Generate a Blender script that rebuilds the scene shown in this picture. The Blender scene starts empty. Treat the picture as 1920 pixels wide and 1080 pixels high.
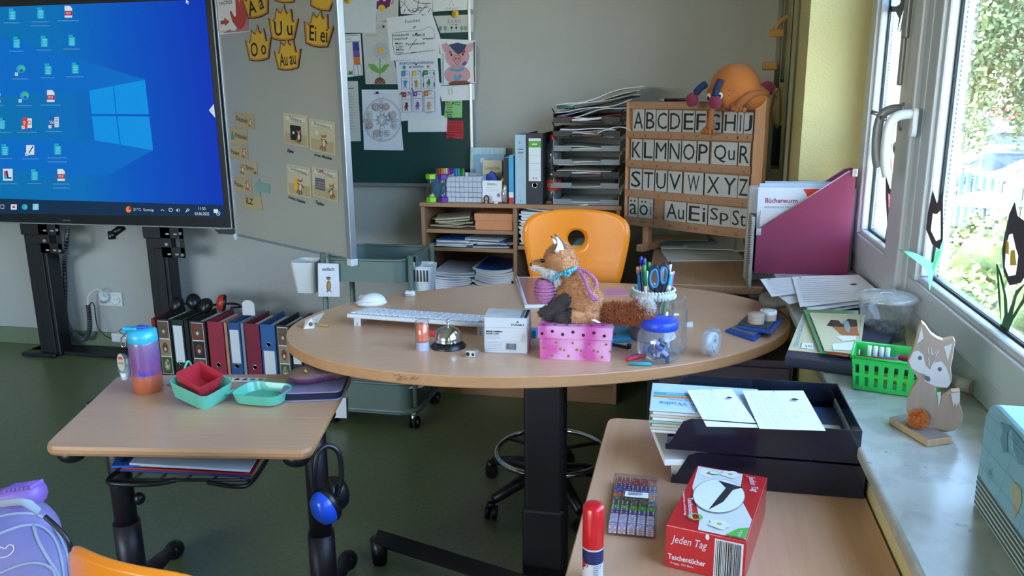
import bpy,bmesh,math,random
from mathutils import Matrix,Vector,Euler
from mathutils.bvhtree import BVHTree
from mathutils.geometry import tessellate_polygon
random.seed(7)
SC = bpy.context.scene
COL = SC.collection
R_ = math.radians
# ---------------------------------------------------------------- camera
CAM_H = 1.40;FPX = 1513.6
YAW,PITCH,ROLL = R_(11.96),R_(13.34),R_(-0.522)
_f = Vector((-math.sin(YAW)*math.cos(PITCH),math.cos(YAW)*math.cos(PITCH),-math.sin(PITCH)))
_r = Vector((math.cos(YAW),math.sin(YAW),0));_u = _r.cross(_f)
CR = math.cos(ROLL)*_r + math.sin(ROLL)*_u;CU = -math.sin(ROLL)*_r + math.cos(ROLL)*_u;CF = _f
CAM = Vector((0,0,CAM_H))
cd = bpy.data.cameras.new('camera');co = bpy.data.objects.new('camera',cd);COL.objects.link(co)
cd.sensor_width = 36;cd.lens = FPX/1920*36;cd.clip_start = .05;cd.clip_end = 400
m3 = Matrix((CR,CU,-CF)).transposed()
co.matrix_world = Matrix.Translation(CAM) @ m3.to_4x4()
SC.camera = co
# ---------------------------------------------------------------- world, sun, exposure
EXPO = 2.0
SC.view_settings.view_transform = 'Standard';SC.view_settings.look = 'None'
SC.view_settings.gamma = 1;SC.view_settings.use_curve_mapping = False;SC.view_settings.exposure = EXPO
w = bpy.data.worlds.new('sky');SC.world = w;w.use_nodes = True
nt = w.node_tree;nt.nodes.clear()
sk = nt.nodes.new('ShaderNodeTexSky');sk.sky_type = 'NISHITA';sk.sun_disc = False
sk.sun_elevation = R_(52);sk.sun_rotation = R_(250);sk.dust_density = 3.0;sk.air_density = 1.0;sk.ozone_density = 1.0
bg = nt.nodes.new('ShaderNodeBackground');bg.inputs['Strength'].default_value = 1.0
wo = nt.nodes.new('ShaderNodeOutputWorld')
nt.links.new(sk.outputs[0],bg.inputs[0]);nt.links.new(bg.outputs[0],wo.inputs[0])
sl = bpy.data.lights.new('sun','SUN');sl.energy = 9.0;sl.angle = R_(.6);sl.color = (1,.95,.86)
so = bpy.data.objects.new('sun',sl);COL.objects.link(so)
so.rotation_euler = Vector((.58,-.30,-.75)).to_track_quat('-Z','Y').to_euler()
def portal(y0,y1,z0,z1,x=.70):
    l = bpy.data.lights.new('window_portal','AREA');l.shape = 'RECTANGLE';l.size = z1-z0;l.size_y = y1-y0
    l.cycles.is_portal = True
    o = bpy.data.objects.new('window_portal',l);COL.objects.link(o)
    o.location = (x,(y0+y1)/2,(z0+z1)/2);o.rotation_euler = Vector((-1,0,0)).to_track_quat('-Z','Y').to_euler()
    return o
for a in ((2.25,3.0),(.2,2.2),(-1.45,-.2),(-3.15,-1.75)):
    o = portal(a[0],a[1],.9,2.45)
    o.rotation_euler = (0,R_(90),0)   # local -Z points to -X
for xx in (-4.9,-3.0):  # these openings are added in the unseen front wall to brighten the room
    l = bpy.data.lights.new('window_portal','AREA');l.shape = 'RECTANGLE';l.size = 1.6;l.size_y = 1.5;l.cycles.is_portal = True
    o = bpy.data.objects.new('window_portal',l);COL.objects.link(o);o.location = (xx,-4.66,1.7);o.rotation_euler = Vector((0,1,0)).to_track_quat('-Z','Z').to_euler()
SC.cycles.diffuse_bounces = 8;SC.cycles.transparent_max_bounces = 16
# ---------------------------------------------------------------- pixel -> plane helpers (points on real planes of the room)
def ray(x,y): return CR*((x-960)/FPX) - CU*((y-540)/FPX) + CF
def P(x,y,z=None,X=None,Y=None):
    d = ray(x,y)
    t = (z-CAM.z)/d.z if z is not None else (X-CAM.x)/d.x if X is not None else (Y-CAM.y)/d.y
    return CAM + d*t
class Plane:
    """a vertical plane through origin o along u, or (kind h) a horizontal one"""
    def __init__(s,o,u=(1,0,0),horiz=False):
        s.o = Vector(o);s.u = Vector(u).normalized();s.v = Vector((0,0,1)) if not horiz else Vector((0,0,1)).cross(s.u)
        s.n = s.u.cross(s.v);s.h = horiz;s.rz = math.atan2(s.u.y,s.u.x)
    def hit(s,x,y):
        d = ray(x,y);return CAM + d*((s.o-CAM).dot(s.n)/d.dot(s.n))
    def uv(s,x,y):
        q = s.hit(x,y)-s.o;return q.dot(s.u),q.dot(s.v)
# ---------------------------------------------------------------- materials
def lin(c):
    if isinstance(c,str):
        c = c.lstrip('#');c = [int(c[i:i+2],16)/255 for i in (0,2,4)]
        c = [x/12.92 if x <= .04045 else ((x+.055)/1.055)**2.4 for x in c]
    return tuple(c)[:3]
_M = {}
def mat(name,col='#808080',rough=.55,metal=0.,var=.06,scale=40.,bump=.0,bscale=200.,spec=.5,coat=0.,sheen=0.,emit=None,alpha=None,trans=0.):
    if name in _M: return _M[name]
    m = bpy.data.materials.new(name);_M[name] = m;m.use_nodes = True
    nt = m.node_tree;b = nt.nodes['Principled BSDF'];L = nt.links
    c = lin(col);tc = nt.nodes.new('ShaderNodeTexCoord')
    n = nt.nodes.new('ShaderNodeTexNoise');n.inputs['Scale'].default_value = scale;n.inputs['Detail'].default_value = 3
    L.new(tc.outputs['Object'],n.inputs['Vector'])
    mx = nt.nodes.new('ShaderNodeMix');mx.data_type = 'RGBA'
    mx.inputs[6].default_value = (*[x*(1-var) for x in c],1);mx.inputs[7].default_value = (*[min(1,x*(1+var)) for x in c],1)
    L.new(n.outputs['Fac'],mx.inputs[0]);L.new(mx.outputs[2],b.inputs['Base Color'])
    b.inputs['Roughness'].default_value = rough;b.inputs['Metallic'].default_value = metal
    b.inputs['Specular IOR Level'].default_value = spec;b.inputs['Coat Weight'].default_value = coat
    b.inputs['Sheen Weight'].default_value = sheen
    if bump:
        n2 = nt.nodes.new('ShaderNodeTexNoise');n2.inputs['Scale'].default_value = bscale;L.new(tc.outputs['Object'],n2.inputs['Vector'])
        bp = nt.nodes.new('ShaderNodeBump');bp.inputs['Strength'].default_value = bump;bp.inputs['Distance'].default_value = .003
        L.new(n2.outputs['Fac'],bp.inputs['Height']);L.new(bp.outputs[0],b.inputs['Normal'])
    if emit is not None:
        b.inputs['Emission Color'].default_value = (*c,1);b.inputs['Emission Strength'].default_value = emit
        b.inputs['Base Color'].default_value = (0,0,0,1);L.remove(b.inputs['Base Color'].links[0])
    if trans: b.inputs['Transmission Weight'].default_value = trans
    if alpha is not None: b.inputs['Alpha'].default_value = alpha
    return m
def glassmat(name,col=(1,1,1),gloss=.12,rough=.02,haze=0.):
    """thin clear glass / plastic: mostly transparent, Fresnel gloss"""
    if name in _M: return _M[name]
    m = bpy.data.materials.new(name);_M[name] = m;m.use_nodes = True;nt = m.node_tree;nt.nodes.clear();L = nt.links
    tr = nt.nodes.new('ShaderNodeBsdfTransparent');tr.inputs[0].default_value = (*col,1)
    gl = nt.nodes.new('ShaderNodeBsdfGlossy');gl.inputs['Roughness'].default_value = rough
    lw = nt.nodes.new('ShaderNodeLayerWeight');lw.inputs['Blend'].default_value = .12
    ma = nt.nodes.new('ShaderNodeMath');ma.operation = 'MULTIPLY_ADD';ma.inputs[1].default_value = .5;ma.inputs[2].default_value = gloss
    L.new(lw.outputs['Fresnel'],ma.inputs[0])
    mx = nt.nodes.new('ShaderNodeMixShader');L.new(ma.outputs[0],mx.inputs[0]);L.new(tr.outputs[0],mx.inputs[1]);L.new(gl.outputs[0],mx.inputs[2])
    out = nt.nodes.new('ShaderNodeOutputMaterial');last = mx
    if haze:
        df = nt.nodes.new('ShaderNodeBsdfTranslucent' if haze > .5 else 'ShaderNodeBsdfDiffuse');df.inputs[0].default_value = (*[min(1,c*.9+.05) for c in col],1)
        m2 = nt.nodes.new('ShaderNodeMixShader');m2.inputs[0].default_value = haze
        L.new(mx.outputs[0],m2.inputs[1]);L.new(df.outputs[0],m2.inputs[2]);last = m2
    L.new(last.outputs[0],out.inputs[0]);return m
def woodmat(name,c1,c2,axis='X',scale=1.,rough=.42,coat=0.,along=1.):
    if name in _M: return _M[name]
    m = mat(name,c1,rough,var=0,coat=coat);nt = m.node_tree;L = nt.links;b = nt.nodes['Principled BSDF']
    tc = nt.nodes.new('ShaderNodeTexCoord');mp = nt.nodes.new('ShaderNodeMapping')
    s = [60*scale]*3;s['XYZ'.index(axis)] = 2.5*scale;mp.inputs['Scale'].default_value = s
    n = nt.nodes.new('ShaderNodeTexNoise');n.inputs['Scale'].default_value = 1.;n.inputs['Detail'].default_value = 5;n.inputs['Roughness'].default_value = .65
    n.inputs['Distortion'].default_value = .3
    cr = nt.nodes.new('ShaderNodeValToRGB');cr.color_ramp.elements[0].position = .3;cr.color_ramp.elements[1].position = .72
    cr.color_ramp.elements[0].color = (*lin(c2),1);cr.color_ramp.elements[1].color = (*lin(c1),1)
    L.new(tc.outputs['Object'],mp.inputs[0]);L.new(mp.outputs[0],n.inputs['Vector']);L.new(n.outputs['Fac'],cr.inputs[0]);L.new(cr.outputs[0],b.inputs['Base Color'])
    return m
ORD_ = ['lowest','second','third','fourth','fifth','sixth','seventh','eighth','ninth','tenth','eleventh','twelfth','thirteenth','fourteenth','fifteenth','sixteenth','seventeenth','eighteenth','nineteenth','twentieth','twenty-first','twenty-second']
def nth(i,n): return 'topmost' if i == n-1 and n > 1 else 'lowest' if i == 0 else ORD_[i]+' from the bottom'
RX90 = Matrix.Rotation(R_(90),4,'X')
# ---------------------------------------------------------------- mesh builder
_txt = {}
def textdata(s,off=0.,shear=0.):
    k = (s,off,shear)
    if k in _txt: return _txt[k]
    c = bpy.data.curves.new('t','FONT');c.body = s;c.size = 1;c.align_x = 'CENTER';c.align_y = 'CENTER';c.resolution_u = 2
    c.offset = off;c.shear = shear;c.fill_mode = 'FRONT'
    o = bpy.data.objects.new('t',c);me = bpy.data.meshes.new_from_object(o)
    vs = [tuple(v.co) for v in me.vertices];fs = [tuple(p.vertices) for p in me.polygons]
    if vs:
        xs = [v[0] for v in vs];ys = [v[1] for v in vs];cx = (min(xs)+max(xs))/2;cy = (min(ys)+max(ys))/2
        vs = [(v[0]-cx,v[1]-cy) for v in vs];ext = (max(xs)-min(xs),max(ys)-min(ys))
    else: ext = (1,1)
    bpy.data.objects.remove(o);bpy.data.meshes.remove(me);bpy.data.curves.remove(c)
    _txt[k] = (vs,fs,ext);return _txt[k]
class MB:
    def __init__(s): s.v = [];s.f = [];s.fm = [];s.sm = [];s.mats = [];s.T = Matrix()
    def add(s,vs,fs,m,smooth=False):
        if m not in s.mats: s.mats.append(m)
        k = s.mats.index(m);o = len(s.v);T = s.T
        s.v += [tuple(T @ Vector(p)) for p in vs]
        for f in fs: s.f.append([i+o for i in f]);s.fm.append(k);s.sm.append(smooth)
        return s
    def bm(s,b,m,smooth=False):
        b.verts.index_update();s.add([v.co for v in b.verts],[[v.index for v in f.verts] for f in b.faces],m,smooth);b.free();return s
    def box(s,c,d,m,r=0.,seg=2,rot=None):
        b = bmesh.new();bmesh.ops.create_cube(b,size=1)
        for v in b.verts: v.co = Vector((v.co.x*d[0],v.co.y*d[1],v.co.z*d[2]))
        if r: bmesh.ops.bevel(b,geom=b.edges[:],offset=min(r,min(d)*.49),segments=seg,profile=.5,affect='EDGES')
        M = Matrix.Translation(c)
        if rot: M = M @ Euler(rot).to_matrix().to_4x4()
        bmesh.ops.transform(b,matrix=M,verts=b.verts);return s.bm(b,m,False)
    def prism(s,pts,z0,z1,m,r=0.,smooth=False,top=None):
        n = len(pts);A = sum(pts[i][0]*pts[(i+1) % n][1]-pts[(i+1) % n][0]*pts[i][1] for i in range(n))
        if A < 0: pts = list(reversed(pts))
        def inset(d):
            if d == 0: return pts
            out = []
            for i in range(n):
                p,q,t = Vector(pts[i-1]).to_2d(),Vector(pts[i]).to_2d(),Vector(pts[(i+1) % n]).to_2d()
                a = (q-p);b = (t-q)
                if a.length < 1e-9 or b.length < 1e-9: out.append(tuple(q));continue
                a.normalize();b.normalize();na = Vector((-a.y,a.x));nb = Vector((-b.y,b.x));nn = na+nb
                k = nn.length_squared
                nn = nn*(2/max(k,.8))/2*1. if k > 0 else na
                out.append((q.x+nn.x*d,q.y+nn.y*d))
            return out
        rings = [(inset(r),z0),(pts,z0+r),(pts,z1-r),(inset(r),z1)] if r else [(pts,z0),(pts,z1)]
        vs = [(p[0],p[1],z) for ps,z in rings for p in ps];fs = []
        for k in range(len(rings)-1):
            for i in range(n): j = (i+1) % n;fs.append([k*n+i,k*n+j,(k+1)*n+j,(k+1)*n+i])
        s.add(vs,fs,m,smooth)
        s.add([(p[0],p[1],z1) for p in rings[-1][0]],[list(range(n))],top or m)
        s.add([(p[0],p[1],z0) for p in rings[0][0]],[list(range(n))[::-1]],m);return s
    def tube(s,pts,r,m,n=8,closed=False,flat=None):
        pts = [Vector(p) for p in pts];N = len(pts);rs = r if isinstance(r,(list,tuple)) else [r]*N
        vs = [];up = None
        for i,p in enumerate(pts):
            a = pts[(i-1) % N] if (closed or i > 0) else p;b = pts[(i+1) % N] if (closed or i < N-1) else p
            t = (b-a).normalized() if (b-a).length > 1e-9 else Vector((0,0,1))
            if up is None: up = t.orthogonal().normalized() if flat is None else Vector(flat[2])
            u = up-t*up.dot(t);u = u.normalized() if u.length > 1e-6 else t.orthogonal().normalized();up = u if flat is None else up
            w_ = t.cross(u)
            for k in range(n):
                an = 2*math.pi*k/n
                if flat: vs.append(p+u*math.cos(an)*flat[0]*rs[i]+w_*math.sin(an)*flat[1]*rs[i])
                else: vs.append(p+u*math.cos(an)*rs[i]+w_*math.sin(an)*rs[i])
        fs = []
        for i in range(N if closed else N-1):
            j = (i+1) % N
            for k in range(n): l = (k+1) % n;fs.append([i*n+k,i*n+l,j*n+l,j*n+k])
        if not closed: fs.append(list(range(n))[::-1]);fs.append([(N-1)*n+k for k in range(n)])
        return s.add(vs,fs,m,n > 4)
    def cyl(s,p0,p1,r,m,r1=None,n=16):
        s.tube([p0,p1],[r,r if r1 is None else r1],m,n); 
        for k in (-1,-2): s.sm[k] = False
        return s
    def lathe(s,prof,m,n=32,c=(0,0,0),cap=True,smooth=True,sx=1.,sy=1.):
        vs = [(c[0]+r*math.cos(2*math.pi*k/n)*sx,c[1]+r*math.sin(2*math.pi*k/n)*sy,c[2]+z) for r,z in prof for k in range(n)]
        fs = [[i*n+k,i*n+(k+1) % n,(i+1)*n+(k+1) % n,(i+1)*n+k] for i in range(len(prof)-1) for k in range(n)]
        s.add(vs,fs,m,smooth)
        if cap:
            if prof[0][0] > 1e-5: s.add(vs[:n],[list(range(n))[::-1]],m)
            if prof[-1][0] > 1e-5: s.add(vs[-n:],[list(range(n))],m)
        return s
    def sph(s,c,r,m,n=16,k=10,rot=None):
        r = (r,r,r) if isinstance(r,(int,float)) else r
        M = Euler(rot).to_matrix() if rot else Matrix.Identity(3);vs = []
        for i in range(k+1):
            a = math.pi*i/k
            for j in range(n):
                b = 2*math.pi*j/n;vs.append(Vector(c)+M @ Vector((r[0]*math.sin(a)*math.cos(b),r[1]*math.sin(a)*math.sin(b),r[2]*math.cos(a))))
        fs = [[i*n+j,(i+1)*n+j,(i+1)*n+(j+1) % n,i*n+(j+1) % n] for i in range(k) for j in range(n)]
        return s.add(vs,fs,m,True)
    def grid(s,fn,nu,nv,m,thick=0.,smooth=True):
        vs = [Vector(fn(i/nu,j/nv)) for i in range(nu+1) for j in range(nv+1)];W = nv+1
        q = [[i*W+j,(i+1)*W+j,(i+1)*W+j+1,i*W+j+1] for i in range(nu) for j in range(nv)]
        if not thick: return s.add(vs,q,m,smooth)
        b = bmesh.new();bv = [b.verts.new(v) for v in vs]
        for f in q:
            try: b.faces.new([bv[i] for i in f])
            except ValueError: pass
        bmesh.ops.recalc_face_normals(b,faces=b.faces)
        bmesh.ops.solidify(b,geom=b.faces[:],thickness=thick);return s.bm(b,m,smooth)
    def blob(s,prims,m,vox=.004,smooth=6,fuzz=None):
        t = MB();dm = mat('temp_clay')
        for p in prims:
            if p[0] == 'e': t.sph(p[1],p[2],dm,20,14,p[3] if len(p) > 3 else None)
            else:
                a,b = Vector(p[1]),Vector(p[2]);K = 6
                t.tube([a.lerp(b,i/K) for i in range(K+1)],[p[3]+(p[4]-p[3])*i/K for i in range(K+1)],dm,16)
                t.sph(a,p[3],dm);t.sph(b,p[4],dm)
        o = t.build('temp'); 
        r = o.modifiers.new('r','REMESH');r.mode = 'VOXEL';r.voxel_size = vox
        q = o.modifiers.new('s','SMOOTH');q.iterations = smooth;q.factor = .5
        dg = bpy.context.evaluated_depsgraph_get();dg.update()
        me = bpy.data.meshes.new_from_object(o.evaluated_get(dg))
        vs = [v.co.copy() for v in me.vertices];fs = [list(f.vertices) for f in me.polygons]
        pc = [(f.center.copy(),f.normal.copy()) for f in me.polygons]
        bpy.data.objects.remove(o);bpy.data.meshes.remove(me)
        if callable(m) and not isinstance(m,bpy.types.Material):
            groups = {}
            for f,(c,n_) in zip(fs,pc): groups.setdefault(m(c),[]).append(f)
            for mm,ff in groups.items():
                used = sorted({i for f in ff for i in f});ix = {i: k for k,i in enumerate(used)}
                s.add([vs[i] for i in used],[[ix[i] for i in f] for f in ff],mm,True)
            fm = m
        else: s.add(vs,fs,m,True);fm = lambda c: m
        if fuzz:
            cnt,ln,drop = fuzz;rnd = random.Random(3);G = {}
            for _ in range(cnt):
                c,n_ = pc[rnd.randrange(len(pc))];mm = fm(c)
                d = (n_+Vector((rnd.uniform(-1,1),rnd.uniform(-1,1),rnd.uniform(-1,1)))*.7+Vector(drop)).normalized()
                t_ = d.orthogonal().normalized();t_ = Matrix.Rotation(rnd.uniform(0,6.28),3,d) @ t_
                c = c+Vector((rnd.uniform(-1,1),rnd.uniform(-1,1),rnd.uniform(-1,1)))*vox*.5
                l = ln*rnd.uniform(.5,1.2);w_ = ln*.13;g = G.setdefault(mm,([],[]));k = len(g[0])
                g[0].extend([c-n_*.001-t_*w_,c-n_*.001+t_*w_,c+d*l]);g[1].append([k,k+1,k+2])
            for mm,g in G.items(): s.add(g[0],g[1],mm,False)
        return s
    def build(s,name,parent=None,loc=None,rz=None,kind=None):
        me = bpy.data.meshes.new(name);me.from_pydata(s.v,[],s.f)
        for m in s.mats: me.materials.append(m)
        me.polygons.foreach_set('material_index',s.fm);me.polygons.foreach_set('use_smooth',s.sm);me.update()
        o = bpy.data.objects.new(name,me);COL.objects.link(o)
        if parent: o.parent = parent
        if loc is not None: o.location = loc
        if rz is not None: o.rotation_euler = (0,0,rz) if isinstance(rz,(int,float)) else rz
        if kind: o['kind'] = kind
        return o
def tag(o,label,cat,group=None,kind=None):
    o['label'] = label;o['category'] = cat
    if group: o['group'] = group
    if kind: o['kind'] = kind
    return o
def thing(name,label,cat,loc=(0,0,0),rz=0,group=None):
    o = bpy.data.objects.new(name,None);COL.objects.link(o);o.empty_display_size = .05
    o.location = loc;o.rotation_euler = (0,0,rz) if isinstance(rz,(int,float)) else rz
    return tag(o,label,cat,group)
def struct(name,mb,label=None):
    o = mb.build(name);o['kind'] = 'structure';o['label'] = label or name.replace('_',' ');o['category'] = 'structure';return o
def dup(root,loc,rz=0,label=None,group=None):
    r = root.copy();COL.objects.link(r);r.location = loc;r.rotation_euler = (0,0,rz) if isinstance(rz,(int,float)) else rz
    if label: r['label'] = label
    if group: r['group'] = group
    for ch in list(root.children):
        c = ch.copy();COL.objects.link(c);c.parent = r
        for g in list(ch.children):
            d = g.copy();COL.objects.link(d);d.parent = c
    return r
def rrect(w_,h_,r,n=5,cx=0,cy=0):
    out = []
    for sx,sy,a0 in ((1,1,0),(-1,1,90),(-1,-1,180),(1,-1,270)):
        for k in range(n+1):
            a = R_(a0+90*k/n);out.append((cx+sx*(w_/2-r)+r*math.cos(a),cy+sy*(h_/2-r)+r*math.sin(a)))
    return out
def ellp(cx,cy,rx,ry,n=24,a0=0,a1=360):
    full = a1-a0 >= 360;K = n if full else n+1
    return [(cx+rx*math.cos(R_(a0+(a1-a0)*k/n)),cy+ry*math.sin(R_(a0+(a1-a0)*k/n))) for k in range(K)]
def bez(pts,n=12):
    """Catmull-Rom through pts"""
    P_ = [Vector(p) for p in pts];out = []
    for i in range(len(P_)-1):
        a = P_[max(i-1,0)];b = P_[i];c = P_[i+1];d = P_[min(i+2,len(P_)-1)]
        for k in range(n):
            t = k/n;out.append(.5*((2*b)+(c-a)*t+(2*a-5*b+4*c-d)*t*t+(3*b-a-3*c+d)*t**3))
    out.append(P_[-1]);return out
class Draw:
    """flat print laid in thin layers; proj maps given coords to the sheet's own 2D"""
    def __init__(s,mb,out,proj=None,lay=.0004,step=.00012,k=1.):
        s.mb = mb;s.out = out;s.proj = proj or (lambda x,y: (x,y));s.l = lay;s.st = step;s.k = k
    def _put(s,p2,fs,m):
        s.l += s.st;s.mb.add([s.out(a,b,s.l) for a,b in p2],fs,m)
    def poly(s,pts,m): s._put([s.proj(*p) for p in pts],[list(range(len(pts)))],m);return s
    def rect(s,x0,y0,x1,y1,m): return s.poly([(x0,y0),(x1,y0),(x1,y1),(x0,y1)],m)
    def ell(s,x,y,rx,ry,m,n=20): return s.poly(ellp(x,y,rx,ry,n),m)
    def line(s,pts,w_,m,closed=False):
        q = [Vector(s.proj(*p)) for p in pts];w_ = w_*s.k/2;vs = [];N = len(q)
        for i in range(N):
            a = q[i-1] if (i > 0 or closed) else q[i];b = q[(i+1) % N] if (i < N-1 or closed) else q[i]
            t = (b-a);t = t.normalized() if t.length > 1e-9 else Vector((1,0));n_ = Vector((-t.y,t.x))*w_
            vs += [tuple(q[i]+n_),tuple(q[i]-n_)]
        fs = [[2*i,2*i+1,2*((i+1) % N)+1,2*((i+1) % N)] for i in range(N if closed else N-1)]
        s._put(vs,fs,m);return s
    def ring(s,x,y,rx,ry,w_,m,n=24): return s.line(ellp(x,y,rx,ry,n),w_,m,True)
    def text(s,t,x,y,h,m,w_=None,ang=0,off=0.,shear=0.):
        """h = height of the glyph box in sheet units (k-scaled); w_ = width to squeeze to"""
        vs,fs,ext = textdata(t,off,shear);c0 = Vector(s.proj(x,y));kx_ = (Vector(s.proj(x+.5,y))-c0).length*2 if s.k != 1. else 1.;ky_ = (Vector(s.proj(x,y+.5))-c0).length*2 if s.k != 1. else 1.
        sc = h*ky_/ext[1];sx = sc if w_ is None else w_*kx_/ext[0]
        cx,cy = s.proj(x,y);ca,sa = math.cos(R_(ang)),math.sin(R_(ang))
        s._put([(cx+a*sx*ca-b*sc*sa,cy+a*sx*sa+b*sc*ca) for a,b in vs],fs,m);return s
PAPER = mat('paper_white','#e4e6ea',.8,var=.02);PAPER2 = mat('paper_grey','#c9cac6',.85,var=.03)
INK = mat('ink_black','#141414',.6);INKG = mat('ink_grey','#7c8088',.7)
def pr(name,col): return mat('print_'+name,col,.6,var=.03)
pRED,pBLUE,pGREEN,pYEL,pORA,pPUR,pPINK,pBRN = pr('red','#c8322c'),pr('blue','#3b86c6'),pr('green','#3c9a4e'),pr('yellow','#e2b93c'),pr('orange','#d97a33'),pr('purple','#7f4fa3'),pr('pink','#d79ab0'),pr('brown','#7a4a30')
def sheet(pl,q,name,label,cat='paper',m=None,group=None,t=.0007,lift=0.,curl=0.):
    """paper whose four corners (tl,tr,br,bl) are seen at pixels q on plane pl -> (root, mb, Draw in pixels)"""
    m = m or PAPER;uv = [pl.uv(*p) for p in q];cu = sum(a for a,b in uv)/4;cv = sum(b for a,b in uv)/4
    off = -pl.n*0
    loc = pl.o+pl.u*cu+pl.v*cv
    nrm = Vector((0,0,1)) if pl.h else -Vector((-pl.u.y,pl.u.x,0))
    loc = loc+nrm*lift
    root = thing(name,label,cat,loc,pl.rz,group);mb = MB()
    out = (lambda a,b,l: (a,b,l)) if pl.h else (lambda a,b,l: (a,-l,b))
    loc2 = [(a-cu,b-cv) for a,b in uv]
    vs = [out(a,b,0) for a,b in loc2]+[out(a,b,t) for a,b in loc2]
    mb.add(vs,[[4,5,6,7],[3,2,1,0],[0,1,5,4],[1,2,6,5],[2,3,7,6],[3,0,4,7]],m)
    k = abs(pl.uv(q[0][0]+.5,q[0][1]-.5)[1]-pl.uv(q[0][0]+.5,q[0][1]+.5)[1]) if not pl.h else (Vector(pl.uv(q[0][0]+1,q[0][1]))-Vector(pl.uv(*q[0]))).length
    d = Draw(mb,out,lambda x,y: (pl.uv(x,y)[0]-cu,pl.uv(x,y)[1]-cv),t+.0001,.00012,k)
    return root,mb,d
def fin(root,mb,name='sheet'): return mb.build(name,root)
# ================================================================ SETTING
def wallpaper(name,col,sc=260,strength=.5,var=.03):
    m = mat(name,col,.85,var=var,scale=3,spec=.2);nt = m.node_tree;L = nt.links;b = nt.nodes['Principled BSDF']
    tc = nt.nodes.new('ShaderNodeTexCoord');v = nt.nodes.new('ShaderNodeTexVoronoi');v.inputs['Scale'].default_value = sc
    bp = nt.nodes.new('ShaderNodeBump');bp.inputs['Strength'].default_value = strength;bp.inputs['Distance'].default_value = .0015
    L.new(tc.outputs['Object'],v.inputs['Vector']);L.new(v.outputs['Distance'],bp.inputs['Height']);L.new(bp.outputs[0],b.inputs['Normal']);return m
WALL = wallpaper('wallpaper_offwhite','#adaeaa',120,.35)
YELLOW = wallpaper('wallpaper_woven_yellow','#c9c08c',140,.6)
CEIL = mat('ceiling_paint','#dddcd6',.9)
def linoleum():
    m = mat('green_linoleum','#56664b',.32,var=.0,spec=.5,bump=.02,bscale=30);nt = m.node_tree;L = nt.links;b = nt.nodes['Principled BSDF']
    tc = nt.nodes.new('ShaderNodeTexCoord');n = nt.nodes.new('ShaderNodeTexNoise');n.inputs['Scale'].default_value = 55;n.inputs['Detail'].default_value = 8;n.inputs['Roughness'].default_value = .8
    cr = nt.nodes.new('ShaderNodeValToRGB');e = cr.color_ramp.elements;e[0].position = .3;e[1].position = .7;e[0].color = (*lin('#55603f'),1);e[1].color = (*lin('#727a56'),1)
    L.new(tc.outputs['Object'],n.inputs['Vector']);L.new(n.outputs['Fac'],cr.inputs[0]);L.new(cr.outputs[0],b.inputs['Base Color']);return m
LINO = linoleum()
COVE = mat('green_linoleum_skirting','#6b7a60',.45,var=.12,scale=60)
YB = 3.90;XL = -6.4;YF = -4.6;ZC = 3.0;XP = .345;XW = .40;SILL = .80
mb = MB();mb.box(((XL+XW)/2,(YF+YB)/2,-.05),(XW-XL+.6,YB-YF+.4,.1),LINO);struct('floor',mb,'green mottled linoleum floor')
mb = MB();mb.box(((XL+XW)/2,(YF+YB)/2,ZC+.1),(XW-XL+1.6,YB-YF+.8,.2),CEIL);struct('ceiling',mb,'white ceiling')
mb = MB();mb.box(((XL+XW)/2,YB+.1,ZC/2),(XW-XL+.9,.2,ZC),WALL);struct('wall_back',mb,'off-white wallpapered back wall')
mb = MB();mb.box((XL-.1,(YF+YB)/2,ZC/2),(.2,YB-YF+.4,ZC),WALL);struct('wall_left',mb,'off-white left wall')
mb = MB();mb.box(((XL+XW)/2,YF-.1,.45),(XW-XL+.9,.2,.9),WALL);mb.box(((XL+XW)/2,YF-.1,2.75),(XW-XL+.9,.2,.5),WALL)
for a,b in ((XL-.1,-5.8),(-4.0,-3.9),(-2.1,XW+.5)): mb.box(((a+b)/2,YF-.1,1.7),(b-a,.2,1.6),WALL)  # gaps between the piers are added openings that let fill light in
struct('wall_front',mb,'off-white wall behind the viewer')
PLAST = mat('exterior_plaster','#c9bda6',.9,bump=.3,bscale=90)
OPEN = [(.10,3.012),(-1.5,-.15),(-3.2,-1.7)]
mb = MB()
mb.box((XP+.24,(YF+YB)/2,.385),(.48,YB-YF,.77),YELLOW)                        # parapet
mb.box((XW+.30-.04,(YF+YB)/2,(2.5+ZC)/2),(.52,YB-YF,ZC-2.5),YELLOW)           # lintel
edges = [YF]+[e for o in reversed(OPEN) for e in o]+[YB]
for i in range(0,len(edges),2):
    a,b = edges[i],edges[i+1]
    mb.box((XW+.12,(a+b)/2,(.77+2.5)/2),(.24,b-a,2.5-.77),YELLOW)
    mb.box((XW+.36,(a+b)/2,(.77+2.5)/2),(.24,b-a,2.5-.77),PLAST)
struct('wall_right',mb,'yellow wallpapered window wall with deep reveals')
mb = MB();pts = [(0,0),(.02,0),(.006,.03),(.004,.10),(0,.10)]
mb.box(((XL+XW)/2,YB-.006,.05),(XW-XL,.012,.10),COVE,.003);struct('baseboard_back',mb,'green linoleum skirting along the back wall')
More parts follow.
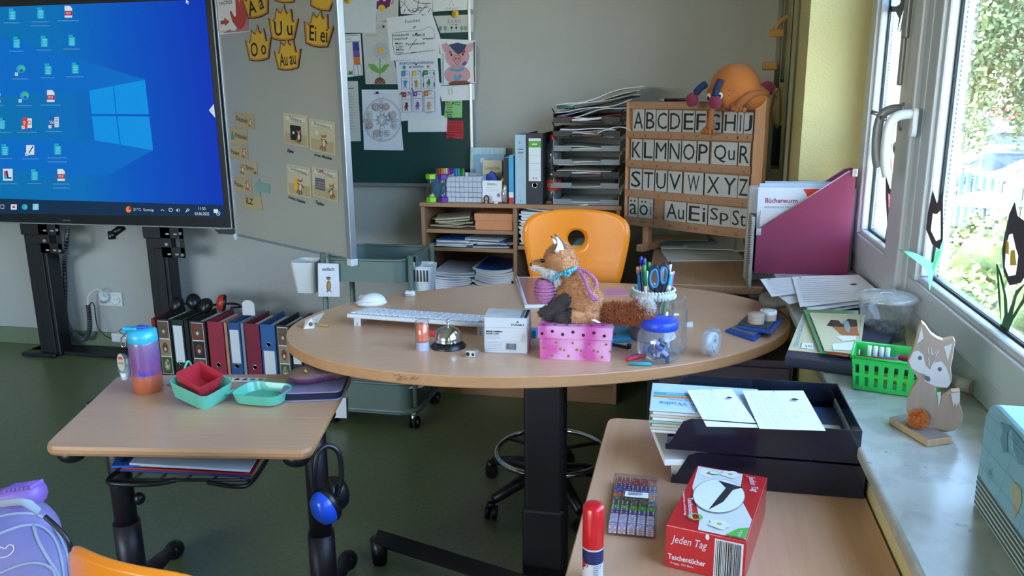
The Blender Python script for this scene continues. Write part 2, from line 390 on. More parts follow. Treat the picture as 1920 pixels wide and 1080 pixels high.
def marble():
    m = mat('cast_marble','#c4ccc6',.22,var=0,spec=.5);nt = m.node_tree;L = nt.links;b = nt.nodes['Principled BSDF']
    tc = nt.nodes.new('ShaderNodeTexCoord');n = nt.nodes.new('ShaderNodeTexNoise');n.inputs['Scale'].default_value = 14;n.inputs['Detail'].default_value = 12;n.inputs['Distortion'].default_value = .8
    cr = nt.nodes.new('ShaderNodeValToRGB');e = cr.color_ramp.elements;e[0].position = .42;e[1].position = .56;e[0].color = (*lin('#a4aca6'),1);e[1].color = (*lin('#b2b9b3'),1)
    n2 = nt.nodes.new('ShaderNodeTexNoise');n2.inputs['Scale'].default_value = 38;n2.inputs['Detail'].default_value = 6;n2.inputs['Distortion'].default_value = 1.5
    c2 = nt.nodes.new('ShaderNodeValToRGB');f = c2.color_ramp.elements;f[0].position = .66;f[1].position = .72;f[0].color = (0,0,0,1);f[1].color = (1,1,1,1)
    mx = nt.nodes.new('ShaderNodeMix');mx.data_type = 'RGBA';mx.inputs[7].default_value = (*lin('#828d88'),1)
    for t in (n,n2): L.new(tc.outputs['Object'],t.inputs['Vector'])
    L.new(n.outputs['Fac'],cr.inputs[0]);L.new(n2.outputs['Fac'],c2.inputs[0]);L.new(c2.outputs[0],mx.inputs[0]);L.new(cr.outputs[0],mx.inputs[6]);L.new(mx.outputs[2],b.inputs['Base Color']);return m
MARB = marble()
mb = MB();mb.box(((.318+.64)/2,(YF+3.012)/2,SILL-.0125),(.64-.318,3.012-YF,.025),MARB,.006,3);struct('trim_1',mb,'pale marble window sill')
# ---- windows
PVC = mat('white_pvc','#bcc3c9',.3,var=.01,spec=.5);GASK = mat('rubber_gasket','#1d1f22',.6);SPACER = mat('spacer_alu','#a9b0b6',.35,metal=.7)
GREYPLA = mat('grey_hardware','#8b8f92',.4,metal=.3);PANE = glassmat('window_glass',(.93,.97,.97),.02,.0)
WHITEPL = mat('white_plastic','#d6dade',.35,var=.01)
def frame_ring(mb,x0,x1,y0,y1,z0,z1,w_,m,r=.004):
    for c,d in ((((x0+x1)/2,(y0+y1)/2,z0+w_/2),(x1-x0,y1-y0,w_)),(((x0+x1)/2,(y0+y1)/2,z1-w_/2),(x1-x0,y1-y0,w_)),
                 (((x0+x1)/2,y0+w_/2,(z0+z1)/2),(x1-x0,w_,z1-z0-2*w_)),(((x0+x1)/2,y1-w_/2,(z0+z1)/2),(x1-x0,w_,z1-z0-2*w_))):
        mb.box(c,d,m,r)
def casement(name,lab,y0,y1,x=.60,z0=.86,z1=2.42,stile=.075):
    root = thing(name,lab,'window',(x,(y0+y1)/2,z0));root['kind'] = 'structure';ox = x;oy = (y0+y1)/2
    def L_(fn): m_ = MB();m_.T = Matrix.Translation((-ox,-oy,-z0));fn(m_);return m_
    L_(lambda m_: frame_ring(m_,x-.015,x+.055,y0,y1,z0,z1,stile,PVC)).build('sash',root)
    L_(lambda m_: frame_ring(m_,x-.005,x+.02,y0+stile-.004,y1-stile+.004,z0+stile-.004,z1-stile+.004,.018,PVC,.006)).build('glazing_bead',root)
    L_(lambda m_: frame_ring(m_,x+.018,x+.0225,y0+stile+.010,y1-stile-.010,z0+stile+.010,z1-stile-.010,.008,GASK,.001)).build('gasket',root)
    L_(lambda m_: frame_ring(m_,x+.025,x+.041,y0+stile+.006,y1-stile-.006,z0+stile+.006,z1-stile-.006,.012,SPACER,.001)).build('spacer',root)
    # perforation dots of the spacer
    def dots(m_):
        zz = z0+stile+.02
        while zz < z1-stile: m_.box((x+.033,y1-stile-.0185,zz),(.0025,.001,.005),GASK);zz += .011
    L_(dots).build('spacer_perforation',root)
    L_(lambda m_: (m_.box((x+.024,(y0+y1)/2,(z0+z1)/2),(.003,y1-y0-2*stile,z1-z0-2*stile),PANE))).build('pane',root)
    return root
WIN1 = casement('window_1','left narrow window sash beside the yellow pier',2.44,2.99,.605)
WIN2 = casement('window_2','wide window sash looking onto the parked cars',.18,2.24,.60)
# outer fixed frame with the central post
mb = MB();FX = .60
mb.box((FX+.035,1.555,.8325),(.085,2.91,.062),PVC,.004);mb.box((FX+.035,1.555,2.46),(.085,2.91,.08),PVC,.004)
mb.box((FX+.04,3.0,1.66),(.08,.022,1.7),PVC,.003);mb.box((FX+.04,.14,1.66),(.08,.07,1.7),PVC,.003)
mb.box((FX+.03,2.34,1.66),(.095,.205,1.66),PVC,.006)
mb.box((FX-.024,2.315,1.64),(.02,.085,1.56),PVC,.006)
struct('trim_2',mb,'white plastic outer window frame with central post')
mb = MB();mb.box((.70,1.555,.80),(.14,2.9,.02),mat('alu_outer_sill','#c9ced2',.4,metal=.5),.003);struct('trim_3',mb,'metal outer window sill')
for i,(a,b) in enumerate(OPEN[1:]):
    r = casement('window_%d' % (i+3),'window of the same wall behind the viewer',a+.03,b-.03,.605)
# window handle x2 and restrictor
def handle(win,lab,y,z,m,x=.566):
    q = MB();q.prism(rrect(.034,.075,.015),0,.012,m,.003);wl = win.location
    o = q.build('window_handle',win);o.rotation_euler = (R_(90),0,R_(-90));o.location = Vector((x,y,z))-wl;o['label'] = lab
    inv = Euler(o.rotation_euler).to_matrix().to_4x4().inverted()
    q = MB();q.T = inv;q.tube(bez([(0,0,.02),(-.03,0,.020),(-.052,.004,.010),(-.062,.006,-.015),(-.064,.006,-.06),(-.06,.006,-.11),(-.053,.006,-.135)],8),.0125,m,14)
    q.build('lever',o)
    q = MB();q.T = inv;q.cyl((-.062,.006,.006),(-.080,.02,.012),.006,mat('chrome','#c8cacc',.12,metal=1.),n=12);q.build('lock_button',o)
h1 = P(1722,222,X=.57)
handle(WIN2,'white lever handle',h1.y,h1.z-.01,WHITEPL)
handle(WIN1,'grey lever handle',h1.y+.165,h1.z+.0,GREYPLA,.578)  # shade on this handle is put into its grey colour
mb = MB();r = thing('window_restrictor','grey metal window restrictor arm with two screws high on the post','hardware',(.562,2.40,1.42))
mb.box((0,0,.22),(.012,.045,.20),GREYPLA,.004);mb.box((0,.01,.07),(.01,.028,.14),GREYPLA,.004);mb.build('arm',r)
for dz in (.24,.29): mb = MB();mb.cyl((-.006,-.008,dz),(-.010,-.008,dz),.005,GASK,n=12);mb.build('screw',r)
mb = MB();mb.box((.0,-.008,.36),(.02,.035,.05),WHITEPL,.008);mb.box((0,-.012,.42),(.016,.03,.10),GASK,.004);mb.build('hinge',r)

# ================================================================ OUTSIDE
GZ = -2.3
def E3(px,py,d):  # point at distance d along the view of a pixel (outside world)
    v = ray(px,py);v = v/Vector((v.x,v.y)).length;return CAM+v*d
ASPH = mat('asphalt_sunlit','#c4c0b8',.9,scale=3);SOIL = mat('garden_soil','#6d6a4a',.95,scale=6)
mb = MB();mb.box((40,30,GZ-.1),(78,130,.2),ASPH);struct('ground',mb,'sunlit car park asphalt outside')
mb = MB();mb.box((.86+6,8,GZ+.02),(12,40,.06),SOIL);struct('garden_bed',mb,'planted strip below the window')
# leaf clusters
def leafmat(n,c1,c2):
    m = mat(n,c1,.6,var=.0,spec=.3);nt = m.node_tree;L = nt.links;b = nt.nodes['Principled BSDF']
    tc = nt.nodes.new('ShaderNodeTexCoord');q = nt.nodes.new('ShaderNodeTexNoise');q.inputs['Scale'].default_value = 5;q.inputs['Detail'].default_value = 4
    cr = nt.nodes.new('ShaderNodeValToRGB');e = cr.color_ramp.elements;e[0].position = .35;e[1].position = .65;e[0].color = (*lin(c2),1);e[1].color = (*lin(c1),1)
    L.new(tc.outputs['Object'],q.inputs['Vector']);L.new(q.outputs['Fac'],cr.inputs[0]);L.new(cr.outputs[0],b.inputs['Base Color'])
    b.inputs['Transmission Weight'].default_value = .0;return m
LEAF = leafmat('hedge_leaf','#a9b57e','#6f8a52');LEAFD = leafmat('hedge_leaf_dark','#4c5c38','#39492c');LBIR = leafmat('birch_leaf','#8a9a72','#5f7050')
def leaves(mb,n,fn,size,m,seed=1,hang=0.):
    rnd = random.Random(seed);vs = [];fs = []
    for i in range(n):
        c = Vector(fn(rnd));d = Vector((rnd.uniform(-1,1),rnd.uniform(-1,1),rnd.uniform(-.6,1)-hang)).normalized()
        t = d.orthogonal().normalized();t = Matrix.Rotation(rnd.uniform(0,6.3),3,d) @ t;s = size*rnd.uniform(.6,1.3)
        k = len(vs);vs += [c,c+d*s*.5+t*s*.33,c+d*s,c+d*s*.5-t*s*.33];fs.append([k,k+1,k+2,k+3])
    mb.add(vs,fs,m)
BARK = mat('bark','#6a5f50',.9,bump=.5,bscale=20)
def hedge(name,lab,items,m):
    c0 = E3(*items[0][:3]);t = thing(name,lab,'hedge',(c0.x,c0.y,GZ));F = MB();S = MB();allp = []
    for i,(px,py,d,rx,top,n) in enumerate(items):
        c = E3(px,py,d);off = Vector((c.x-c0.x,c.y-c0.y,0));h = top-GZ;rnd0 = random.Random(i+3)
        lumps = [(off.x+rnd0.uniform(-.7,.7)*rx,off.y+rnd0.uniform(-.7,.7)*rx,rnd0.uniform(.3,.85)*h,rnd0.uniform(.28,.42)*min(rx,1.5)) for _ in range(16)]
        def fn(q):
            L_ = q.choice(lumps);a = q.gauss(0,1),q.gauss(0,1),q.gauss(0,1);l = math.sqrt(sum(x*x for x in a)) or 1;s_ = L_[3]*q.uniform(.8,1.1)
            return (L_[0]+a[0]/l*s_,L_[1]+a[1]/l*s_,max(.02,L_[2]+a[2]/l*s_))
        leaves(F,n,fn,.075,m,i+2)
        for L_ in lumps[:6]: S.tube([(off.x,off.y,0),(L_[0],L_[1],L_[2])],[.05,.015],BARK,5)
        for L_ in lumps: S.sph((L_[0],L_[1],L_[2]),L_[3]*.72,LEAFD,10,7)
    F.build('foliage',t)['kind'] = 'stuff';S.build('stems',t)
hedge('leafy_hedge','bright green leafy hedge filling the lower part of the window view',[(1815,440,8.2,1.35,-.12,9000),(1905,470,7.8,1.4,-.12,9000),(1955,430,9.0,1.3,.25,7000),(1760,480,8.6,1.4,-.1,8000),(1870,560,6.0,1.2,-.85,9000),(1960,600,5.6,1.2,-.9,8000),(1740,600,6.6,1.2,-.8,6000)],LEAF)
hedge('clipped_hedge','dark shaded hedge just in front of the fence',[(1800,400,12.5,1.1,-.32,6000),(1850,400,12.3,1.1,-.3,6000),(1905,400,12,1.1,-.28,6000)],LEAFD)  # whole hedge uses the darker leaf colour
# birch
tb = E3(1985,200,15.5);t = thing('birch_tree','birch tree with long hanging branches outside the window','tree',(tb.x,tb.y,GZ))
q = MB();q.tube([(0,0,0),(.1,0,3),(-.1,.1,6),(0,0,9)],[.22,.18,.12,.05],mat('birch_bark','#cfcac0',.8,scale=8,var=.3),10);q.build('trunk',t)
rnd = random.Random(5);q = MB();q2 = MB();strands = []
for k in range(70):
    px = rnd.choice([rnd.uniform(1805,1860),rnd.uniform(1800,1850),rnd.uniform(1880,1990),rnd.uniform(1800,2050)]);d = rnd.uniform(13.5,17)
    a = E3(px+rnd.uniform(-8,8),rnd.uniform(-260,20),d)-Vector((tb.x,tb.y,GZ));endy = rnd.uniform(150,285) if px < 1845 or px > 1890 else rnd.uniform(20,110)
    b = E3(px,endy,d)-Vector((tb.x,tb.y,GZ));strands.append((a,b));q2.tube([(0,0,8.2-rnd.uniform(0,2)),a+Vector((0,0,.3)),a,b],[.03,.015,.008,.004],BARK,4)
def fn(r_):
    a,b = r_.choice(strands);s_ = r_.uniform(0,1);p = a.lerp(b,s_);w_ = .24*(1-.5*s_);return (p.x+r_.gauss(0,w_),p.y+r_.gauss(0,w_),p.z+r_.gauss(0,.08))
leaves(q,24000,fn,.085,LBIR,9,hang=.6);q.build('foliage',t)['kind'] = 'stuff';q2.build('branches',t)
# far building
FAC = mat('facade_render','#e6e2d8',.9,scale=1);ROOFT = mat('roof_tiles','#a86a52',.85,scale=6,var=.15);DGL = mat('dark_glazing','#8d95a0',.3);SIGNR = mat('sign_red','#c23a34',.6)
bpl = E3(1880,240,58);dirx = Vector((CR.x,CR.y,0)).normalized();BR = math.atan2(dirx.y,dirx.x)-R_(20)
t = thing('street_building','white two-storey building with red tiled roof and red signs across the car park','building',(bpl.x,bpl.y,GZ),BR)
q = MB();q.box((0,5,3.0),(26,10,6.0),FAC);q.build('wall',t)
q = MB();q.prism([(-.7,5.9),(10.7,5.9),(5,8.8)],-13.5,13.5,ROOFT);o = q.build('roof',t);o.rotation_euler = (R_(90),0,R_(90))
q = MB();q.box((0,-.15,3.45),(26,.3,.25),FAC);q.build('cornice',t)
for k in range(9):
    x = -11+k*2.7;q = MB();q.box((0,0,0),(1.3,.12,1.7),FAC,.02);q.box((0,-.05,0),(1.05,.06,1.45),DGL);q.box((0,-.09,0),(.08,.04,1.45),FAC);q.build('window',t,(x,-.02,4.7))
for k in range(5): q = MB();q.box((0,0,0),(1.9,.12,1.9),DGL,.02);q.box((0,-.08,0),(.1,.05,1.9),FAC);q.build('shop_window',t,(-10+k*5,-.02,1.4))
def sign(px,py,w_,h_,s):
    a = E3(px,py,57);q = MB();lx = Vector((math.cos(BR),math.sin(BR),0));x = (a-bpl).dot(lx)
    d_ = ray(px,py);n_ = Vector((-lx.y,lx.x,0));pt = CAM+d_*((bpl-CAM).dot(n_)/d_.dot(n_));x = (pt-bpl).dot(lx);z = pt.z-GZ
    q.box((0,0,0),(w_,.15,h_),SIGNR,.02);D = Draw(q,lambda a_,b_,l: (a_,-.08-l,b_),None,.002,.004)
    if s: D.ell(-.1*w_,.05,w_*.27,h_*.25,FAC);D.rect(-w_*.25,-h_*.32,w_*.3,-h_*.2,FAC);D.line([(-w_*.45,h_*.3),(w_*.45,h_*.3)],.05,FAC);D.line([(w_*.2,0),(w_*.45,0)],.05,FAC)
    else: D.text('R',0,0,h_*.8,FAC,off=.03)
    q.build('sign',t,(x,-.14,z))
sign(1848,210,1.35,.62,True);sign(1895,213,.75,.75,False)
# cars
def car(lab,c,rz,paint,kind=0):
    t = thing('parked_car',lab,'car',(c.x,c.y,GZ),rz,'cars parked across the fence');q = MB()
    prof = [(-2.0,.35),(-2.05,.75),(-1.95,.98),(-1.75,1.05),(-1.25,1.42),(-.9,1.47),(.25,1.45),(.95,1.02),(1.75,.88),(2.0,.62),(2.0,.32),(1.7,.25),(-1.7,.25)]
    if kind == 1: prof = [(-2.3,.4),(-2.3,1.1),(-2.2,1.7),(-1.9,1.78),(.9,1.76),(1.3,1.2),(2.1,1.05),(2.3,.7),(2.3,.35),(1.8,.28),(-1.9,.28)]
    b = bmesh.new();f = b.faces.new([b.verts.new((x,-.85,z)) for x,z in prof]);e = bmesh.ops.extrude_face_region(b,geom=[f])
    bmesh.ops.translate(b,vec=(0,1.7,0),verts=[v for v in e['geom'] if isinstance(v,bmesh.types.BMVert)])
    for v in b.verts:
        if v.co.z > 1.05: v.co.y *= .8
    bmesh.ops.recalc_face_normals(b,faces=b.faces);bmesh.ops.bevel(b,geom=b.edges[:],offset=.07,segments=2,affect='EDGES');q.bm(b,paint,True);q.build('body',t)
    g = mat('car_glass','#3d4a58',.1,spec=.8);q = MB();zt = 1.36 if kind == 0 else 1.62
    for sy in (-1,1):
        q.add([(-1.35,sy*.80,1.02),(.75,sy*.80,1.0),(.2,sy*.72,zt),(-1.1,sy*.72,zt)],[[0,1,2,3] if sy < 0 else [3,2,1,0]],g)
    q.add([(-1.80,-.62,1.06),(-1.80,.62,1.06),(-1.28,.55,zt+.02),(-1.28,-.55,zt+.02)],[[0,1,2,3]],g)
    q.add([(1.0,-.62,1.05),(1.0,.62,1.05),(.34,.55,zt+.03),(.34,-.55,zt+.03)],[[3,2,1,0]],g);q.build('window_glass',t)
    for sx in (-1.25,1.25):
        for sy in (-.82,.82):
            q = MB();q.cyl((0,-.09,0),(0,.09,0),.32,mat('tyre','#202124',.8),n=20);q.cyl((0,-.1,0),(0,.1,0),.2,mat('hubcap','#b9bcc0',.4,metal=.5),n=10);q.build('wheel',t,(sx,sy,.32))
    for sy in (-.6,.6): q = MB();q.box((-2.0,sy,.86),(.12,.3,.16),mat('tail_lamp','#c4404a',.3),.02);q.build('tail_lamp',t)
    q = MB();q.box((-2.06,0,.62),(.03,.5,.11),FAC);q.build('number_plate',t)
PW = mat('car_paint_white','#d5d8dc',.25,coat=.5);PD = mat('car_paint_dark','#2c3b55',.25,coat=.5);PB = mat('car_paint_black','#23262c',.3,coat=.5)
car('dark blue hatchback seen from behind in the car park',E3(1896,325,36.5),BR+R_(12),PD)
car('white car parked behind the dark blue hatchback',E3(1856,305,41),BR+R_(190),PW)
car('black estate car in the far row of the car park',E3(1862,292,47),BR+R_(185),PB,1)
car('white car cut off at the right edge of the window',E3(1945,330,33),BR+R_(190),PW)
# motorcycle silhouette group
c = E3(1802,300,30);t = thing('motorbike','dark blue motorbike parked left of the white car','motorbike',(c.x,c.y,GZ),BR)
q = MB()
for sx in (-.65,.65): q = MB();q.tube([(sx+.3*math.cos(a*.314),0,.32+.3*math.sin(a*.314)) for a in range(20)],.05,mat('tyre'),8,True);q.build('wheel',t)
q = MB();q.tube([(-.6,0,.7),(-.2,0,.8),(.3,0,.95),(.6,0,.35)],[.12,.17,.2,.06],PD,8);q.tube([(-.65,0,.32),(-.3,0,.5),(.2,0,.5)],.09,PB,8);q.build('body',t)
q = MB();q.tube([(.35,-.35,1.1),(.35,0,1.15),(.35,.35,1.1)],.03,PB,6);q.sph((.45,0,1.0),.14,PD,10,8);q.build('handlebar',t)
# sign pole
c = E3(1838,312,34);t = thing('sign_post','thin grey post with a round traffic sign in the car park','post',(c.x,c.y,GZ));q = MB();q.cyl((0,0,0),(0,0,3.1),.04,GREYPLA,n=8);q.build('pole',t)
q = MB();q.cyl((0,0,2.2),(.02,-.03,2.2),.3,GREYPLA,n=20);q.build('sign_disc',t)
# fence
FGR = mat('fence_green_metal','#5f8f8a',.5);CONC = mat('grey_fence_panel','#9b9a98',.9,scale=8)
fa,fb,fc = E3(1792,318,19),E3(1876,338,17.3),E3(1960,365,16.5)
def fence(a,b,lab,panel,n,hh,pm):
    d = (b-a);d.z = 0;L_ = d.length;t = thing('garden_fence',lab,'fence',(a.x,a.y,GZ),math.atan2(d.y,d.x));h = a.z-GZ
    sl = (b.z-a.z)/L_
    for k in range(n+1): x = L_*k/n;q = MB();q.box((0,0,(h+sl*x)/2),(.07,.07,h+sl*x),pm,.005);q.build('post',t,(x,0,0))
    if panel:
        for k in range(n):
            x = L_*(k+.5)/n
            for j in range(6): q = MB();q.box((0,0,0),(L_/n-.08,.04,.24),CONC,.006);q.build('panel',t,(x,0,(h+sl*x)-.14-.26*j))
    else:
        q = MB()
        for j in (0,1,2,3,4,5):
            q.box((L_/2,.03,h-.08-.32*j+sl*L_/2),(L_,.015,.02),CONC if j % 2 else pm)
        q.build('rail',t)
fence(fa,fb,'green metal fence with slim posts in front of the car park',False,6,2,FGR)
fence(fb+(fc-fb)*.06,fc,'grey panel fence joining the green metal fence',True,2,2,mat('dark_post','#5a6462',.6))
c = E3(1850,370,15.0);t = thing('parasol','closed-looking blue parasol top just above the hedge','parasol',(c.x,c.y,GZ));t['label'] = 'blue parasol top showing just above the hedge'
q = MB();q.lathe([(.02,.12),(.35,.03),(.62,-.1)],mat('parasol_blue','#5e8fd0',.8),8,(0,0,c.z-GZ),False,False);q.build('canopy',t);q = MB();q.cyl((0,0,0),(0,0,c.z-GZ),.025,GREYPLA,n=8);q.build('pole',t)
c = E3(1873,366,16.4);q = MB();q.box((0,0,.55),(.5,.4,1.1),FAC,.02);q.box((0,0,1.12),(.56,.46,.05),GREYPLA,.01);t = thing('meter_box','pale box by the fence post','box',(c.x,c.y,GZ+.5));q.build('box',t)
# ================================================================ FURNITURE, LEFT AND BACK
BEECH = woodmat('beech_laminate','#d0a686','#c59b7b','X',1.,.33,.15)
BEECHE = woodmat('beech_edge','#c3936a','#b38359','X',1.,.4)
BCASE = woodmat('bookcase_beech','#a9805f','#96704f','X',1.2,.5);BCASEV = woodmat('bookcase_beech_v','#a47b5b','#926b4c','Z',1.2,.5)
LWOOD = woodmat('light_wood','#cf9f78','#c18c62','Z',1.3,.5)
BLK = mat('black_powder_coat','#15151a',.45,var=.1);BLKP = mat('black_plastic','#121216',.35,var=.05);DPUR = mat('dark_plum_metal','#1d1720',.45,var=.08)
ALU = mat('brushed_aluminium','#b9bfc6',.35,metal=.75);CHR = mat('chrome','#c8cacc',.12,metal=1.)
ORG = mat('orange_plastic','#ee8a1c',.34,var=.02,coat=.2);RUB = mat('black_rubber','#0f0f11',.8)
SCRK = 2**(-EXPO)
def emis(name,col,k=1.): return mat('screen_'+name,col,.5,emit=SCRK*k,spec=.1)
# ---- round desk
DC = Vector((-.393,2.292));DA = R_(19.63);DZ = .75
desk = thing('oval_desk','large oval beech-topped teacher desk on one dark column','desk',(DC.x,DC.y,0),DA)
el = ellp(0,0,.744,.495,96)
mb = MB();mb.prism([(a*.999,b*.999) for a,b in el],DZ-.0300,DZ,BEECHE,.0025,top=BEECH);mb.build('tabletop',desk)
D_ = MB();dd = Draw(D_,lambda a,b,l: (a,b,l),None,0,0)
STN = mat('edge_wear','#8d6240',.7)   # scuffed patch on the rim
rn = random.Random(4);a0 = None
for k in range(9):
    px = 738+rn.uniform(0,45);q = P(px,716+rn.uniform(-4,5),Y=1.77);v = Vector((q.x-DC.x,q.y-DC.y));v.rotate(Matrix.Rotation(-DA,2));an = math.atan2(v.y/.495,v.x/.744)
    zz = rn.uniform(-.022,-.006);L1 = rn.uniform(.008,.02)
    pp = [(.7446*math.cos(an+t),.4956*math.sin(an+t),DZ+zz+dz_) for t,dz_ in ((0,0),(L1*.6,-.002),(L1*1.3,.002))]
    D_.tube(pp,.0009,STN,4)
D_.build('scuff_mark',desk)
def dl(x,y):  # world xy -> desk local
    v = Vector((x-DC.x,y-DC.y));v.rotate(Matrix.Rotation(-DA,2));return v
mb = MB();c = dl(-.345,2.06);mb.T = Matrix.Translation((c.x,c.y,0)) @ Matrix.Rotation(-DA,4,'Z')
mb.box((0,0,.36),(.112,.075,.72),DPUR,.012,3);mb.box((.0,-.002,.14),(.122,.085,.28),DPUR,.012,3);mb.build('column',desk)
mb = MB();mb.T = Matrix.Translation((c.x,c.y,0)) @ Matrix.Rotation(-DA,4,'Z');mb.box((0,.1,DZ-.042),(.5,.36,.022),DPUR,.003);mb.build('top_bracket',desk)
f0,f1 = dl(-.87,2.10),dl(.10,1.80)
mb = MB();mb.tube([(f0.x,f0.y,.085),(f1.x,f1.y,.085)],1,BLKP,4,flat=(.030,.030,(0,0,1)))
for q in (f0,f1): mb.tube([(q.x,q.y,.0),(q.x,q.y,.085)],[.022,.028],BLKP,8)
mb.build('foot_bar',desk)
# ---- castor helper
def castor(parent,c,r=.03,m=BLKP,yaw=.5,hub=None):
    T = Matrix.Translation(c) @ Matrix.Rotation(yaw,4,'Z');q = MB();q.T = T
    q.tube([(-.01,0,r*1.2),(0,0,r*2.1),(.015,0,r*2.5)],[.012,.014,.012],hub or m,8);o = q.build('castor',parent)
    for s_ in (-1,1):
        w = MB();w.T = T;w.cyl((0,s_*.006,r),(0,s_*.018,r),r,m,n=18)
        if hub: w.cyl((0,0,r),(0,s_*.02,r),r*.35,hub,n=10)
        w.build('wheel',o)
    return o
# ---- swivel chair behind the desk
c = Vector((-.42,2.63,0));ch = thing('swivel_chair','high orange shell chair with round hole behind the oval desk','chair',c,R_(4))
def shell(mb,W,H,hole,bend,m,top_w=1.,bot_w=.72,tilt=0.,t=.012,corner=.05):
    """backrest shell: outline polygon to the round hole, bent"""
    N = 64;pts = []
    def outl(a):
        x,y = math.cos(a),math.sin(a);k = 1/max(abs(x),abs(y)); 
        p = 5.0;k = 1/((abs(x)**p+abs(y)**p)**(1/p));x *= k;y *= k
        wv = bot_w+(top_w-bot_w)*((y+1)/2)**.8;return (x*W/2*wv,(y+1)/2*H+(.018*(1-x*x) if y > 0 else 0))
    def fn(u,v):
        a = 2*math.pi*v;ox,oz = outl(a);hx,hz,hr = hole;ix,iz = hx+hr*math.cos(a),hz+hr*math.sin(a)
        x,z = ix+(ox-ix)*u,iz+(oz-iz)*u;y = bend*(1-(2*x/W)**2)+tilt*(z/H)+(.0 if u < .9 else 0)
        return (x,y,z)
    b = bmesh.new();rows = []
    for i in range(9):
        rows.append([b.verts.new(fn(i/8,k/N)) for k in range(N)])
    for i in range(8):
        for k in range(N): b.faces.new([rows[i][k],rows[i][(k+1) % N],rows[i+1][(k+1) % N],rows[i+1][k]])
    bmesh.ops.recalc_face_normals(b,faces=b.faces);bmesh.ops.solidify(b,geom=b.faces[:],thickness=t)
    bmesh.ops.bevel(b,geom=[e for e in b.edges if e.calc_face_angle(0) > 1.2],offset=t*.35,segments=2,affect='EDGES');mb.bm(b,m,True)
mb = MB();mb.T = Matrix.Translation((.06,.33,.64));shell(mb,.435,.325,(.0,.232,.033),.045,ORG,1.,.70,.02);mb.build('backrest',ch)
mb = MB();mb.T = Matrix.Translation((.04,.08,.60));mb.grid(lambda u,v: ((u-.5)*.40,(v-.5)*.40,.03*(2*u-1)**2+(.05*max(0,v-.8)*5)**1.0*.6-.03*max(0,.2-v)*5*.5),14,14,ORG,.01);mb.build('seat',ch)
mb = MB();mb.tube(bez([(.04,.1,.585),(.05,.25,.575),(.06,.345,.62),(.06,.365,.70)],6),.013,CHR,10);mb.build('back_support',ch)
mb = MB();mb.cyl((0,0,.08),(0,0,.36),.026,BLKP);mb.cyl((0,0,.36),(0.02,.03,.59),.014,CHR);mb.build('gas_column',ch)
mb = MB();mb.tube([(.195*math.cos(R_(a)),.195*math.sin(R_(a)),.17) for a in range(0,360,8)],.0095,CHR,10,True)
for a in (30,150,270): mb.tube([(.02*math.cos(R_(a)),.02*math.sin(R_(a)),.175),(.195*math.cos(R_(a)),.195*math.sin(R_(a)),.17)],.007,BLKP,8)
mb.build('foot_ring',ch)
for k,a in enumerate((153,225,297,9,81)):
    ca,sa = math.cos(R_(a)),math.sin(R_(a));mb = MB();mb.tube([(0,0,.10),(.12*ca,.12*sa,.098),(.255*ca,.255*sa,.068)],[.03,.024,.017],BLKP,8);mb.build('leg',ch)
    castor(ch,(.265*ca,.265*sa,0),.024,BLKP,R_(a+40))
# ---- small student desk
S4 = [P(78,838,z=.65),P(582,846,z=.65),P(662,700,z=.65),P(222,703,z=.65)]
sc_ = (S4[0]+S4[1]+S4[2]+S4[3])/4;sr = math.atan2((S4[1]-S4[0]).y,(S4[1]-S4[0]).x);sd = thing('student_desk','small rectangular beech student desk in front of the binder row','desk',(sc_.x,sc_.y,0),sr)
sW = (S4[1]-S4[0]).length;sI = Matrix.Rotation(-sr,2)
l4 = []
for q in S4: v = Vector((q.x-sc_.x,q.y-sc_.y));v.rotate(sI);l4.append(v)
def roundpoly(pts,r,n=5):
    out = []
    for i in range(len(pts)):
        p,q,t = pts[i-1],pts[i],pts[(i+1) % len(pts)];a = (p-q).normalized();b = (t-q).normalized();s0,s1 = q+a*r,q+b*r
        for k in range(n+1): u = k/n;out.append(tuple(s0*(1-u)**2+q*2*u*(1-u)+s1*u*u))
    return out
mb = MB();mb.prism(roundpoly(l4,.035),.628,.65,BEECHE,.007,top=BEECH);mb.build('tabletop',sd)
yl = 0.09
lL = P(240,1000,Y=sc_.y+.07);lR = P(602,1000,Y=sc_.y+.12)
def sl_(x,y): v = Vector((x-sc_.x,y-sc_.y));v.rotate(sI);return v
LL,LR = sl_(lL.x,lL.y),sl_(lR.x,lR.y)
for q in (LL,LR):
    mb = MB();mb.T = Matrix.Translation((q.x,q.y,0));mb.cyl((0,0,.20),(0,0,.62),.030,DPUR,n=20);mb.cyl((0,0,.03),(0,0,.26),.036,DPUR,n=20);mb.build('leg',sd)
    mb = MB();mb.T = Matrix.Translation((q.x,q.y,0));mb.tube([(0,-.24,.035),(0,-.1,.05),(0,.10,.05),(0,.22,.035)],[.018,.026,.026,.018],DPUR,10)
    mb.sph((0,.235,.028),(.03,.036,.03),BLKP,14,10);mb.sph((0,-.25,.028),(.03,.036,.03),BLKP,14,10);mb.build('foot',sd)
mb = MB();mb.sph((LL.x+.045,LL.y,.33),(.016,.016,.018),BLKP,12,8);mb.cyl((LL.x+.025,LL.y,.33),(LL.x+.045,LL.y,.33),.008,BLKP);mb.build('height_knob',sd)
mb = MB();mb.box(((LL.x+LR.x)/2,(LL.y+LR.y)/2,.60),(LR.x-LL.x+.1,.05,.045),BLKP,.004);mb.build('cross_beam',sd)
for q in (sl_(S4[0].x+.035,S4[0].y+.045),sl_(S4[1].x-.05,S4[1].y+.03)):
    mb = MB();mb.sph((q.x,q.y,.618),(.032,.028,.022),BLKP,16,10);mb.build('bumper',sd)
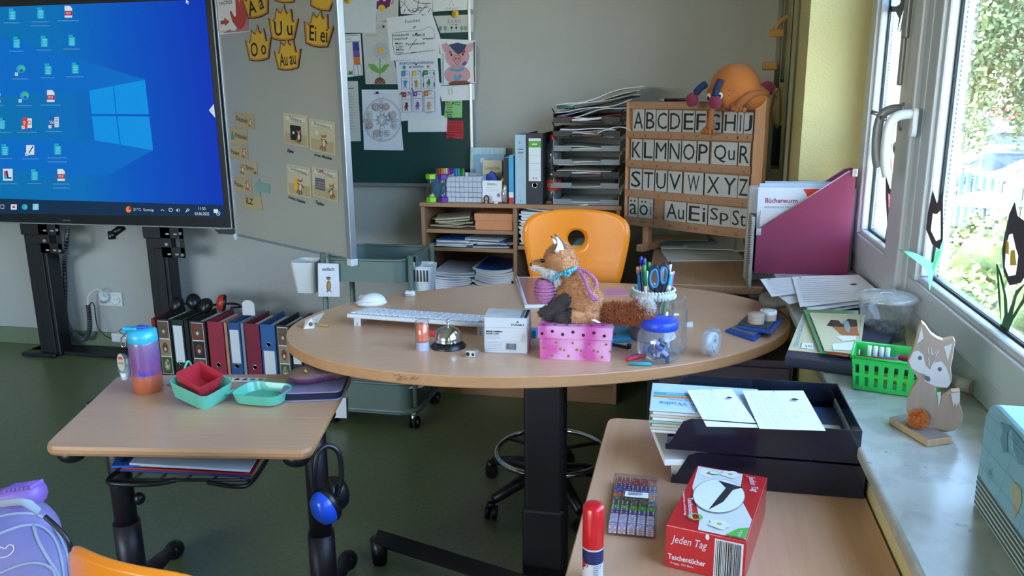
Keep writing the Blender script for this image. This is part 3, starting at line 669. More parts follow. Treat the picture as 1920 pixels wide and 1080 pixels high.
# wire book rack below the top
mb = MB();zr = .565;b0,b1 = sl_(*P(205,905,z=.545).xy),sl_(*P(470,908,z=.545).xy)
def rackpt(px,py,z): v = sl_(*P(px,py,z=z).xy);return (v.x,v.y,z)
mb.tube(bez([rackpt(505,850,.625),rackpt(500,862,.60),rackpt(470,905,.545),rackpt(440,912,.542),rackpt(390,904,.545)],6),.0055,BLKP,8)
mb.tube(bez([rackpt(330,900,.545),rackpt(280,908,.542),rackpt(210,906,.543),rackpt(206,895,.545),rackpt(225,880,.55),rackpt(235,850,.62)],6),.0065,BLKP,8)
mb.tube([rackpt(208,900,.547),rackpt(470,900,.547)],.004,BLKP,6)
for px in (250,300,350,400,450): a = rackpt(px,900,.547);mb.tube([a,(a[0],a[1]+.26,.548),(a[0],a[1]+.28,.625)],.003,BLKP,6)
mb.build('book_rack',sd)
# ---- near right desk
RZ = .70
rd = thing('side_desk','beech desk against the window sill at lower right','desk',(0,0,0))
mb = MB();pp = [Vector((-.160,.30)),Vector((.343,.30)),Vector((.343,1.70)),Vector((-.143,1.70))]
mb.prism(roundpoly(pp,.03),RZ-.025,RZ,BEECHE,.006,top=woodmat('beech_laminate_y','#d0a686','#c59b7b','Y',1.,.33,.15));mb.build('tabletop',rd)
for x,y in ((-.09,.42),(.28,.42),(-.07,1.55),(.28,1.55)): mb = MB();mb.cyl((x,y,0),(x,y,RZ-.025),.02,BLK,n=16);mb.build('leg',rd)
# ---- back desk along the window wall
bd = thing('back_desk','beech desk in the far window corner under the letter board','desk',(0,0,0))
mb = MB();mb.box((.09,3.36,.735),(.40,1.04,.03),woodmat('back_beech','#b08a6b','#a17b5c','Y',1.,.45),.004);mb.build('tabletop',bd)
for x,y in ((-.08,2.85),(.26,2.85),(-.08,3.8),(.26,3.8)): mb = MB();mb.box((x,y,.36),(.035,.035,.72),mat('grey_metal_leg','#53555c',.5),.004);mb.build('leg',bd)
mb = MB();mb.box((.10,3.83,.42),(.38,.015,.56),mat('grey_metal_leg','#53555c',.5),.003);mb.build('modesty_panel',bd)
# low cupboard under the sill, seen beneath the oval desk
cb = thing('low_cupboard','dark violet-grey cupboard front below the oval desk','cupboard',(0.0,2.50,0));mb = MB();VIO = mat('violet_grey_front','#4a4250',.5)
mb.box((.14,.02,.34),(.37,.5,.66),VIO,.003);mb.build('body',cb);mb = MB();mb.box((.14,-.236,.34),(.35,.012,.62),VIO,.003);mb.build('door',cb)
# ---- display on stand
TY = 3.62;TP = Plane((0,TY,0));zt = P(0,13,Y=TY).z;br = P(437,429,Y=TY);ZB = P(0,418,Y=TY).z;TR = br.x;TL = TR-1.92;ZT = zt+.035
tv = thing('wall_display','large interactive display with blue desktop screen at upper left','display',((TL+TR)/2,TY+.035,(ZB+ZT)/2));tc_ = tv.location.copy()
BEZ = mat('display_bezel','#0b0d14',.3,var=.02)
mb = MB();mb.T = Matrix.Translation(-tc_);mb.box(((TL+TR)/2,TY+.035,(ZB+ZT)/2),(TR-TL,.065,ZT-ZB),BEZ,.006);mb.build('housing',tv)
mb = MB();mb.T = Matrix.Translation(-tc_);mb.box((TR-.004,TY,(ZB+ZT)/2),(.006,.012,ZT-ZB-.01),ALU,.002);mb.box(((TL+TR)/2,TY-.002,ZB+.004),(TR-TL,.012,.006),ALU,.002);mb.build('edge_trim',tv)
zs0 = P(200,402,Y=TY).z;xs1 = P(421,405,Y=TY).x;xs0 = TL+.035;zs1 = zt
def screenmat():
    m = mat('screen_wallpaper','#0a60c8',.5,emit=SCRK,spec=.1);nt = m.node_tree;L = nt.links;b = nt.nodes['Principled BSDF']
    tc = nt.nodes.new('ShaderNodeTexCoord');sx = nt.nodes.new('ShaderNodeSeparateXYZ');L.new(tc.outputs['Object'],sx.inputs[0])
    mr = nt.nodes.new('ShaderNodeMapRange');mr.inputs[1].default_value = -.35;mr.inputs[2].default_value = .96;L.new(sx.outputs[0],mr.inputs[0])
    cr = nt.nodes.new('ShaderNodeValToRGB');e = cr.color_ramp.elements;e[0].color = (*lin('#0873b4'),1);e[1].color = (*lin('#0838b8'),1);e[1].position = .95
    for p_,c_ in ((.35,'#0870bd'),(.6,'#0657c4')): x = e.new(p_);x.color = (*lin(c_),1)
    L.new(mr.outputs[0],cr.inputs[0]);L.new(cr.outputs[0],b.inputs['Emission Color']);b.inputs['Emission Strength'].default_value = SCRK*.95;return m
mb = MB();mb.T = Matrix.Translation(-tc_)
mb.box(((xs0+xs1)/2,TY+.0012,(zs0+zs1)/2),(xs1-xs0,.001,zs1-zs0),screenmat());mb.build('screen',tv)
kx = (P(401,200,Y=TY)-P(400,200,Y=TY)).length
mb = MB();mb.T = Matrix.Translation((-tc_.x,-tc_.y,-tc_.z));D = Draw(mb,lambda a,b,l: (a,TY-l,b),TP.uv,.0006,.00005,kx)
eTB,eW,eL1,eL2 = emis('taskbar','#14304e'),emis('white','#cdd9e6'),emis('logo','#0c8fe0'),emis('glow','#086ac4')
D.poly([(272,149),(150,112),(-300,-20),(-300,200),(165,172)],eL2);D.poly([(178,262),(287,282),(200,330),(-200,310),(-200,260)],eL2)
for q in ([(167,170),(212,161),(217.5,214),(172,213.5)],[(213.5,160.7),(272,149.5),(279.5,214.5),(219,214)],[(172.4,218),(218,218),(225,271),(177.5,263)],[(220,218),(280,218.5),(287.5,282),(226.5,271.5)]): D.poly(q,eL1)
mb.build('desktop_logo',tv)
mb = MB();mb.T = Matrix.Translation((-tc_.x,-tc_.y,-tc_.z));D = Draw(mb,lambda a,b,l: (a,TY-l,b),TP.uv,.0015,.00004,kx)
D.poly([(-700,352),(419,384.5),(421,406.5),(-700,390)],eTB)
D.text('21°C  Sonnig',269,393.6,6.5,eW,38);D.text('11:53',379,391,5.5,eW,13);D.text('03.06.2025',379,400.7,5.5,eW,27)
D.ell(241.5,392.5,5,6,emis('orange','#e8803a'));D.ell(244,390.5,2.5,3,emis('darkred','#a33a30'))
D.line([(302,395),(305,392.5),(308,395)],1,eW);D.ring(320.5,393.5,3.5,3,1,eW);D.poly([(331,393),(334,391),(334,397),(331,395)],eW);D.line([(336,391),(337.5,394),(336,397)],.8,eW);D.line([(349,398),(352,391),(356,393),(352,396)],1.2,eW)
D.rect(401,392,409,399,eW);D.ring(409.5,400,3.2,3.8,1,eW);D.text('4',409.5,400,4,eW)
D.rect(21,383,32,393,eW);D.rect(24,386,29,390,emis('darkred','#a33a30'));D.ell(47,388,5.5,5.5,emis('edge','#2a9ad0'));D.ell(48.5,388.5,3,2.6,emis('edgegreen','#46b87a'));D.rect(62,382,73,393.5,emis('palecyan','#7cc6e0'));D.line([(66,391),(70,384)],1,eW);D.line([(2,384),(8,384),(8,391),(2,391)],1,eW,True)
mb.build('taskbar',tv)
eDOC,eDK,eRED,eLN = emis('doc','#1aa3c9'),emis('docdark','#1c2f70'),emis('pdfred','#a52440'),emis('docline','#8fd6e6')
def icon(kind,x,y,lab=True,l2=False):
    mb = MB();o0 = tc_;mb.T = Matrix.Translation((-tc_.x,-tc_.y,-tc_.z));D = Draw(mb,lambda a,b,l: (a,TY-l,b),TP.uv,.0012,.00004,kx)
    if kind == 'doc':
        D.poly([(x-6,y-10),(x+3,y-10),(x+7,y-6),(x+7,y+11),(x-6,y+11)],eDOC);D.poly([(x+3,y-10),(x+7,y-6),(x+3,y-6)],eDK)
        for k in range(5): D.line([(x-3.5,y-3+k*3),(x+5,y-3+k*3)],.9,eLN)
    elif kind == 'pdf':
        D.poly([(x-7,y-11),(x+3,y-11),(x+7,y-6),(x+7,y+11),(x-7,y+11)],eW);D.rect(x-7,y-1.5,x+7,y+7,eRED);D.text('PDF',x,y+2.7,4.6,eW)
    elif kind == 'edge': D.ell(x,y,9.5,10,emis('edgeblue','#1765b8'));D.ell(x+1,y-2,8.5,8,emis('edge','#2a9ad0'));D.ell(x+3,y-2,6,5.2,emis('edgegreen','#46b87a'));D.ell(x+2,y+1.5,3.4,3,emis('edgeblue','#1765b8'))
    elif kind == 'ppt': D.rect(x-2,y-9,x+9,y+9,eW);D.ring(x+4.5,y-1,3,3.4,1.4,emis('pptred','#c8402c'));D.poly([(x-9,y-9),(x+1,y-11),(x+1,y+11),(x-9,y+9)],emis('pptred','#c8402c'));D.text('P',x-4,y,8,eW)
    elif kind == 'word': D.rect(x-2,y-10,x+9,y+9,eW);[D.line([(x+2,y-7+k*3),(x+8,y-7+k*3)],.9,emis('wordblue','#2058a8')) for k in range(5)];D.poly([(x-9,y-9),(x+1,y-11),(x+1,y+11),(x-9,y+9)],emis('wordblue','#2058a8'));D.text('W',x-4,y,7,eW)
    elif kind == 'note': D.poly([(x-8,y-9),(x+7,y-9),(x+7,y+9),(x-8,y+9)],eW);D.line([(x-3,y+6),(x+5,y-7)],2,eDK)
    elif kind == 'L': D.poly([(x-9,y-11),(x+9,y-11),(x+9,y+11),(x-9,y+11)],eW);D.rect(x-7,y-7,x-1,y+8,emis('multi','#c03a60'));D.rect(x-7,y+1,x-1,y+8,eDOC);D.text('L',x+2,y,15,eDK,off=.03)
    if kind in ('edge','ppt','word','note'): D.rect(x-10,y+5,x-4.5,y+11,eW);D.line([(x-8.5,y+9.5),(x-6,y+6.5)],1,eDK)
    rr = random.Random(int(x*7+y));w0 = rr.uniform(13,20)
    for j in range(2 if l2 else 1):
        xx = x-w0
        while xx < x+w0: w1 = rr.uniform(1.2,3.6);D.line([(xx,y+17+j*7.5),(min(xx+w1,x+w0),y+17+j*7.5)],1.3,emis('caption','#5f97c4'));xx += w1+.7
    mb.build('icon',tv)
for a in (('doc',23,26),('doc',76,24,True,True),('pdf',128.5,22),('doc',31,79),('doc',83,77),('doc',134.5,75),('edge',38.5,131),('doc',90,129),('doc',141,127),('pdf',-6,181),('edge',45.5,181),('pdf',95.5,180),
          ('doc',3,231),('ppt',51,231),('word',101.5,229.5),('doc',9,280),('note',57.5,281),('doc',108,279,True,True),('L',15,327.5),('doc',64.5,327),('pdf',115,328,True,True)): icon(*a)
mb = MB();mb.T = Matrix.Translation((-tc_.x,-tc_.y,-tc_.z));D = Draw(mb,lambda a,b,l: (a,TY-l,b),TP.uv,.0012,.00004,kx)
D.poly([(349,-1),(349,7),(351,5),(353,8.5),(354,8),(352.3,4.6),(355,4)],eW);D.poly([(401,195),(392,207),(404,221)],eW);D.ell(397.5,208,.8,1,eDK);mb.build('screen_pointer',tv)
mb = MB();mb.T = Matrix.Translation((-tc_.x,-tc_.y,-tc_.z));D = Draw(mb,lambda a,b,l: (a,TY-l,b),TP.uv,.001,.0001,kx);D.text('OPTOMA',125,413.3,2.6,ALU,14);mb.build('maker_mark',tv)
# stand
st = thing('display_stand','black two-column floor stand carrying the display','stand',(-3.05,3.76,0))
def W(x,y,z): return (x+3.05,y-3.76,z)
for xa,xb in ((P(54,470,Y=3.74).x,P(94,470,Y=3.74).x),(P(280,470,Y=3.74).x,P(319,470,Y=3.74).x)):
    xm = (xa+xb)/2;ww = xb-xa
    mb = MB();mb.box(W(xm,3.76,.40),(ww*.98,.09,.80),BLK,.008,2);mb.box(W(xm+ww*.12,3.712,.32),(ww*.42,.012,.64),BLK,.003);mb.build('column',st)
    mb = MB();mb.box(W(xm,3.755,.9),(ww*1.06,.10,.42),BLK,.006,2);mb.build('sleeve',st)
    z0 = P(300,482,Y=3.70).z;z1 = z0+.22;bx0 = xb-.02;bx1 = xb+.115
    mb = MB()
    for c,d in (((bx0+.03,3.70,(z0+z1)/2),(.06,.006,z1-z0)),((bx1-.012,3.70,(z0+z1)/2),(.024,.006,z1-z0)),(((bx0+bx1)/2,3.70,z0+.028),(bx1-bx0,.006,.056)),(((bx0+bx1)/2,3.70,z0+.16),(bx1-bx0,.006,.12))): mb.box(W(*c),d,BLK,.002)
    for dx in (.045,.09):
        for zz in (z0+.018,z0+.125): mb.box(W(bx0+dx,3.695,zz),(.018,.003,.008),WALL)
    for zz in (z0+.016,z0+.13): mb.cyl(W(bx1-.012,3.70,zz),W(bx1-.012,3.69,zz),.008,GREYPLA,n=12)
    mb.cyl(W(bx0+.035,3.70,z0+.07),W(bx0+.035,3.69,z0+.07),.008,ALU,n=12);mb.build('mounting_bracket',st)
mb = MB();mb.box(W(-3.08,3.80,.012),(1.05,.13,.02),BLK,.004);mb.box(W(-3.50,3.76,.012),(.22,.16,.02),BLK,.004);mb.build('base_plate',st)
# cable loop, socket, plugs
sp = P(209,560,Y=3.9)
so_ = thing('wall_socket','white double wall socket between the stand columns','socket',(sp.x,3.9,sp.z));WSK = mat('socket_white','#d3d8da',.4,var=.01)
mb = MB();mb.box((0,-.006,0),(.152,.012,.081),WSK,.004);mb.build('frame',so_)
for s_ in (-1,1): mb = MB();mb.lathe([(.030,.0),(.030,.006),(.024,.006),(.020,-.002),(.0,-.002)],WSK,24,cap=False);mb.cyl((-.009,0,-.001),(-.009,0,.0),.0025,GASK,n=8);mb.cyl((.009,0,-.001),(.009,0,0),.0025,GASK,n=8);mb.box((0,.021,.001),(.006,.003,.003),ALU);mb.build('insert',so_,(s_*.036,-.0125,0),(R_(90),0,0))
ca = thing('display_cable','black spiral-wrapped cable hanging from the display to the socket','cable',(0,3.83,0))
def Wc(px,py,Y=3.83): q = P(px,py,Y=Y);return (q.x,q.y-3.83,q.z)
path = bez([Wc(127,425,3.70),Wc(124,460,3.69),Wc(121,490),Wc(122,540),Wc(122,580),Wc(127,608),Wc(140,628),Wc(158,637),Wc(167,622),Wc(168,600),Wc(165,572)],14)
mb = MB();mb.tube(path,.012,BLKP,8);mb.build('core',ca)
mb = MB()
for k in range(0,len(path)-1,2):
    a,b = path[k],path[k+1];t_ = (b-a).normalized();u_ = t_.cross(Vector((0,1,0))).normalized();v_ = t_.cross(u_)
    mb.tube([a+(u_*math.cos(g)+v_*math.sin(g))*.0135+t_*.004*g/6.28 for g in [i*.7 for i in range(10)]],.0016,mat('cable_wrap_grey','#6a6c74',.5),4)
mb.build('spiral_wrap',ca)
mb = MB();mb.tube(bez([Wc(165,572),Wc(166,556),Wc(174,546),Wc(184,542),Wc(192,548),Wc(197,557,3.86)],8),.004,WSK,8);mb.build('plug_lead',ca)
mb = MB();q0,q1 = Wc(196,556,3.86),Wc(196,562,3.885);mb.cyl(q0,q1,.022,WSK,n=18);mb.build('plug',ca)
mb = MB();mb.tube(bez([Wc(167,575),Wc(172,567),Wc(177,574),Wc(179,592),Wc(183,612),Wc(195,628),Wc(214,637)],8),.003,BLKP,8);mb.build('thin_lead',ca)
q = P(230,632,Y=3.85);t = thing('power_adapter','white power adapter box low on the wall behind the bottle','adapter',(q.x,3.862,q.z));mb = MB();mb.box((0,0,0),(.115,.07,.052),WSK,.006);mb.build('body',t)
# clamp arm beneath the display
q = P(218,432,Y=3.68);t = thing('microphone_arm','short black arm hanging under the display centre','arm',q);mb = MB()
a = P(232,424,Y=3.68)-q;b = P(209,441,Y=3.64)-q;mb.tube([a,b],[.02,.018],BLKP,8);mb.build('arm',t);mb = MB();mb.cyl(b+Vector((-.012,-.01,0)),b+Vector((.018,.01,0)),.022,BLKP,n=16)
for s_ in (-1,1): mb.cyl(b+Vector((s_*.009,-.022,-.003)),b+Vector((s_*.009,-.024,-.003)),.004,ALU,n=8)
mb.build('head',t)
# ---- whiteboard wing
WBL,WBR = Vector((-2.165,3.60,0)),Vector((-1.325,3.078,0));WU = (WBR-WBL).normalized();WP = Plane(WBL,WU);WLEN = (WBR-WBL).length;WB0 = .739;WB1 = 2.02
wb = thing('whiteboard_wing','tilted-out whiteboard wing with aluminium frame beside the display','whiteboard',WBL,WP.rz)
WBM = mat('whiteboard_enamel','#a9a9a2',.22,var=.01,coat=.3)
mb = MB();mb.box((WLEN/2,.011,(WB0+WB1)/2),(WLEN-.01,.018,WB1-WB0-.01),WBM);mb.build('panel',wb)
for nm,c,d in (('frame',(WLEN/2,.009,WB0+.006),(WLEN,.026,.012)),('frame',(WLEN/2,.009,WB1),(WLEN,.026,.02)),('frame',(.006,.009,(WB0+WB1)/2),(.012,.026,WB1-WB0)),('frame',(WLEN-.014,.006,(WB0+WB1)/2),(.030,.030,WB1-WB0))):
    mb = MB();mb.box(c,d,ALU,.002);mb.build(nm,wb)
for x in (.004,WLEN-.014): mb = MB();mb.box((x,.006,WB0-.004),(.036 if x > .1 else .02,.034,.03),WHITEPL,.004);mb.build('corner_cap',wb)
mb = MB();mb.cyl((.0,.03,WB0-.005),(0,.03,WB1),.009,ALU,n=12);mb.build('hinge_rod',wb)
q = P(420,437,Y=3.68);t = thing('mounting_plate','grey triangular metal plate under the display corner','plate',(q.x,3.70,q.z));mb = MB();mb.prism([(-.1,.06),(.09,.1),(.11,-.08),(0,-.06)],-.003,.003,ALU);mb.build('plate',t)
KW = .0021
def wcard(q,name,lab,m=None,group=None,cat='card',lift=0.): return sheet(WP,q,name,lab,cat,m,group,.0008,lift)
CRO = mat('crown_edge_orange','#b9761c',.5);CRY = mat('crown_yellow','#d3a92a',.5,var=.12,scale=25)
def crown(cx,cy,w_,h_,ang,text,lab):
    shp = [(-.5,-.10),(-.36,.5),(.36,.5),(.5,-.12),(.44,-.18)]
    pts = []
    tips = [(-.5,-.15),(-.25,-.42),(0,-.55),(.25,-.42),(.5,-.15)]
    for i,(x,y) in enumerate(tips):
        pts.append((x,y))
        if i < 4: nx,ny = tips[i+1];pts += [(x+(nx-x)*.22,max(y,ny)+.06),(x+(nx-x)*.55,max(y,ny)+.12),(x+(nx-x)*.85,max(y,ny)+.0)]
    pts += [(.37,.45),(.12,.5),(-.12,.5),(-.37,.45)]
    a = R_(ang);f = lambda k: [(cx+(x*math.cos(a)-y*math.sin(a))*w_*k,cy+(x*math.sin(a)+y*math.cos(a))*h_*k) for x,y in pts]
    uv = [WP.uv(*p) for p in f(1)];cu,cv = WP.uv(cx,cy);root = thing('crown_card',lab,'card',WP.o+WP.u*cu+Vector((0,0,cv))+WP.n*.0005,WP.rz,'yellow crown cards on the whiteboard')
    root.location = WP.o+WP.u*cu+Vector((0,0,cv))+Vector((WU.y,-WU.x,0))*.0005
    mb = MB();mb.T = Matrix(((1,0,0,0),(0,0,-1,0),(0,1,0,0),(0,0,0,1)));mb.prism([(u-cu,v-cv) for u,v in uv],0,.0012,INK);mb.T = Matrix()
    D = Draw(mb,lambda p,q_,l: (p,-l,q_),lambda x,y: (WP.uv(x,y)[0]-cu,WP.uv(x,y)[1]-cv),.0014,.0002,KW)
    D.poly(f(.95),CRO);D.poly([(x,y+.5) for x,y in f(.84)],CRY)
    if text: D.text(text,cx,cy+h_*.14,h_*.42,INK,w_*.58,-ang,off=.012)
    mb.build('card',root)
crown(480,1,52,66,-12,'A a','yellow paper crown with A a, cut by the top edge next to the hand poster')
crown(535,-22,50,56,4,'','yellow paper crown peeking down at the top, left of centre')
crown(606,-10,50,60,14,'','yellow paper crown peeking down at the top right of the whiteboard')
crown(532,44,58,66,2,'U u','yellow paper crown lettered U u')
crown(598,54,58,70,8,'Ei ei','yellow paper crown lettered Ei ei')
crown(485,82,50,66,-4,'O o','yellow paper crown lettered O o')
crown(540,102,52,60,-3,'Au au','yellow paper crown lettered Au au, lowest crown')
r,mb,D = wcard([(404,-36),(466,-34),(468.5,59),(412,65.5)],'hand_poster','white poster with a red left hand and arrow, lettered rechts',None,None,'poster')
PKP = mat('poster_pink','#a87f80',.6);D.poly([(446,8),(467,-34),(468,58),(418,62),(430,55),(440,59),(446,52)],PKP);D.text('rechts',423,4,9,INK,25)
RH = mat('hand_red','#b8453c',.6)
D.poly([(446,54),(436,40),(431,22),(434,20),(440,32),(443,30),(441,-16),(446,-16),(449,10),(452,-24),(457,-24),(457,10),(461,-18),(466,-16),(464,12),(467,16),(464,30),(458,50),(452,55)],RH)
D.poly([(414,39),(421,38),(421,33),(430.5,40.5),(423,49),(422,45),(414,46)],RH);D.line([(414,60),(420,57),(425,61),(431,56),(438,59),(446,56)],1,PKP);mb.build('poster',r)
SAND = mat('card_sand','#b3a27c',.6,var=.06,scale=12);SANDL = mat('card_sand_light','#c4bba0',.6);FXO = mat('fox_orange_print','#b5683a',.6);FXD = mat('fox_dark_print','#2b2320',.6);FXW = mat('fox_white_print','#d3cfc6',.6);TEAL = mat('teal_paper','#7f9f9a',.7)
def foxlet(D,x,y,s,f=1):
    """small upright fox: legs, body, belly, head, ears"""
    D.poly([(x-2*f*s,y+4*s),(x-6*f*s,y+7*s),(x-7*f*s,y+13*s),(x-3*f*s,y+11*s)],FXO)
    D.line([(x-1.3*s,y+6*s),(x-1.5*s,y+15*s)],2.2*s,FXD);D.line([(x+1.7*s,y+6*s),(x+2.4*s,y+15*s)],2.2*s,FXD)
    D.ell(x,y+2*s,3.2*s,7*s,FXO,12);D.ell(x+.4*f*s,y+2*s,2*s,6*s,FXW,12);D.line([(x+2*s,y-3*s),(x+6*f*s,y+3*s)],1.6*s,FXD);D.line([(x-2*s,y-3*s),(x-5*f*s,y-6*s)],1.6*s,FXD)
    D.poly([(x-4*s,y-13*s),(x-1.5*s,y-10.5*s),(x+2*s,y-10.5*s),(x+4.5*s,y-13.5*s),(x+4*s,y-8*s),(x+.5*s,y-4*s),(x-3.5*s,y-8*s)],FXO);D.poly([(x-2.5*s,y-7*s),(x+.5*s,y-4*s),(x+3*s,y-7*s),(x+.5*s,y-6.5*s)],FXW)
for q,tx,lab,i in (([(441,209),(475,214),(477,243.5),(442,238)],'Deutsch','sand-coloured day card lettered Deutsch',0),([(430,239),(463,244),(464,272),(432,268)],'Frühstück','sand-coloured day card lettered Frühstück with green bottle',1),
        ([(433,272.5),(464,276),(466,300),(433.5,297)],'Pause','upper sand-coloured day card lettered Pause',2),([(449,304),(481.5,303.5),(483,331.5),(450,327.5)],'Sport','sand-coloured day card lettered Sport',3),
        ([(439.5,331.5),(470,335),(473,362.5),(441,358.5)],'Pause','lower sand-coloured day card lettered Pause, beside the teal arrow',4),([(454,366),(489,368),(492.5,394.5),(457.5,392.5)],'ILZ','sand-coloured day card lettered ILZ, lowest of its column',5)):
    r,mb,D = wcard(q,'day_card',lab,SAND,'day cards in a column on the whiteboard');cx = sum(p[0] for p in q)/4;cy = sum(p[1] for p in q)/4
    if tx in ('Deutsch',): D.text(tx,cx-5,cy-2,9,INK,21,-8,off=.015);foxlet(D,cx+11,cy+3,.62)
    elif tx == 'Frühstück': D.text(tx,cx+5,cy,8,INK,21,-6,off=.015);D.poly([(434,258),(435,246),(437,246),(439,262)],pGREEN);D.poly([(434,264),(440,262),(439,255),(435,255)],pBLUE);D.poly([(432,264),(438,266),(440,261)],pYEL)
    elif tx == 'ILZ': D.text(tx,cx-5,cy-3,11,INK,13,-3,off=.02)
    elif tx == 'Sport': D.text(tx,cx+3,cy-1,9,INK,15,-5,off=.015);foxlet(D,cx-10.5,cy,.72);D.ell(479,324,2.6,2.6,mat('fox_ball','#5c647c',.6))
    else: D.text(tx,cx-8,cy-1,8,INK,15,-6,off=.015);foxlet(D,cx+9,cy,.72)
    mb.build('card',r)
r,mb,D = wcard([(475.5,348.5),(487,334),(506,344),(506,363)],'arrow_magnet','pale teal arrow pointing left at the lower Pause card',TEAL,None,'magnet')
mb = MB();uv = [WP.uv(*p) for p in [(475.5,348.5),(487.5,334.5),(487.5,342),(505.5,345),(506,363.5),(488.5,359.5),(488,367)]];cu = sum(a for a,b in [WP.uv(*p) for p in [(475.5,348.5),(487,334),(506,344),(506,363)]])/4;cv = sum(b for a,b in [WP.uv(*p) for p in [(475.5,348.5),(487,334),(506,344),(506,363)]])/4
mb.T = Matrix(((1,0,0,0),(0,0,-1,0),(0,1,0,0),(0,0,0,1)));mb.prism([(a-cu,b-cv) for a,b in uv],0,.0015,TEAL);mb.build('arrow',r)
for q,tx,lab,i in (([(531,211),(576.5,217),(578.5,277.5),(534,269)],'Tafeldienst','duty card lettered Tafeldienst with a fox at a blackboard',0),([(579.5,221),(628,229),(630,292),(582,281)],'Austeildienst','duty card lettered Austeildienst with a waving fox',1),
        ([(537,307),(582,314),(584,372.5),(540,364)],'Garderobendienst','duty card lettered Garderobendienst with a fox and coat',2),([(584.5,311),(634,320),(634.5,379.5),(587,366.5)],'Kalenderdienst','duty card lettered Kalenderdienst with a fox at a calendar',3)):
    r,mb,D = wcard(q,'duty_card',lab,SANDL,'duty cards on the whiteboard');cx = sum(p[0] for p in q)/4;cy = sum(p[1] for p in q)/4
    L = lambda u,v: (q[0][0]*(1-u)*(1-v)+q[1][0]*u*(1-v)+q[2][0]*u*v+q[3][0]*(1-u)*v,q[0][1]*(1-u)*(1-v)+q[1][1]*u*(1-v)+q[2][1]*u*v+q[3][1]*(1-u)*v)
    D.poly([L(.04,.3),L(.96,.3),L(.96,.97),L(.04,.97)],SAND) if False else D.poly([L(.05,.62),L(.95,.62),L(.95,.96),L(.05,.96)],SAND)
    D.poly([L(.09,.08),L(.91,.08),L(.91,.25),L(.09,.25)],FXW);D.line([L(.09,.08),L(.91,.08),L(.91,.25),L(.09,.25)],.5,INKG,True);D.text(tx,*L(.5,.165),6.5,INK,30 if len(tx) > 12 else 23,-8)
    if i == 0: D.poly([L(.27,.36),L(.72,.36),L(.72,.84),L(.27,.84)],mat('board_print_dark','#17211f',.5));D.ell(*L(.4,.6),2,2.6,FXW);foxlet(D,*L(.62,.68),.95)
    if i == 1: foxlet(D,*L(.55,.66),1.15);D.ell(*L(.3,.42),3.4,4.4,FXW)
    if i == 2: D.poly([L(.3,.45),L(.42,.40),L(.45,.85),L(.28,.8)],pYEL);foxlet(D,*L(.55,.66),1.1)
    if i == 3: D.poly([L(.12,.36),L(.5,.36),L(.5,.75),L(.12,.75)],mat('calendar_print','#5d6478',.6));[D.line([L(.16,.42+.08*k),L(.46,.42+.08*k)],1,(pBLUE,pPINK,pORA,pYEL)[k]) for k in range(4)];foxlet(D,*L(.75,.68),1.05,-1)
    mb.build('card',r)
mb = MB();D = Draw(mb,lambda a,b,l: (a,-l+.002,b),WP.uv,.0004,.0001,KW)
D.text('Elena',544,283,7,INK,12,-4,off=.03,shear=.3);D.text('Jonas, Mathilda',604.5,294,7,INK,33,-6,off=.03,shear=.3);D.text('Denys, Valentin',556,375,7,INK,31,-6,off=.03,shear=.3);D.text('Taylan',599,382,8,INK,16,-6,off=.03,shear=.3)
mb.build('handwriting',wb)
t,mb,D = wcard([(600,318),(607,318.6),(607,322),(600,321.4)],'red_magnet','small red magnet on the Kalenderdienst card',pRED,None,'magnet',.002);mb.build('magnet',t)
# ---- green board
GY = 3.868;GP = Plane((0,GY,0));gr = P(884.5,250,Y=GY).x;gl = -2.35;gz = P(800,348,Y=GY).z;GTOP = 2.15
gb = thing('chalkboard','dark green board covered with pinned papers on the back wall','board',((gl+gr)/2,GY,(gz+GTOP)/2));gc = gb.location.copy()
mb = MB();mb.box((0,.008,0),(gr-gl-.01,.014,GTOP-gz-.01),mat('chalkboard_green','#123f3c',.6,var=.12,scale=4));mb.build('panel',gb)
for c,d in (((0,.012,gz+.003-gc.z),(gr-gl,.035,.016)),((0,.012,GTOP-gc.z),(gr-gl,.035,.016)),((gr-gc.x,.012,0),(.014,.035,GTOP-gz)),((gl-gc.x,.012,0),(.014,.035,GTOP-gz))): mb = MB();mb.box(c,d,ALU,.002);mb.build('frame',gb)
KG = (P(801,200,Y=GY)-P(800,200,Y=GY)).length
def gsheet(q,name,lab,lift,m=None,cat='drawing'):
    return sheet(GP,q,name,lab,cat,m,'papers pinned on the green board',.0006,lift)
SK = mat('pencil_sketch','#8d929a',.8); 
r,mb,D = gsheet([(-9+645,-20),(708,-20),(705,62),(638,62)],'crumpled_paper','crumpled white paper under a yellow smiley magnet',.006,mat('crumpled_white','#d5dade',.8,bump=1.0,bscale=14),'paper');mb.build('sheet',r)
r,mb,D = gsheet([(636,65),(676,63.5),(681,141),(643,146)],'house_drawing',"child's drawing of a house with blue, purple and orange blocks",.001)
D.line([(640,68),(673,66),(675,77),(640,80)],.8,INK,True);D.text('MILAN',650,73,4,pGREEN,18)
for k,(c_,y0,y1) in enumerate((('blue',79,95),('purple',95,107),('orange',107,121))): D.poly([(661+k,y0),(673+k,y0-.5),(674.5+k,y1),(662+k,y1)],{'blue': mat('p_navy','#41478a',.7),'purple': pPUR,'orange': pORA}[c_])
D.line([(664,122),(677,121),(679,140),(664,142)],.8,INK,True);D.poly([(647,127),(651,125),(652,141),(647,142)],pORA);D.poly([(653,140),(655,131),(658,136),(661,131),(662,140)],pGREEN);D.line([(671,122),(672,141)],.6,INK);mb.build('sheet',r)
r,mb,D = gsheet([(706,-20),(748,-20),(747,36),(706,41)],'owl_drawing','drawing of a purple owl at the top of the green board',.002,PAPER2)
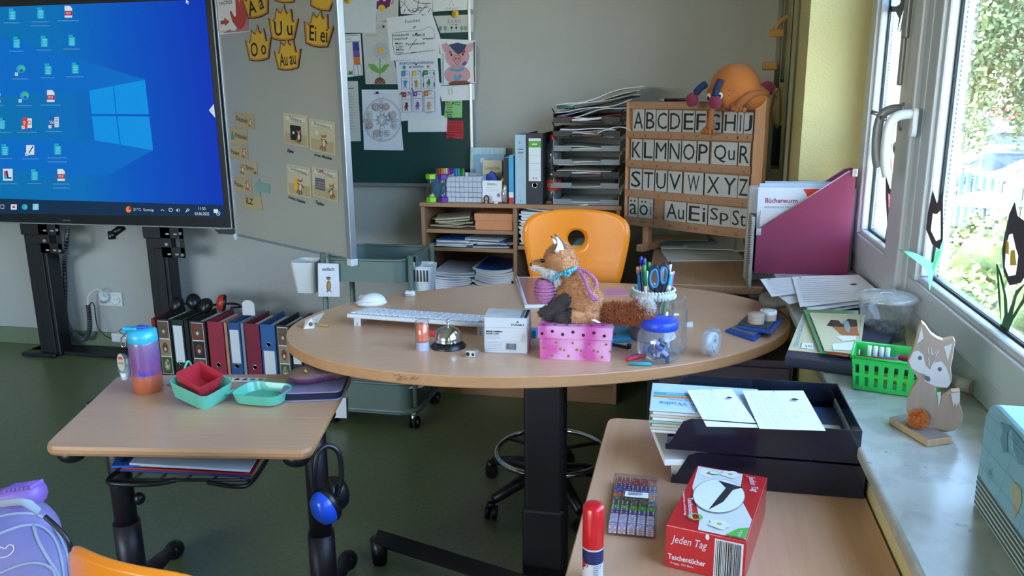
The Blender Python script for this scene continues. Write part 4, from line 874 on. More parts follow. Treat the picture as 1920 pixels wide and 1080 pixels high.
D.poly([(706,-18),(734,-18),(731,12),(722,17),(706,17)],mat('owl_purple','#6b2c62',.7));D.ell(716,15,6.5,6,pYEL);D.ell(709,-1,3,3.5,PAPER);D.ell(721,-1,3,3.5,PAPER);D.ring(735,3,2.5,4,1.5,pRED);mb.build('sheet',r)
r,mb,D = gsheet([(678,42),(725,40),(748,158),(686,158)],'flower_picture','picture of a white flower growing from a brown bulb',.0025,PAPER2)
D.line([(706,48),(722,47)],.6,INKG);D.line([(706,53),(722,53)],.6,INKG);D.ell(719.5,50,2.2,2.2,mat('pin_dark','#3a2030',.4));D.text('ANTON',697,66,4,SK,22)
PET = mat('petal_grey','#c0bfca',.8)
for k in range(7): D.ell(714+8*math.cos(k*.9),95+9.5*math.sin(k*.9),6.2,7,PET,12)
for k in range(7): D.ring(714+8*math.cos(k*.9),95+9.5*math.sin(k*.9),6.2,7,.4,SK,12)
D.ell(714.5,95,5.5,6,pYEL);D.line([(713.5,111),(713,146)],2,mat('stem_green','#7fae62',.7));LG = mat('leaf_green','#6fae4a',.7)
D.poly([(712,138),(700,133),(690.5,119.5),(703,121),(711,130)],LG);D.poly([(714,138),(722,134),(732,120.5),(722,121),(715,129)],LG)
D.poly([(703,157),(704,150),(709,145.5),(716,145),(722,150),(724,157)],pBRN);[D.ell(706+k*3.6,152+(k % 2)*2.5,.8,.8,PAPER2,6) for k in range(5)];mb.build('sheet',r)
r,mb,D = gsheet([(748,-20),(812,-20),(811,28),(752,26)],'line_drawing','black and white colouring sheet at the top centre',.001)
for pts in ([(760,-8),(759,8),(766,18),(780,22),(784,12),(785,0)],[(757,25),(760,17)],[(751,2),(757,6),(754,12),(751,15)],[(766,19),(772,24),(782,20),(788,14),(793,16)],[(772,-2),(784,5),(797,7),(808,6)],[(786,25),(796,15),(801,8)],[(794,14),(804,13)],[(803,24),(808,15),(810,20)]): D.line(pts,1.1,INK)
D.ring(778,19,4,3,.8,INK);D.ring(787,17,3.5,3,.8,INK);mb.build('sheet',r)
r,mb,D = gsheet([(812,-20),(888,-20),(887.5,17.5),(812,22)],'faint_drawing','faint pencil figure on white paper at the top right of the green board',.001)
D.ring(847,-2,3,4,.5,SK);D.line([(845,3),(843,11)],.7,SK);D.line([(849,3),(851,11)],.7,SK);D.text('LENNART',848,16,3.5,SK,26);D.poly([(815,-18),(886,-18),(886,-8),(815,-8)],PAPER);mb.build('sheet',r)
r,mb,D = gsheet([(814,30),(888,27),(888,59.5),(826,62)],'forest_drawing','drawing of small green trees under a pencilled name',.0012,PAPER2)
D.text('Lotti',852,39,8,SK,24);PG = mat('tree_crayon','#6fa38f',.8)
for x in (826,835,866,873): D.ell(x,53,3.2,4.5,PG,10);D.line([(x,55),(x,61)],.6,INKG)
for x in (847,856): D.ell(x,52,2,2.4,INK,8);D.line([(x,54),(x,59)],1,PG)
D.line([(847,46),(850,46)],1,INK);D.line([(853,46),(858,47)],1,INK);mb.build('sheet',r)
r,mb,D = gsheet([(725,34),(790,26),(829,109),(733,114)],'handwritten_poster','handwritten paper about family with a drawn frame',.004,PAPER)
D.poly([(735,38),(811,26),(826,70),(824,109),(735,113)],PAPER);D.text('Familien',774,39.5,5.5,INK,28,4);D.text('IP',778,51.5,4.5,INK,6)
D.line([(736,64),(742,61),(790,57),(806,50),(813,55),(816,72)],.8,INKG);D.line([(736,64),(737,85),(741,100),(744,103),(768,100),(815,94)],.9,INK)
for i_,(tx,x,y,w_) in enumerate((('FAHRBAHR',753,66,30),('FAMILIE',786,66,24),('DARFAUF',752,73,26),('Malin',749,81.5,14),('Lian',750,87,14),('Milla',751,93,14),('Pepe',750,99,13),('Fantastisch',780,82,36),('erlauben',804,72,21))): D.text(tx,x,y,4.2,INK,w_,2,off=.01)
D.line([(768,92),(782,73)],.9,INK);D.line([(771,99),(791,97.5)],1,INK);D.line([(805,95),(812,94.5)],.7,INKG);D.ell(781.5,63.5,2.2,2,mat('pin_dark','#3a2030',.4));mb.build('sheet',r)
r,mb,D = gsheet([(818,155),(889.5,155),(890,187),(829,190)],'white_sheet','white sheet with two green crayon strokes below the pig drawing',.001)
D.line([(840,164),(843,178)],3,mat('crayon_pale_green','#b8cfa6',.8));D.line([(847,163),(848,177)],3,mat('crayon_pale_green','#b8cfa6',.8));mb.build('sheet',r)
r,mb,D = gsheet([(765,222),(839,216),(838.5,247),(765.5,247.5)],'white_sheet','blank white sheet sticking out below the sports poster',.0008);mb.build('sheet',r)
r,mb,D = gsheet([(742,114),(821,109),(828.5,221),(753,227)],'sports_poster','printed poster SPORTLICHER WÜRFELSPASS with six figure boxes',.005,mat('poster_white','#dfe2ee',.7))
NV = mat('ink_navy','#27324a',.6);D.text('SPORTLICHER WÜRFELSPASS',781.5,117.8,5.2,NV,64,1,off=.015);D.text('MIT MONSTERN',781,125.5,3.6,NV,27,1,off=.03);D.ell(758.5,126.5,3,3.5,pBLUE);D.poly([(800,122.5),(807,122.5),(805,128),(802,128)],mat('p_tan','#c9a268',.7));D.ell(781,120.5,2,2,mat('pin_teal','#1d5a5c',.4))
bx = [(753,134,768.5,168,'blue'),(773.5,133.5,790,168,'yellow'),(795,132,816,165.5,'green'),(755,173,772.5,210.5,'red'),(775.5,171.5,794,209.5,'purple'),(796.5,171,817,209.5,'orange')]
for x0,y0,x1,y1,c_ in bx:
    D.line([(x0,y0),(x1,y0-.5),(x1+.5,y1),(x0+.7,y1+.3)],.8,NV,True);cm = {'blue': pBLUE,'yellow': pYEL,'green': pGREEN,'red': mat('p_darkred','#a83038',.6),'purple': pPUR,'orange': pORA}[c_]
    D.rect(x0+1,y0,x0+8,y0+9,cm);D.ell(x0+4.5,y0+4.5,1.2,1.2,PAPER,8);D.line([(x0+10,y0+5),(x0+13.5,y0+5)],1.6,INKG);D.line([(x0+3,y0+13),(x1-3,y0+13)],.8,INKG)
    mx_,my_ = (x0+x1)/2,y0+(y1-y0)*.68;fm = {'red': mat('p_maroon','#6c2222',.6),'orange': mat('p_tan','#c9a268',.7),'yellow': mat('p_tan2','#b98f4a',.7)}.get(c_,cm)
    D.ell(mx_,my_-4,2.4,3,fm,10);D.ell(mx_,my_+1,2.2,5,fm,10);D.line([(mx_-1,my_+4),(mx_-3,my_+9)],1.4,fm);D.line([(mx_+1,my_+4),(mx_+2.6,my_+9)],1.4,fm);D.line([(mx_-2,my_-1),(mx_-4.5,my_-6 if c_ in ('blue','yellow') else my_+3)],1.2,fm);D.line([(mx_+2,my_-1),(mx_+4.5,my_-6 if c_ == 'blue' else my_+1)],1.2,fm)
for a_,b_,c2 in (((757,133.5),(764,133),'b'),((786,131),(790,136),'b'),((794.5,136),(794.5,144),'k'),((815,135),(815,141),'k'),((795.5,156),(796,163),'k'),((815.5,155),(816,162),'k'),((752,177.5),(756,172),'k'),((767,172),(772,177),'k'),((772.5,165),(777,171),'k'),((782.5,171.5),(793,171.3),'n'),((800,170),(812,170),'o'),((801,210),(813,209.5),'o')):
    D.line([a_,b_],1.6,{'b': INKG,'k': NV,'n': NV,'o': mat('p_tan2','#b98f4a',.7)}[c2])
mb.build('sheet',r)
r,mb,D = gsheet([(825,73),(892,75.5),(893,156),(829,161.5)],'pig_drawing','coloured-in drawing of a seated pink pig on the right side of the board',.005,PAPER)
PP = mat('pig_pink','#cf9fa6',.8,var=.12,scale=60);PD2 = mat('pig_blue','#374a6a',.8); 
D.poly([(829,83),(838,80),(846,88),(842,100),(833,98),(830,90)],PP);D.poly([(888,80),(879,82),(871,88),(876,99),(885,97),(888,88)],PP)
D.ell(858,140,24,17,PP,24);D.ell(858,106,22,21,PP,24);D.ring(858,106,22,21,.7,INKG);D.ring(858,140,24,17,.7,INKG);D.poly([(842,84),(858,80),(876,84),(870,97),(860,103),(853,97)],PD2)
D.ell(858,110,7.5,6.5,mat('pig_snout','#d88f96',.8));D.ring(858,110,7.5,6.5,.6,INK);D.ell(855.5,110,1.2,2,INK,8);D.ell(861,110,1.2,2,INK,8);D.ell(847,103,1.9,2.6,INK,10);D.ell(868.5,102,1.9,2.6,INK,10);D.line([(854,119),(858,121),(862,119)],.7,INK)
D.ell(845,98,3,2.6,mat('pig_spot_brown','#a4634a',.8));D.ell(871,97,3,2.6,pRED);D.poly([(866,121),(872,114),(877,118),(872,124)],pPUR)
for k in range(7): D.ell(847+k*3.6,130+2.2*math.sin(k*.55),2.4,2.8,mat('collar_blue','#4f9fc0',.7),8)
D.poly([(855,140),(858,148),(861,140),(868,142),(860,152),(855,152),(851,142)],mat('collar_blue','#4f9fc0',.7));D.poly([(841,156),(850,152),(874,151),(883,155),(880,158.5),(845,160)],pBRN)
D.line([(831.5,100),(832,156)],1.6,mat('crayon_teal','#5f9aa4',.8));D.line([(890,78),(890.5,125)],2.2,mat('tree_dark','#2c5546',.8));D.line([(890,125),(891,154)],2,pBRN)
D.line([(829,160.5),(892,156)],.9,INK);mb.build('sheet',r)
r,mb,D = gsheet([(645,152),(671,152),(677,264.5),(651,265)],'printed_list','narrow grey printed text sheet at the left of the green board',.001,PAPER2)
D.line([(646,165.5),(664,165.5)],1,INK)
for k in range(14): D.line([(648+k*.25,176+k*5),(660+k*.25+(k*7 % 5),176+k*5)],.8,INKG)
mb.build('sheet',r)
r,mb,D = gsheet([(678.5,168),(747,168),(757,282),(683,281)],'mandala_sheet','white sheet with a round flower mandala colouring',.003,mat('poster_white','#dfe2ee',.7))
MG = mat('mandala_line','#7b8496',.7);cx,cy = 717.5,225;D.ring(cx,cy,35,40,1,MG,40);D.ring(cx,cy,32.5,37.5,.6,MG,40)
PGN = mat('mandala_green','#9dbab0',.7)
for k in range(10):
    a = k*.628;D.poly([(cx+7*math.cos(a-.3),cy+8*math.sin(a-.3)),(cx+14*math.cos(a),cy+16*math.sin(a)),(cx+7*math.cos(a+.3),cy+8*math.sin(a+.3))],PGN);D.line([(cx+7*math.cos(a-.3),cy+8*math.sin(a-.3)),(cx+14*math.cos(a),cy+16*math.sin(a)),(cx+7*math.cos(a+.3),cy+8*math.sin(a+.3))],.5,MG)
D.ring(cx,cy,7,8,.7,MG);D.ring(cx,cy,4,4.6,.6,MG); 
for k in range(8):
    a = R_(22.5+45*k);fx,fy = cx+24*math.cos(a),cy+27*math.sin(a);cc = [None,None,mat('mandala_pink','#d8b4bd',.7),mat('mandala_rose','#cda5a0',.7),None,mat('mandala_pink','#d8b4bd',.7),mat('mandala_rose','#cda5a0',.7),mat('mandala_pink','#d8b4bd',.7)][k]
    for j in range(8):
        b_ = j*.785
        if cc: D.ell(fx+4.6*math.cos(b_),fy+5*math.sin(b_),2,2.4,cc,8)
        D.ring(fx+4.6*math.cos(b_),fy+5*math.sin(b_),2,2.4,.4,MG,8)
    D.ell(fx,fy,2.2,2.5,mat('mandala_cream','#d8d2b0',.7),8);D.ring(fx,fy,2.2,2.5,.4,MG,8)
for s_ in (1,-1):
    for j in range(3): D.ring(cx,cy+s_*(19+j*7),2.4,3.4,1,MG,12);D.ring(cx+s_*(16+j*6.5),cy,3.2,2.3,1,MG,12)
D.ring(717,180,5,5,.4,SK);D.ell(710.5,174,3,2.2,mat('pin_dark','#3a2030',.4));mb.build('sheet',r)
r,mb,D = gsheet([(835.5,189),(867,188),(866.5,220.5),(833,221)],'sticky_note','light green note with handwritten names',.002,mat('note_green','#93c883',.7),'note')
for k,tx in enumerate(('Max    Selina','Leonie  Nadja','Taylan','Jana','Mathilda','Ruben','Emil')): D.text(tx,843+(7 if k < 2 else 0),192+k*4.5,3.2,INK,(27,27,11,8,14,9,9)[k],off=.02)
D.ell(849.5,193.5,2,2,mat('pin_green','#0f4d2c',.4));mb.build('sheet',r)
r,mb,D = gsheet([(839,226),(869.5,226.5),(869,261),(837,259)],'sticky_note','red note with handwritten names below the green note',.002,mat('note_red','#c2323c',.7),'note')
for k,tx in enumerate(('Konstantin Jette','Lenny  Nele','Timur  Finn','Jonas  Lotta','Emma  Frieda','Mohammed','Elias')): D.text(tx,846+(7 if k < 5 else 0),230+k*4.6,3.,mat('ink_darkred','#5a1420',.7),(26,24,25,25,25,13,9)[k],off=.02)
D.ell(851.5,235,2.2,2,mat('pin_red','#8a0f30',.4));mb.build('sheet',r)
def smiley(px,py,lab):
    q = P(px,py,Y=GY-.012);t = thing('smiley_magnet',lab,'magnet',q,0,'yellow smiley magnets');mb = MB();mb.T = RX90;mb.lathe([(.0165,-.004),(.0165,.001),(.014,.005),(0,.0065)],pYEL,20)
    D = Draw(mb,lambda a,b,l: (a,b,l),None,.0065,.0003);D.ell(-.004,.004,.0016,.0022,INK,8);D.ell(.004,.004,.0016,.0022,INK,8);D.line([(-.006,-.003),(0,-.006),(.006,-.003)],.0015,INK);mb.build('magnet',t)
smiley(652.5,0,'yellow smiley magnet on the crumpled paper at the top edge');smiley(853.5,26,'yellow smiley magnet above the forest drawing')
# ================================================================ BOOKCASE AND ITS CONTENTS
BY = 3.547;BX0,BX1 = -1.18,-.262;BT = .928
def bz(px,py): return P(px,py,Y=BY).z
zs1_,zs2_ = bz(870,432),bz(870,466);zr1 = bz(975,462);XD = P(965,430,Y=BY).x
bc = thing('bookcase','open beech bookcase full of workbooks against the back wall','bookcase',((BX0+BX1)/2,(BY+YB)/2,0));o_ = bc.location.copy()
def bpart(nm,c,d,m=BCASE): q = MB();q.box((c[0]-o_.x,c[1]-o_.y,c[2]),d,m,.0015);return q.build(nm,bc)
DPT = YB-BY-.005;YM = (BY+YB)/2
bpart('top_board',((BX0+BX1)/2,YM,BT-.0095),(BX1-BX0+.012,DPT,.019))
for x in (BX0+.009,BX1-.009): bpart('side_panel',(x,YM,BT/2-.01),(.018,DPT,BT-.02),BCASEV)
bpart('divider',(XD,YM,BT/2+.01),(.018,DPT-.01,BT-.06),BCASEV);bpart('back_panel',((BX0+BX1)/2,YB-.012,BT/2),(BX1-BX0-.02,.008,BT-.04),mat('dark_back','#5a4038',.7))
bpart('plinth',((BX0+BX1)/2,BY+.02,.04),(BX1-BX0-.03,.018,.08))
def shelf(x0,x1,z): bpart('shelf',((x0+x1)/2,YM+.004,z-.009),(x1-x0,DPT-.02,.018))
shelf(BX0+.018,XD-.009,zs1_);shelf(BX0+.018,XD-.009,zs2_);shelf(XD+.009,BX1-.018,zr1)
zl = zs2_-.30;shelf(BX0+.018,XD-.009,zl);shelf(XD+.009,BX1-.018,zr1-.30);shelf(BX0+.018,BX1-.018,.10)
# booklets
_bk = {}
def booklet(kind,cov,w_=.21,d=.297,t=.006,curl=.0,page=None):
    k = (kind,cov.name,w_,d,t,curl)
    if k in _bk: return _bk[k]
    t_ = thing(kind,'booklet','booklet',(0,0,-50));pg = page or PAPER
    f = lambda h: (lambda u,v: ((u-.5)*w_,(v-.5)*d,h+curl*(2*u-1)**2))
    q = MB();q.grid(f(t*.12),6,1,pg,t*.76,False);q.build('pages',t_)
    q = MB();q.grid(f(t*.88),6,1,cov,t*.12,False);q.grid(f(0),6,1,cov,t*.12,False)
    q.box((-w_/2,0,t/2+curl),(.0012,d,t),cov);q.build('cover',t_);_bk[k] = [t_,False];return _bk[k]
def put(bk,loc,rz,label,group,cat='booklet'):
    if not bk[1]: o = bk[0];o.location = loc;o.rotation_euler = (0,0,rz) if isinstance(rz,(int,float)) else rz;bk[1] = True
    else: o = dup(bk[0],loc,rz)
    o['label'] = label;o['group'] = group;o['category'] = cat;return o
def fix(bk,nm): bk[0].name = nm
def col(n,c): return mat('cover_'+n,c,.45,var=.04,coat=.2)
rnd = random.Random(21);U = rnd.uniform
def pile(x,y,z,n,covs,t,lab,grp,w_=.21,d=.297,curl=0.,jit=.008,rz=0.,gap=1.02):
    for i in range(n):
        put(booklet('workbook',covs[i % len(covs)],w_,d,t,curl),(x+U(-jit,jit),y+U(-jit,jit)*.5,z+i*t*gap),rz+U(-.04,.04),lab+', '+nth(i,n),grp)
    return z+n*t*gap
CW,CB,CL,CV = col('white_blue','#9fb2cf'),col('blue','#1c56a4'),col('light','#c6cddb'),col('violet','#9190b4')
YP = BY+.165
pile(P(843,540,Y=BY).x+.0,YP,zl+.002,13,[CW,CL,CV,CW],.0105,'white-blue workbook in the left pile on the lower shelf','workbooks, lower left pile',.20,.28,.014)
pile(P(843,500,Y=BY).x,YP,zl+.002+13*.0108,3,[CB,CW],.012,'blue-covered workbook atop the left lower pile','workbooks, lower left pile',.20,.28,.006,.02)
pile(P(923,540,Y=BY).x,YP,zl+.002,16,[CL,CW,CL,CL],.0115,'pale workbook in the pile by the divider, lower shelf','workbooks, lower right pile',.19,.28,.020)
pile(P(920,490,Y=BY).x,YP,zl+.002+16*.01175,1,[CB],.006,'dark blue cover topping the pile next to the divider','workbooks, lower right pile',.19,.28,.012)
for i,(px,n,c1,lab) in enumerate(((848,5,'a','blue exercise book in the loose heap on the middle shelf'),(918,6,'b','blue exercise book in the flatter heap beside the divider, middle shelf'))):
    for k in range(n): put(booklet('exercise_book',(col('royal','#1b4f9c'),col('cobalt','#2f6fb8'),CL)[k % 3],.17,.24,.0065),(P(px,460,Y=BY).x+U(-.02,.02),BY+.14+U(-.02,.03),zs2_+.001+k*.0075),(U(-.03,.03),U(-.02,.02) if i else (-.05 if k > 2 else 0),U(-.25,.25)),lab+', '+nth(k,n),'blue exercise books on the middle shelf')
for k in range(6):
    put(booklet('newspaper',mat('newsprint','#a79c80',.85,var=.2,scale=30),.16,.20,.007,.002,mat('newsprint_edge','#b8ad94',.9)),(P(840,428,Y=BY).x+U(-.012,.02),BY+.12+U(-.01,.03),zs1_+.002+k*.009),(U(-.05,.05),U(-.12,.06),U(-.6,.3)),'folded greyish newspaper in the heap on the upper left shelf, '+nth(k,6),'newspapers on the upper left shelf','newspaper')
for k in range(2): put(booklet('envelope',mat('envelope_blue','#8796b8',.7),.12,.2,.003),(P(882,428,Y=BY).x,BY+.2,zs1_+.002+k*.004),.3*k,nth(k,2)+' pale blue envelope between newspapers and orange box','envelopes on the upper left shelf','envelope')
q0,q1 = P(889,429,Y=BY+.02),P(961,402,Y=BY+.02);OB = mat('salmon_card','#d58e63',.6)
t = thing('storage_box','salmon-orange lidded cardboard box on the upper left shelf','box',((q0.x+q1.x)/2,BY+.13,zs1_));bw,bh = q1.x-q0.x,q1.z-zs1_
q = MB();q.box((0,0,bh*.32),(bw-.006,.20,bh*.64),OB,.002);q.build('base',t);q = MB();q.box((0,0,bh*.78),(bw,.206,bh*.44),OB,.002);q.build('lid',t)
xr = P(1052,420,Y=BY).x-.02
z_ = pile(XD+.105,YP,zr1+.002,22,[CL,col('greyish','#b4b6c2'),CL],.0068,'thin white workbook in the pile behind the chair','workbooks, right bay pile',.17,.28,.004)
for k in range(3): put(booklet('worksheet_pad',(CL,CV,CW)[k],.27,.28,.005,.010),(xr+.01*k,YP-.01,z_+.004+k*.010),(0,-.02*k,U(-.15,.15)),nth(k,3)+' curled worksheet pad on top of the right bay pile','pads topping the right bay pile','pad')
pile(P(1020,530,Y=BY).x+.03,YP,zr1-.298,12,[CW,CL],.010,'workbook in the lowest right pile beside the divider','workbooks, lower right bay',.22,.28,.012)
q = MB();t = thing('green_booklet','green-white booklet seen through the hole of the orange chair','booklet',(P(1095,457,Y=BY+.1).x,BY+.12,zr1+.20));q.box((0,0,0),(.09,.2,.012),col('mint','#9fb8a0'),.002);q.build('booklet',t);t.location.z = P(1095,457,Y=BY+.1).z
# ---------------- things on top of the bookcase
def tz(px,py=0,y=BY): return P(px,378,Y=y).x
def timer(px,c,lab):
    M_ = mat('timer_'+c,{'green': '#8fd02f','purple': '#5f2a95'}[c],.35);G_ = glassmat('clear_acrylic',(.97,.98,.98),.06);t = thing('sand_timer',lab,'hourglass',(P(px,375,Y=BY+.03).x,BY+.035,BT));h = .128
    for z0,z1,n_ in ((0,.022,'base_cap'),(h-.022,h,'top_cap')): q = MB();q.prism([(.026*math.cos(R_(60*k+30)),.026*math.sin(R_(60*k+30))) for k in range(6)],z0,z1,M_,.002);q.build(n_,t)
    q = MB();q.lathe([(.017,.022),(.018,.036),(.011,.055),(.0022,h/2),(.011,h-.055),(.018,h-.036),(.017,h-.022)],G_,16,cap=False);q.build('glass_bulb',t)
    q = MB();q.lathe([(.0155,.023),(.015,.030),(.0,.036)],M_,12);q.build('sand',t);q = MB()
    for k in range(6): q.cyl((.022*math.cos(R_(60*k)),.022*math.sin(R_(60*k)),.02),(.022*math.cos(R_(60*k)),.022*math.sin(R_(60*k)),h-.02),.0012,G_,n=5)
    q.build('rods',t)
timer(809.5,'green','green-capped sand timer at the left end of the bookcase');timer(831,'purple','purple-capped sand timer beside the green one')
t = thing('felt_pen_box','case of coloured felt pens behind the sand timers','pen case',(P(846,330,Y=BY+.2).x,BY+.17,BT));a_ = P(820,315,Y=BY+.17);b_ = P(874,314,Y=BY+.17)
q = MB();q.box((-.0,0,.055),(b_.x-a_.x+.02,.03,.11),mat('case_blue','#2f78b8',.4),.003);q.build('case',t);pc_ = ['#2b2b30','#7a3d28','#b5532c','#d97a33','#e2b93c','#e9dcd6','#b8327a','#5f2a95','#355cb5','#3a93c8','#4aa0a0','#2f6d3a','#4aa63e']
for k,c_ in enumerate(pc_): x = -(b_.x-a_.x)/2+(b_.x-a_.x)*k/12;q = MB();q.cyl((x,-.006,.08),(x,-.006,a_.z-BT),.0052,mat('pen_'+c_[1:],c_,.4),n=8);q.build('pen',t)
q0,q1 = P(838,379,Y=BY+.03),P(902,332,Y=BY+.03);t = thing('woven_basket','white woven strap basket on the bookcase','basket',((q0.x+q1.x)/2,BY+.12,BT));bw,bh = q1.x-q0.x,q1.z-BT;WV = mat('woven_white','#b9bfce',.6)
q = MB();n_ = 8
for r_ in range(5):
    for k in range(n_):
        o2 = .0022 if (r_+k) % 2 else 0;x = -bw/2+bw*(k+.5)/n_;z = bh*(r_+.5)/5
        for y_,s_ in ((-.085,-1),(.085,1)): q.box((x,y_+s_*o2,z),(bw/n_*.96,.003,bh/5*.93),WV,.001,1)
        for x_,s_ in ((-bw/2,-1),(bw/2,1)): q.box((x_+s_*o2,-.085+.17*(k+.5)/n_,z),(.003,.17/n_*.96,bh/5*.93),WV,.001,1)
q.box((0,0,.003),(bw,.17,.004),WV);q.build('weave',t)['kind'] = 'stuff'
q = MB();frame_ring(q,-bw/2,bw/2,-.087,.087,0,0,.004,WV) if False else q.tube([(-bw/2,-.087,bh),(bw/2,-.087,bh),(bw/2,.087,bh),(-bw/2,.087,bh)],.003,WV,6,True);q.build('rim',t)
t = thing('glue_bottle','white glue bottle poking out of the woven basket','bottle',(P(877,330,Y=BY+.12).x,BY+.1,BT+.006));q = MB();q.lathe([(.014,0),(.014,.09),(.006,.105),(.006,.125),(0,.126)],WHITEPL,16);q.build('bottle',t)
# small picture-book group
def book(px0,px1,pyt,y,t_,lab,m,draw=None,name='picture_book',lean=-.12):
    a = P(px0,378,Y=y);b = P(px1,pyt,Y=y);h = b.z-BT;t = thing(name,lab,'book',((a.x+b.x)/2,y,BT),(lean,0,0));q = MB();q.box((0,0,h/2),(b.x-a.x,t_,h),PAPER,.001);q.box((0,-t_/2,h/2),(b.x-a.x,.002,h),m,.0005);q.box((0,t_/2,h/2),(b.x-a.x,.002,h),m,.0005)
    q.build('book',t)
    if draw:
        q = MB();D = Draw(q,lambda a_,b_,l: (a_,-t_/2-.001-l,b_),None,.0003);draw(D,b.x-a.x,h);q.build('cover_print',t)
    return t
def dr1(D,w_,h):
    for k in range(9): x = -w_/2+w_*k/8;D.line([(x*.95,h*.02),(x*.9+.004,h*.5),(x*.8+.012*math.sin(k),h*.97)],.0012,mat('p_mist','#7fa2b0',.6));D.line([(x*.9,h*.7),(x*.9+.012,h*.85)],.001,mat('p_mist','#7fa2b0',.6))
book(882,946,277,BY+.26,.012,'pale blue tall picture book with bare tree pattern',mat('book_paleblue','#a9cfe0',.4),dr1)
def dr2(D,w_,h): D.ell(-w_*.28,h*.86,.012,.014,mat('p_pale','#d8cfd0',.6));D.ell(0,h*.9,.008,.008,mat('p_tan','#c9a268',.7));D.ell(w_*.15,h*.8,.01,.014,pBRN);D.ell(-w_*.33,h*.35,.014,.03,pBRN)
book(893,944,290,BY+.225,.012,'blue picture book with small figures in front of the pale one',mat('book_sky','#5ba0cf',.4),dr2)
def dr3(D,w_,h): D.text('Cornelia Funke',0,h*.80,.014,INK,w_*.82,shear=.1);D.text('erzählt',0,h*.62,.011,INK,w_*.35);D.line([(-w_*.35,h*.5),(w_*.35,h*.5)],.001,INK);D.line([(-w_*.2,h*.25),(-w_*.05,h*.38),(w_*.02,h*.26)],.003,INK)
book(905.5,940,301,BY+.18,.02,'cream book with a printed title in front of the blue picture book',mat('book_cream','#c9c3a6',.5),dr3)
t = thing('house_block','blue house-shaped block above the card','block',(P(922,338,Y=BY+.11).x,BY+.12,BT));q = MB();q.T = RX90;q.prism([(-.024,0),(.024,0),(.026,.105),(.012,.13),(-.006,.137),(-.028,.108)],-.01,.01,mat('block_blue','#1e3fa8',.5),.002);q.build('block',t)
t = thing('folded_cloth','grey-black folded cloth behind the card','cloth',(P(942,340,Y=BY+.12).x,BY+.1,BT));q = MB();q.blob([('e',(0,0,.05),(.02,.012,.05)),('e',(.008,0,.095),(.02,.012,.025))],mat('cloth_grey','#4d4f55',.9),.004,3);q.build('cloth',t)
t = thing('toy_figure','small yellow toy peeking over the card','toy',(P(944,340,Y=BY+.07).x,BY+.075,BT));q = MB();q.blob([('e',(0,0,.045),(.01,.01,.045)),('e',(0,0,.098),(.014,.01,.013))],pYEL,.003,3);q.build('toy',t)
a = P(904,372,Y=BY+.03);b = P(940,341,Y=BY+.03);t = thing('message_card','small white card propped in front of the basket','card',((a.x+b.x)/2,BY+.035,BT),(-.1,0,0));q = MB();q.box((0,0,(b.z-BT+.008)/2),(b.x-a.x,.002,b.z-BT),PAPER)
D = Draw(q,lambda a_,b_,l: (a_,-.001-l,b_),None,.0003);D.text('EINFALL',0,.085,.01,INK,.045);[D.line([(-.03,.07-.008*k),(.025,.07-.008*k)],.0008,INKG) for k in range(3)];D.ell(.03,.035,.008,.009,mat('p_mauve','#8a7a94',.7));q.build('card',t)
t = thing('portrait_photo','small cut-out portrait photo leaning before the card','photo',(P(912,379,Y=BY+.01).x,BY+.012,BT),(-.08,0,0));q = MB();q.T = RX90;q.prism(ellp(0,.019,.014,.019,20),0,.0015,INK);q.T = Matrix();D = Draw(q,lambda a_,b_,l: (a_,-.0016-l,b_),None,.0002);D.ell(0,.022,.007,.010,mat('skin_print','#b89080',.6));D.poly([(-.006,0),(.006,0),(.004,.012),(-.004,.012)],mat('skin_print','#b89080',.6));q.build('photo',t)
t = thing('wrapped_sweets','crinkled clear cellophane with pink and brown sweets','sweets',(P(945,370,Y=BY+.03).x,BY+.04,BT));q = MB();q.blob([('e',(0,0,.035),(.016,.014,.035)),('e',(.004,0,.065),(.010,.01,.02))],glassmat('cellophane',(.92,.94,.98),.2,.1,.25),.004,2);q.build('wrapper',t)
q = MB();[q.sph((U(-.01,.01),U(-.008,.008),.008+.008*k),.006,(pPINK,pBRN,pRED)[k % 3],8,6) for k in range(6)];q.build('sweets',t)
for k,(px,c_,lab) in enumerate(((922,pPINK,'pink'),(930,PAPER,'white'),(938,pBRN,'brown'))): t = thing('eraser',lab+' small piece lying at the bookcase front edge','eraser',(P(px,379,Y=BY+.01).x,BY+.014,BT),.2*k);q = MB();q.box((0,0,.004+.003*(k == 0)),(.018,.012,.008),c_,.002);q.build('body',t)
# upright spines: thin books, binders
def spine_book(px0,px1,pyt,lab,m,y0=BY+.02,d=.2,band=None,name='hardback_book'):
    a = P(px0,378,Y=y0);b = P(px1,pyt,Y=y0);w_,h = b.x-a.x,b.z-BT;t = thing(name,lab,'book',((a.x+b.x)/2,y0,BT));q = MB();q.box((0,d/2,h/2),(w_,d,h),m,.0015);q.build('cover',t)
    q = MB();q.box((0,d/2+.002,h/2+.001),(w_*.7,d-.002,h),PAPER);q.build('pages',t)
    if band: q = MB();[q.box((0,-.0006,h*(z0+z1)/2),(w_*.96,.001,h*(z1-z0)),mm) for z0,z1,mm in band];q.build('spine_print',t)
spine_book(944.5,953,296,'black-backed narrow book left of the blue spine',mat('book_black','#22252b',.5),BY+.05)
spine_book(954,962.5,292,'light blue thin book with red foot label',mat('book_azure','#2f9ed0',.4),BY+.02,.22,[(0,.13,pRED),(.13,.24,PAPER)])
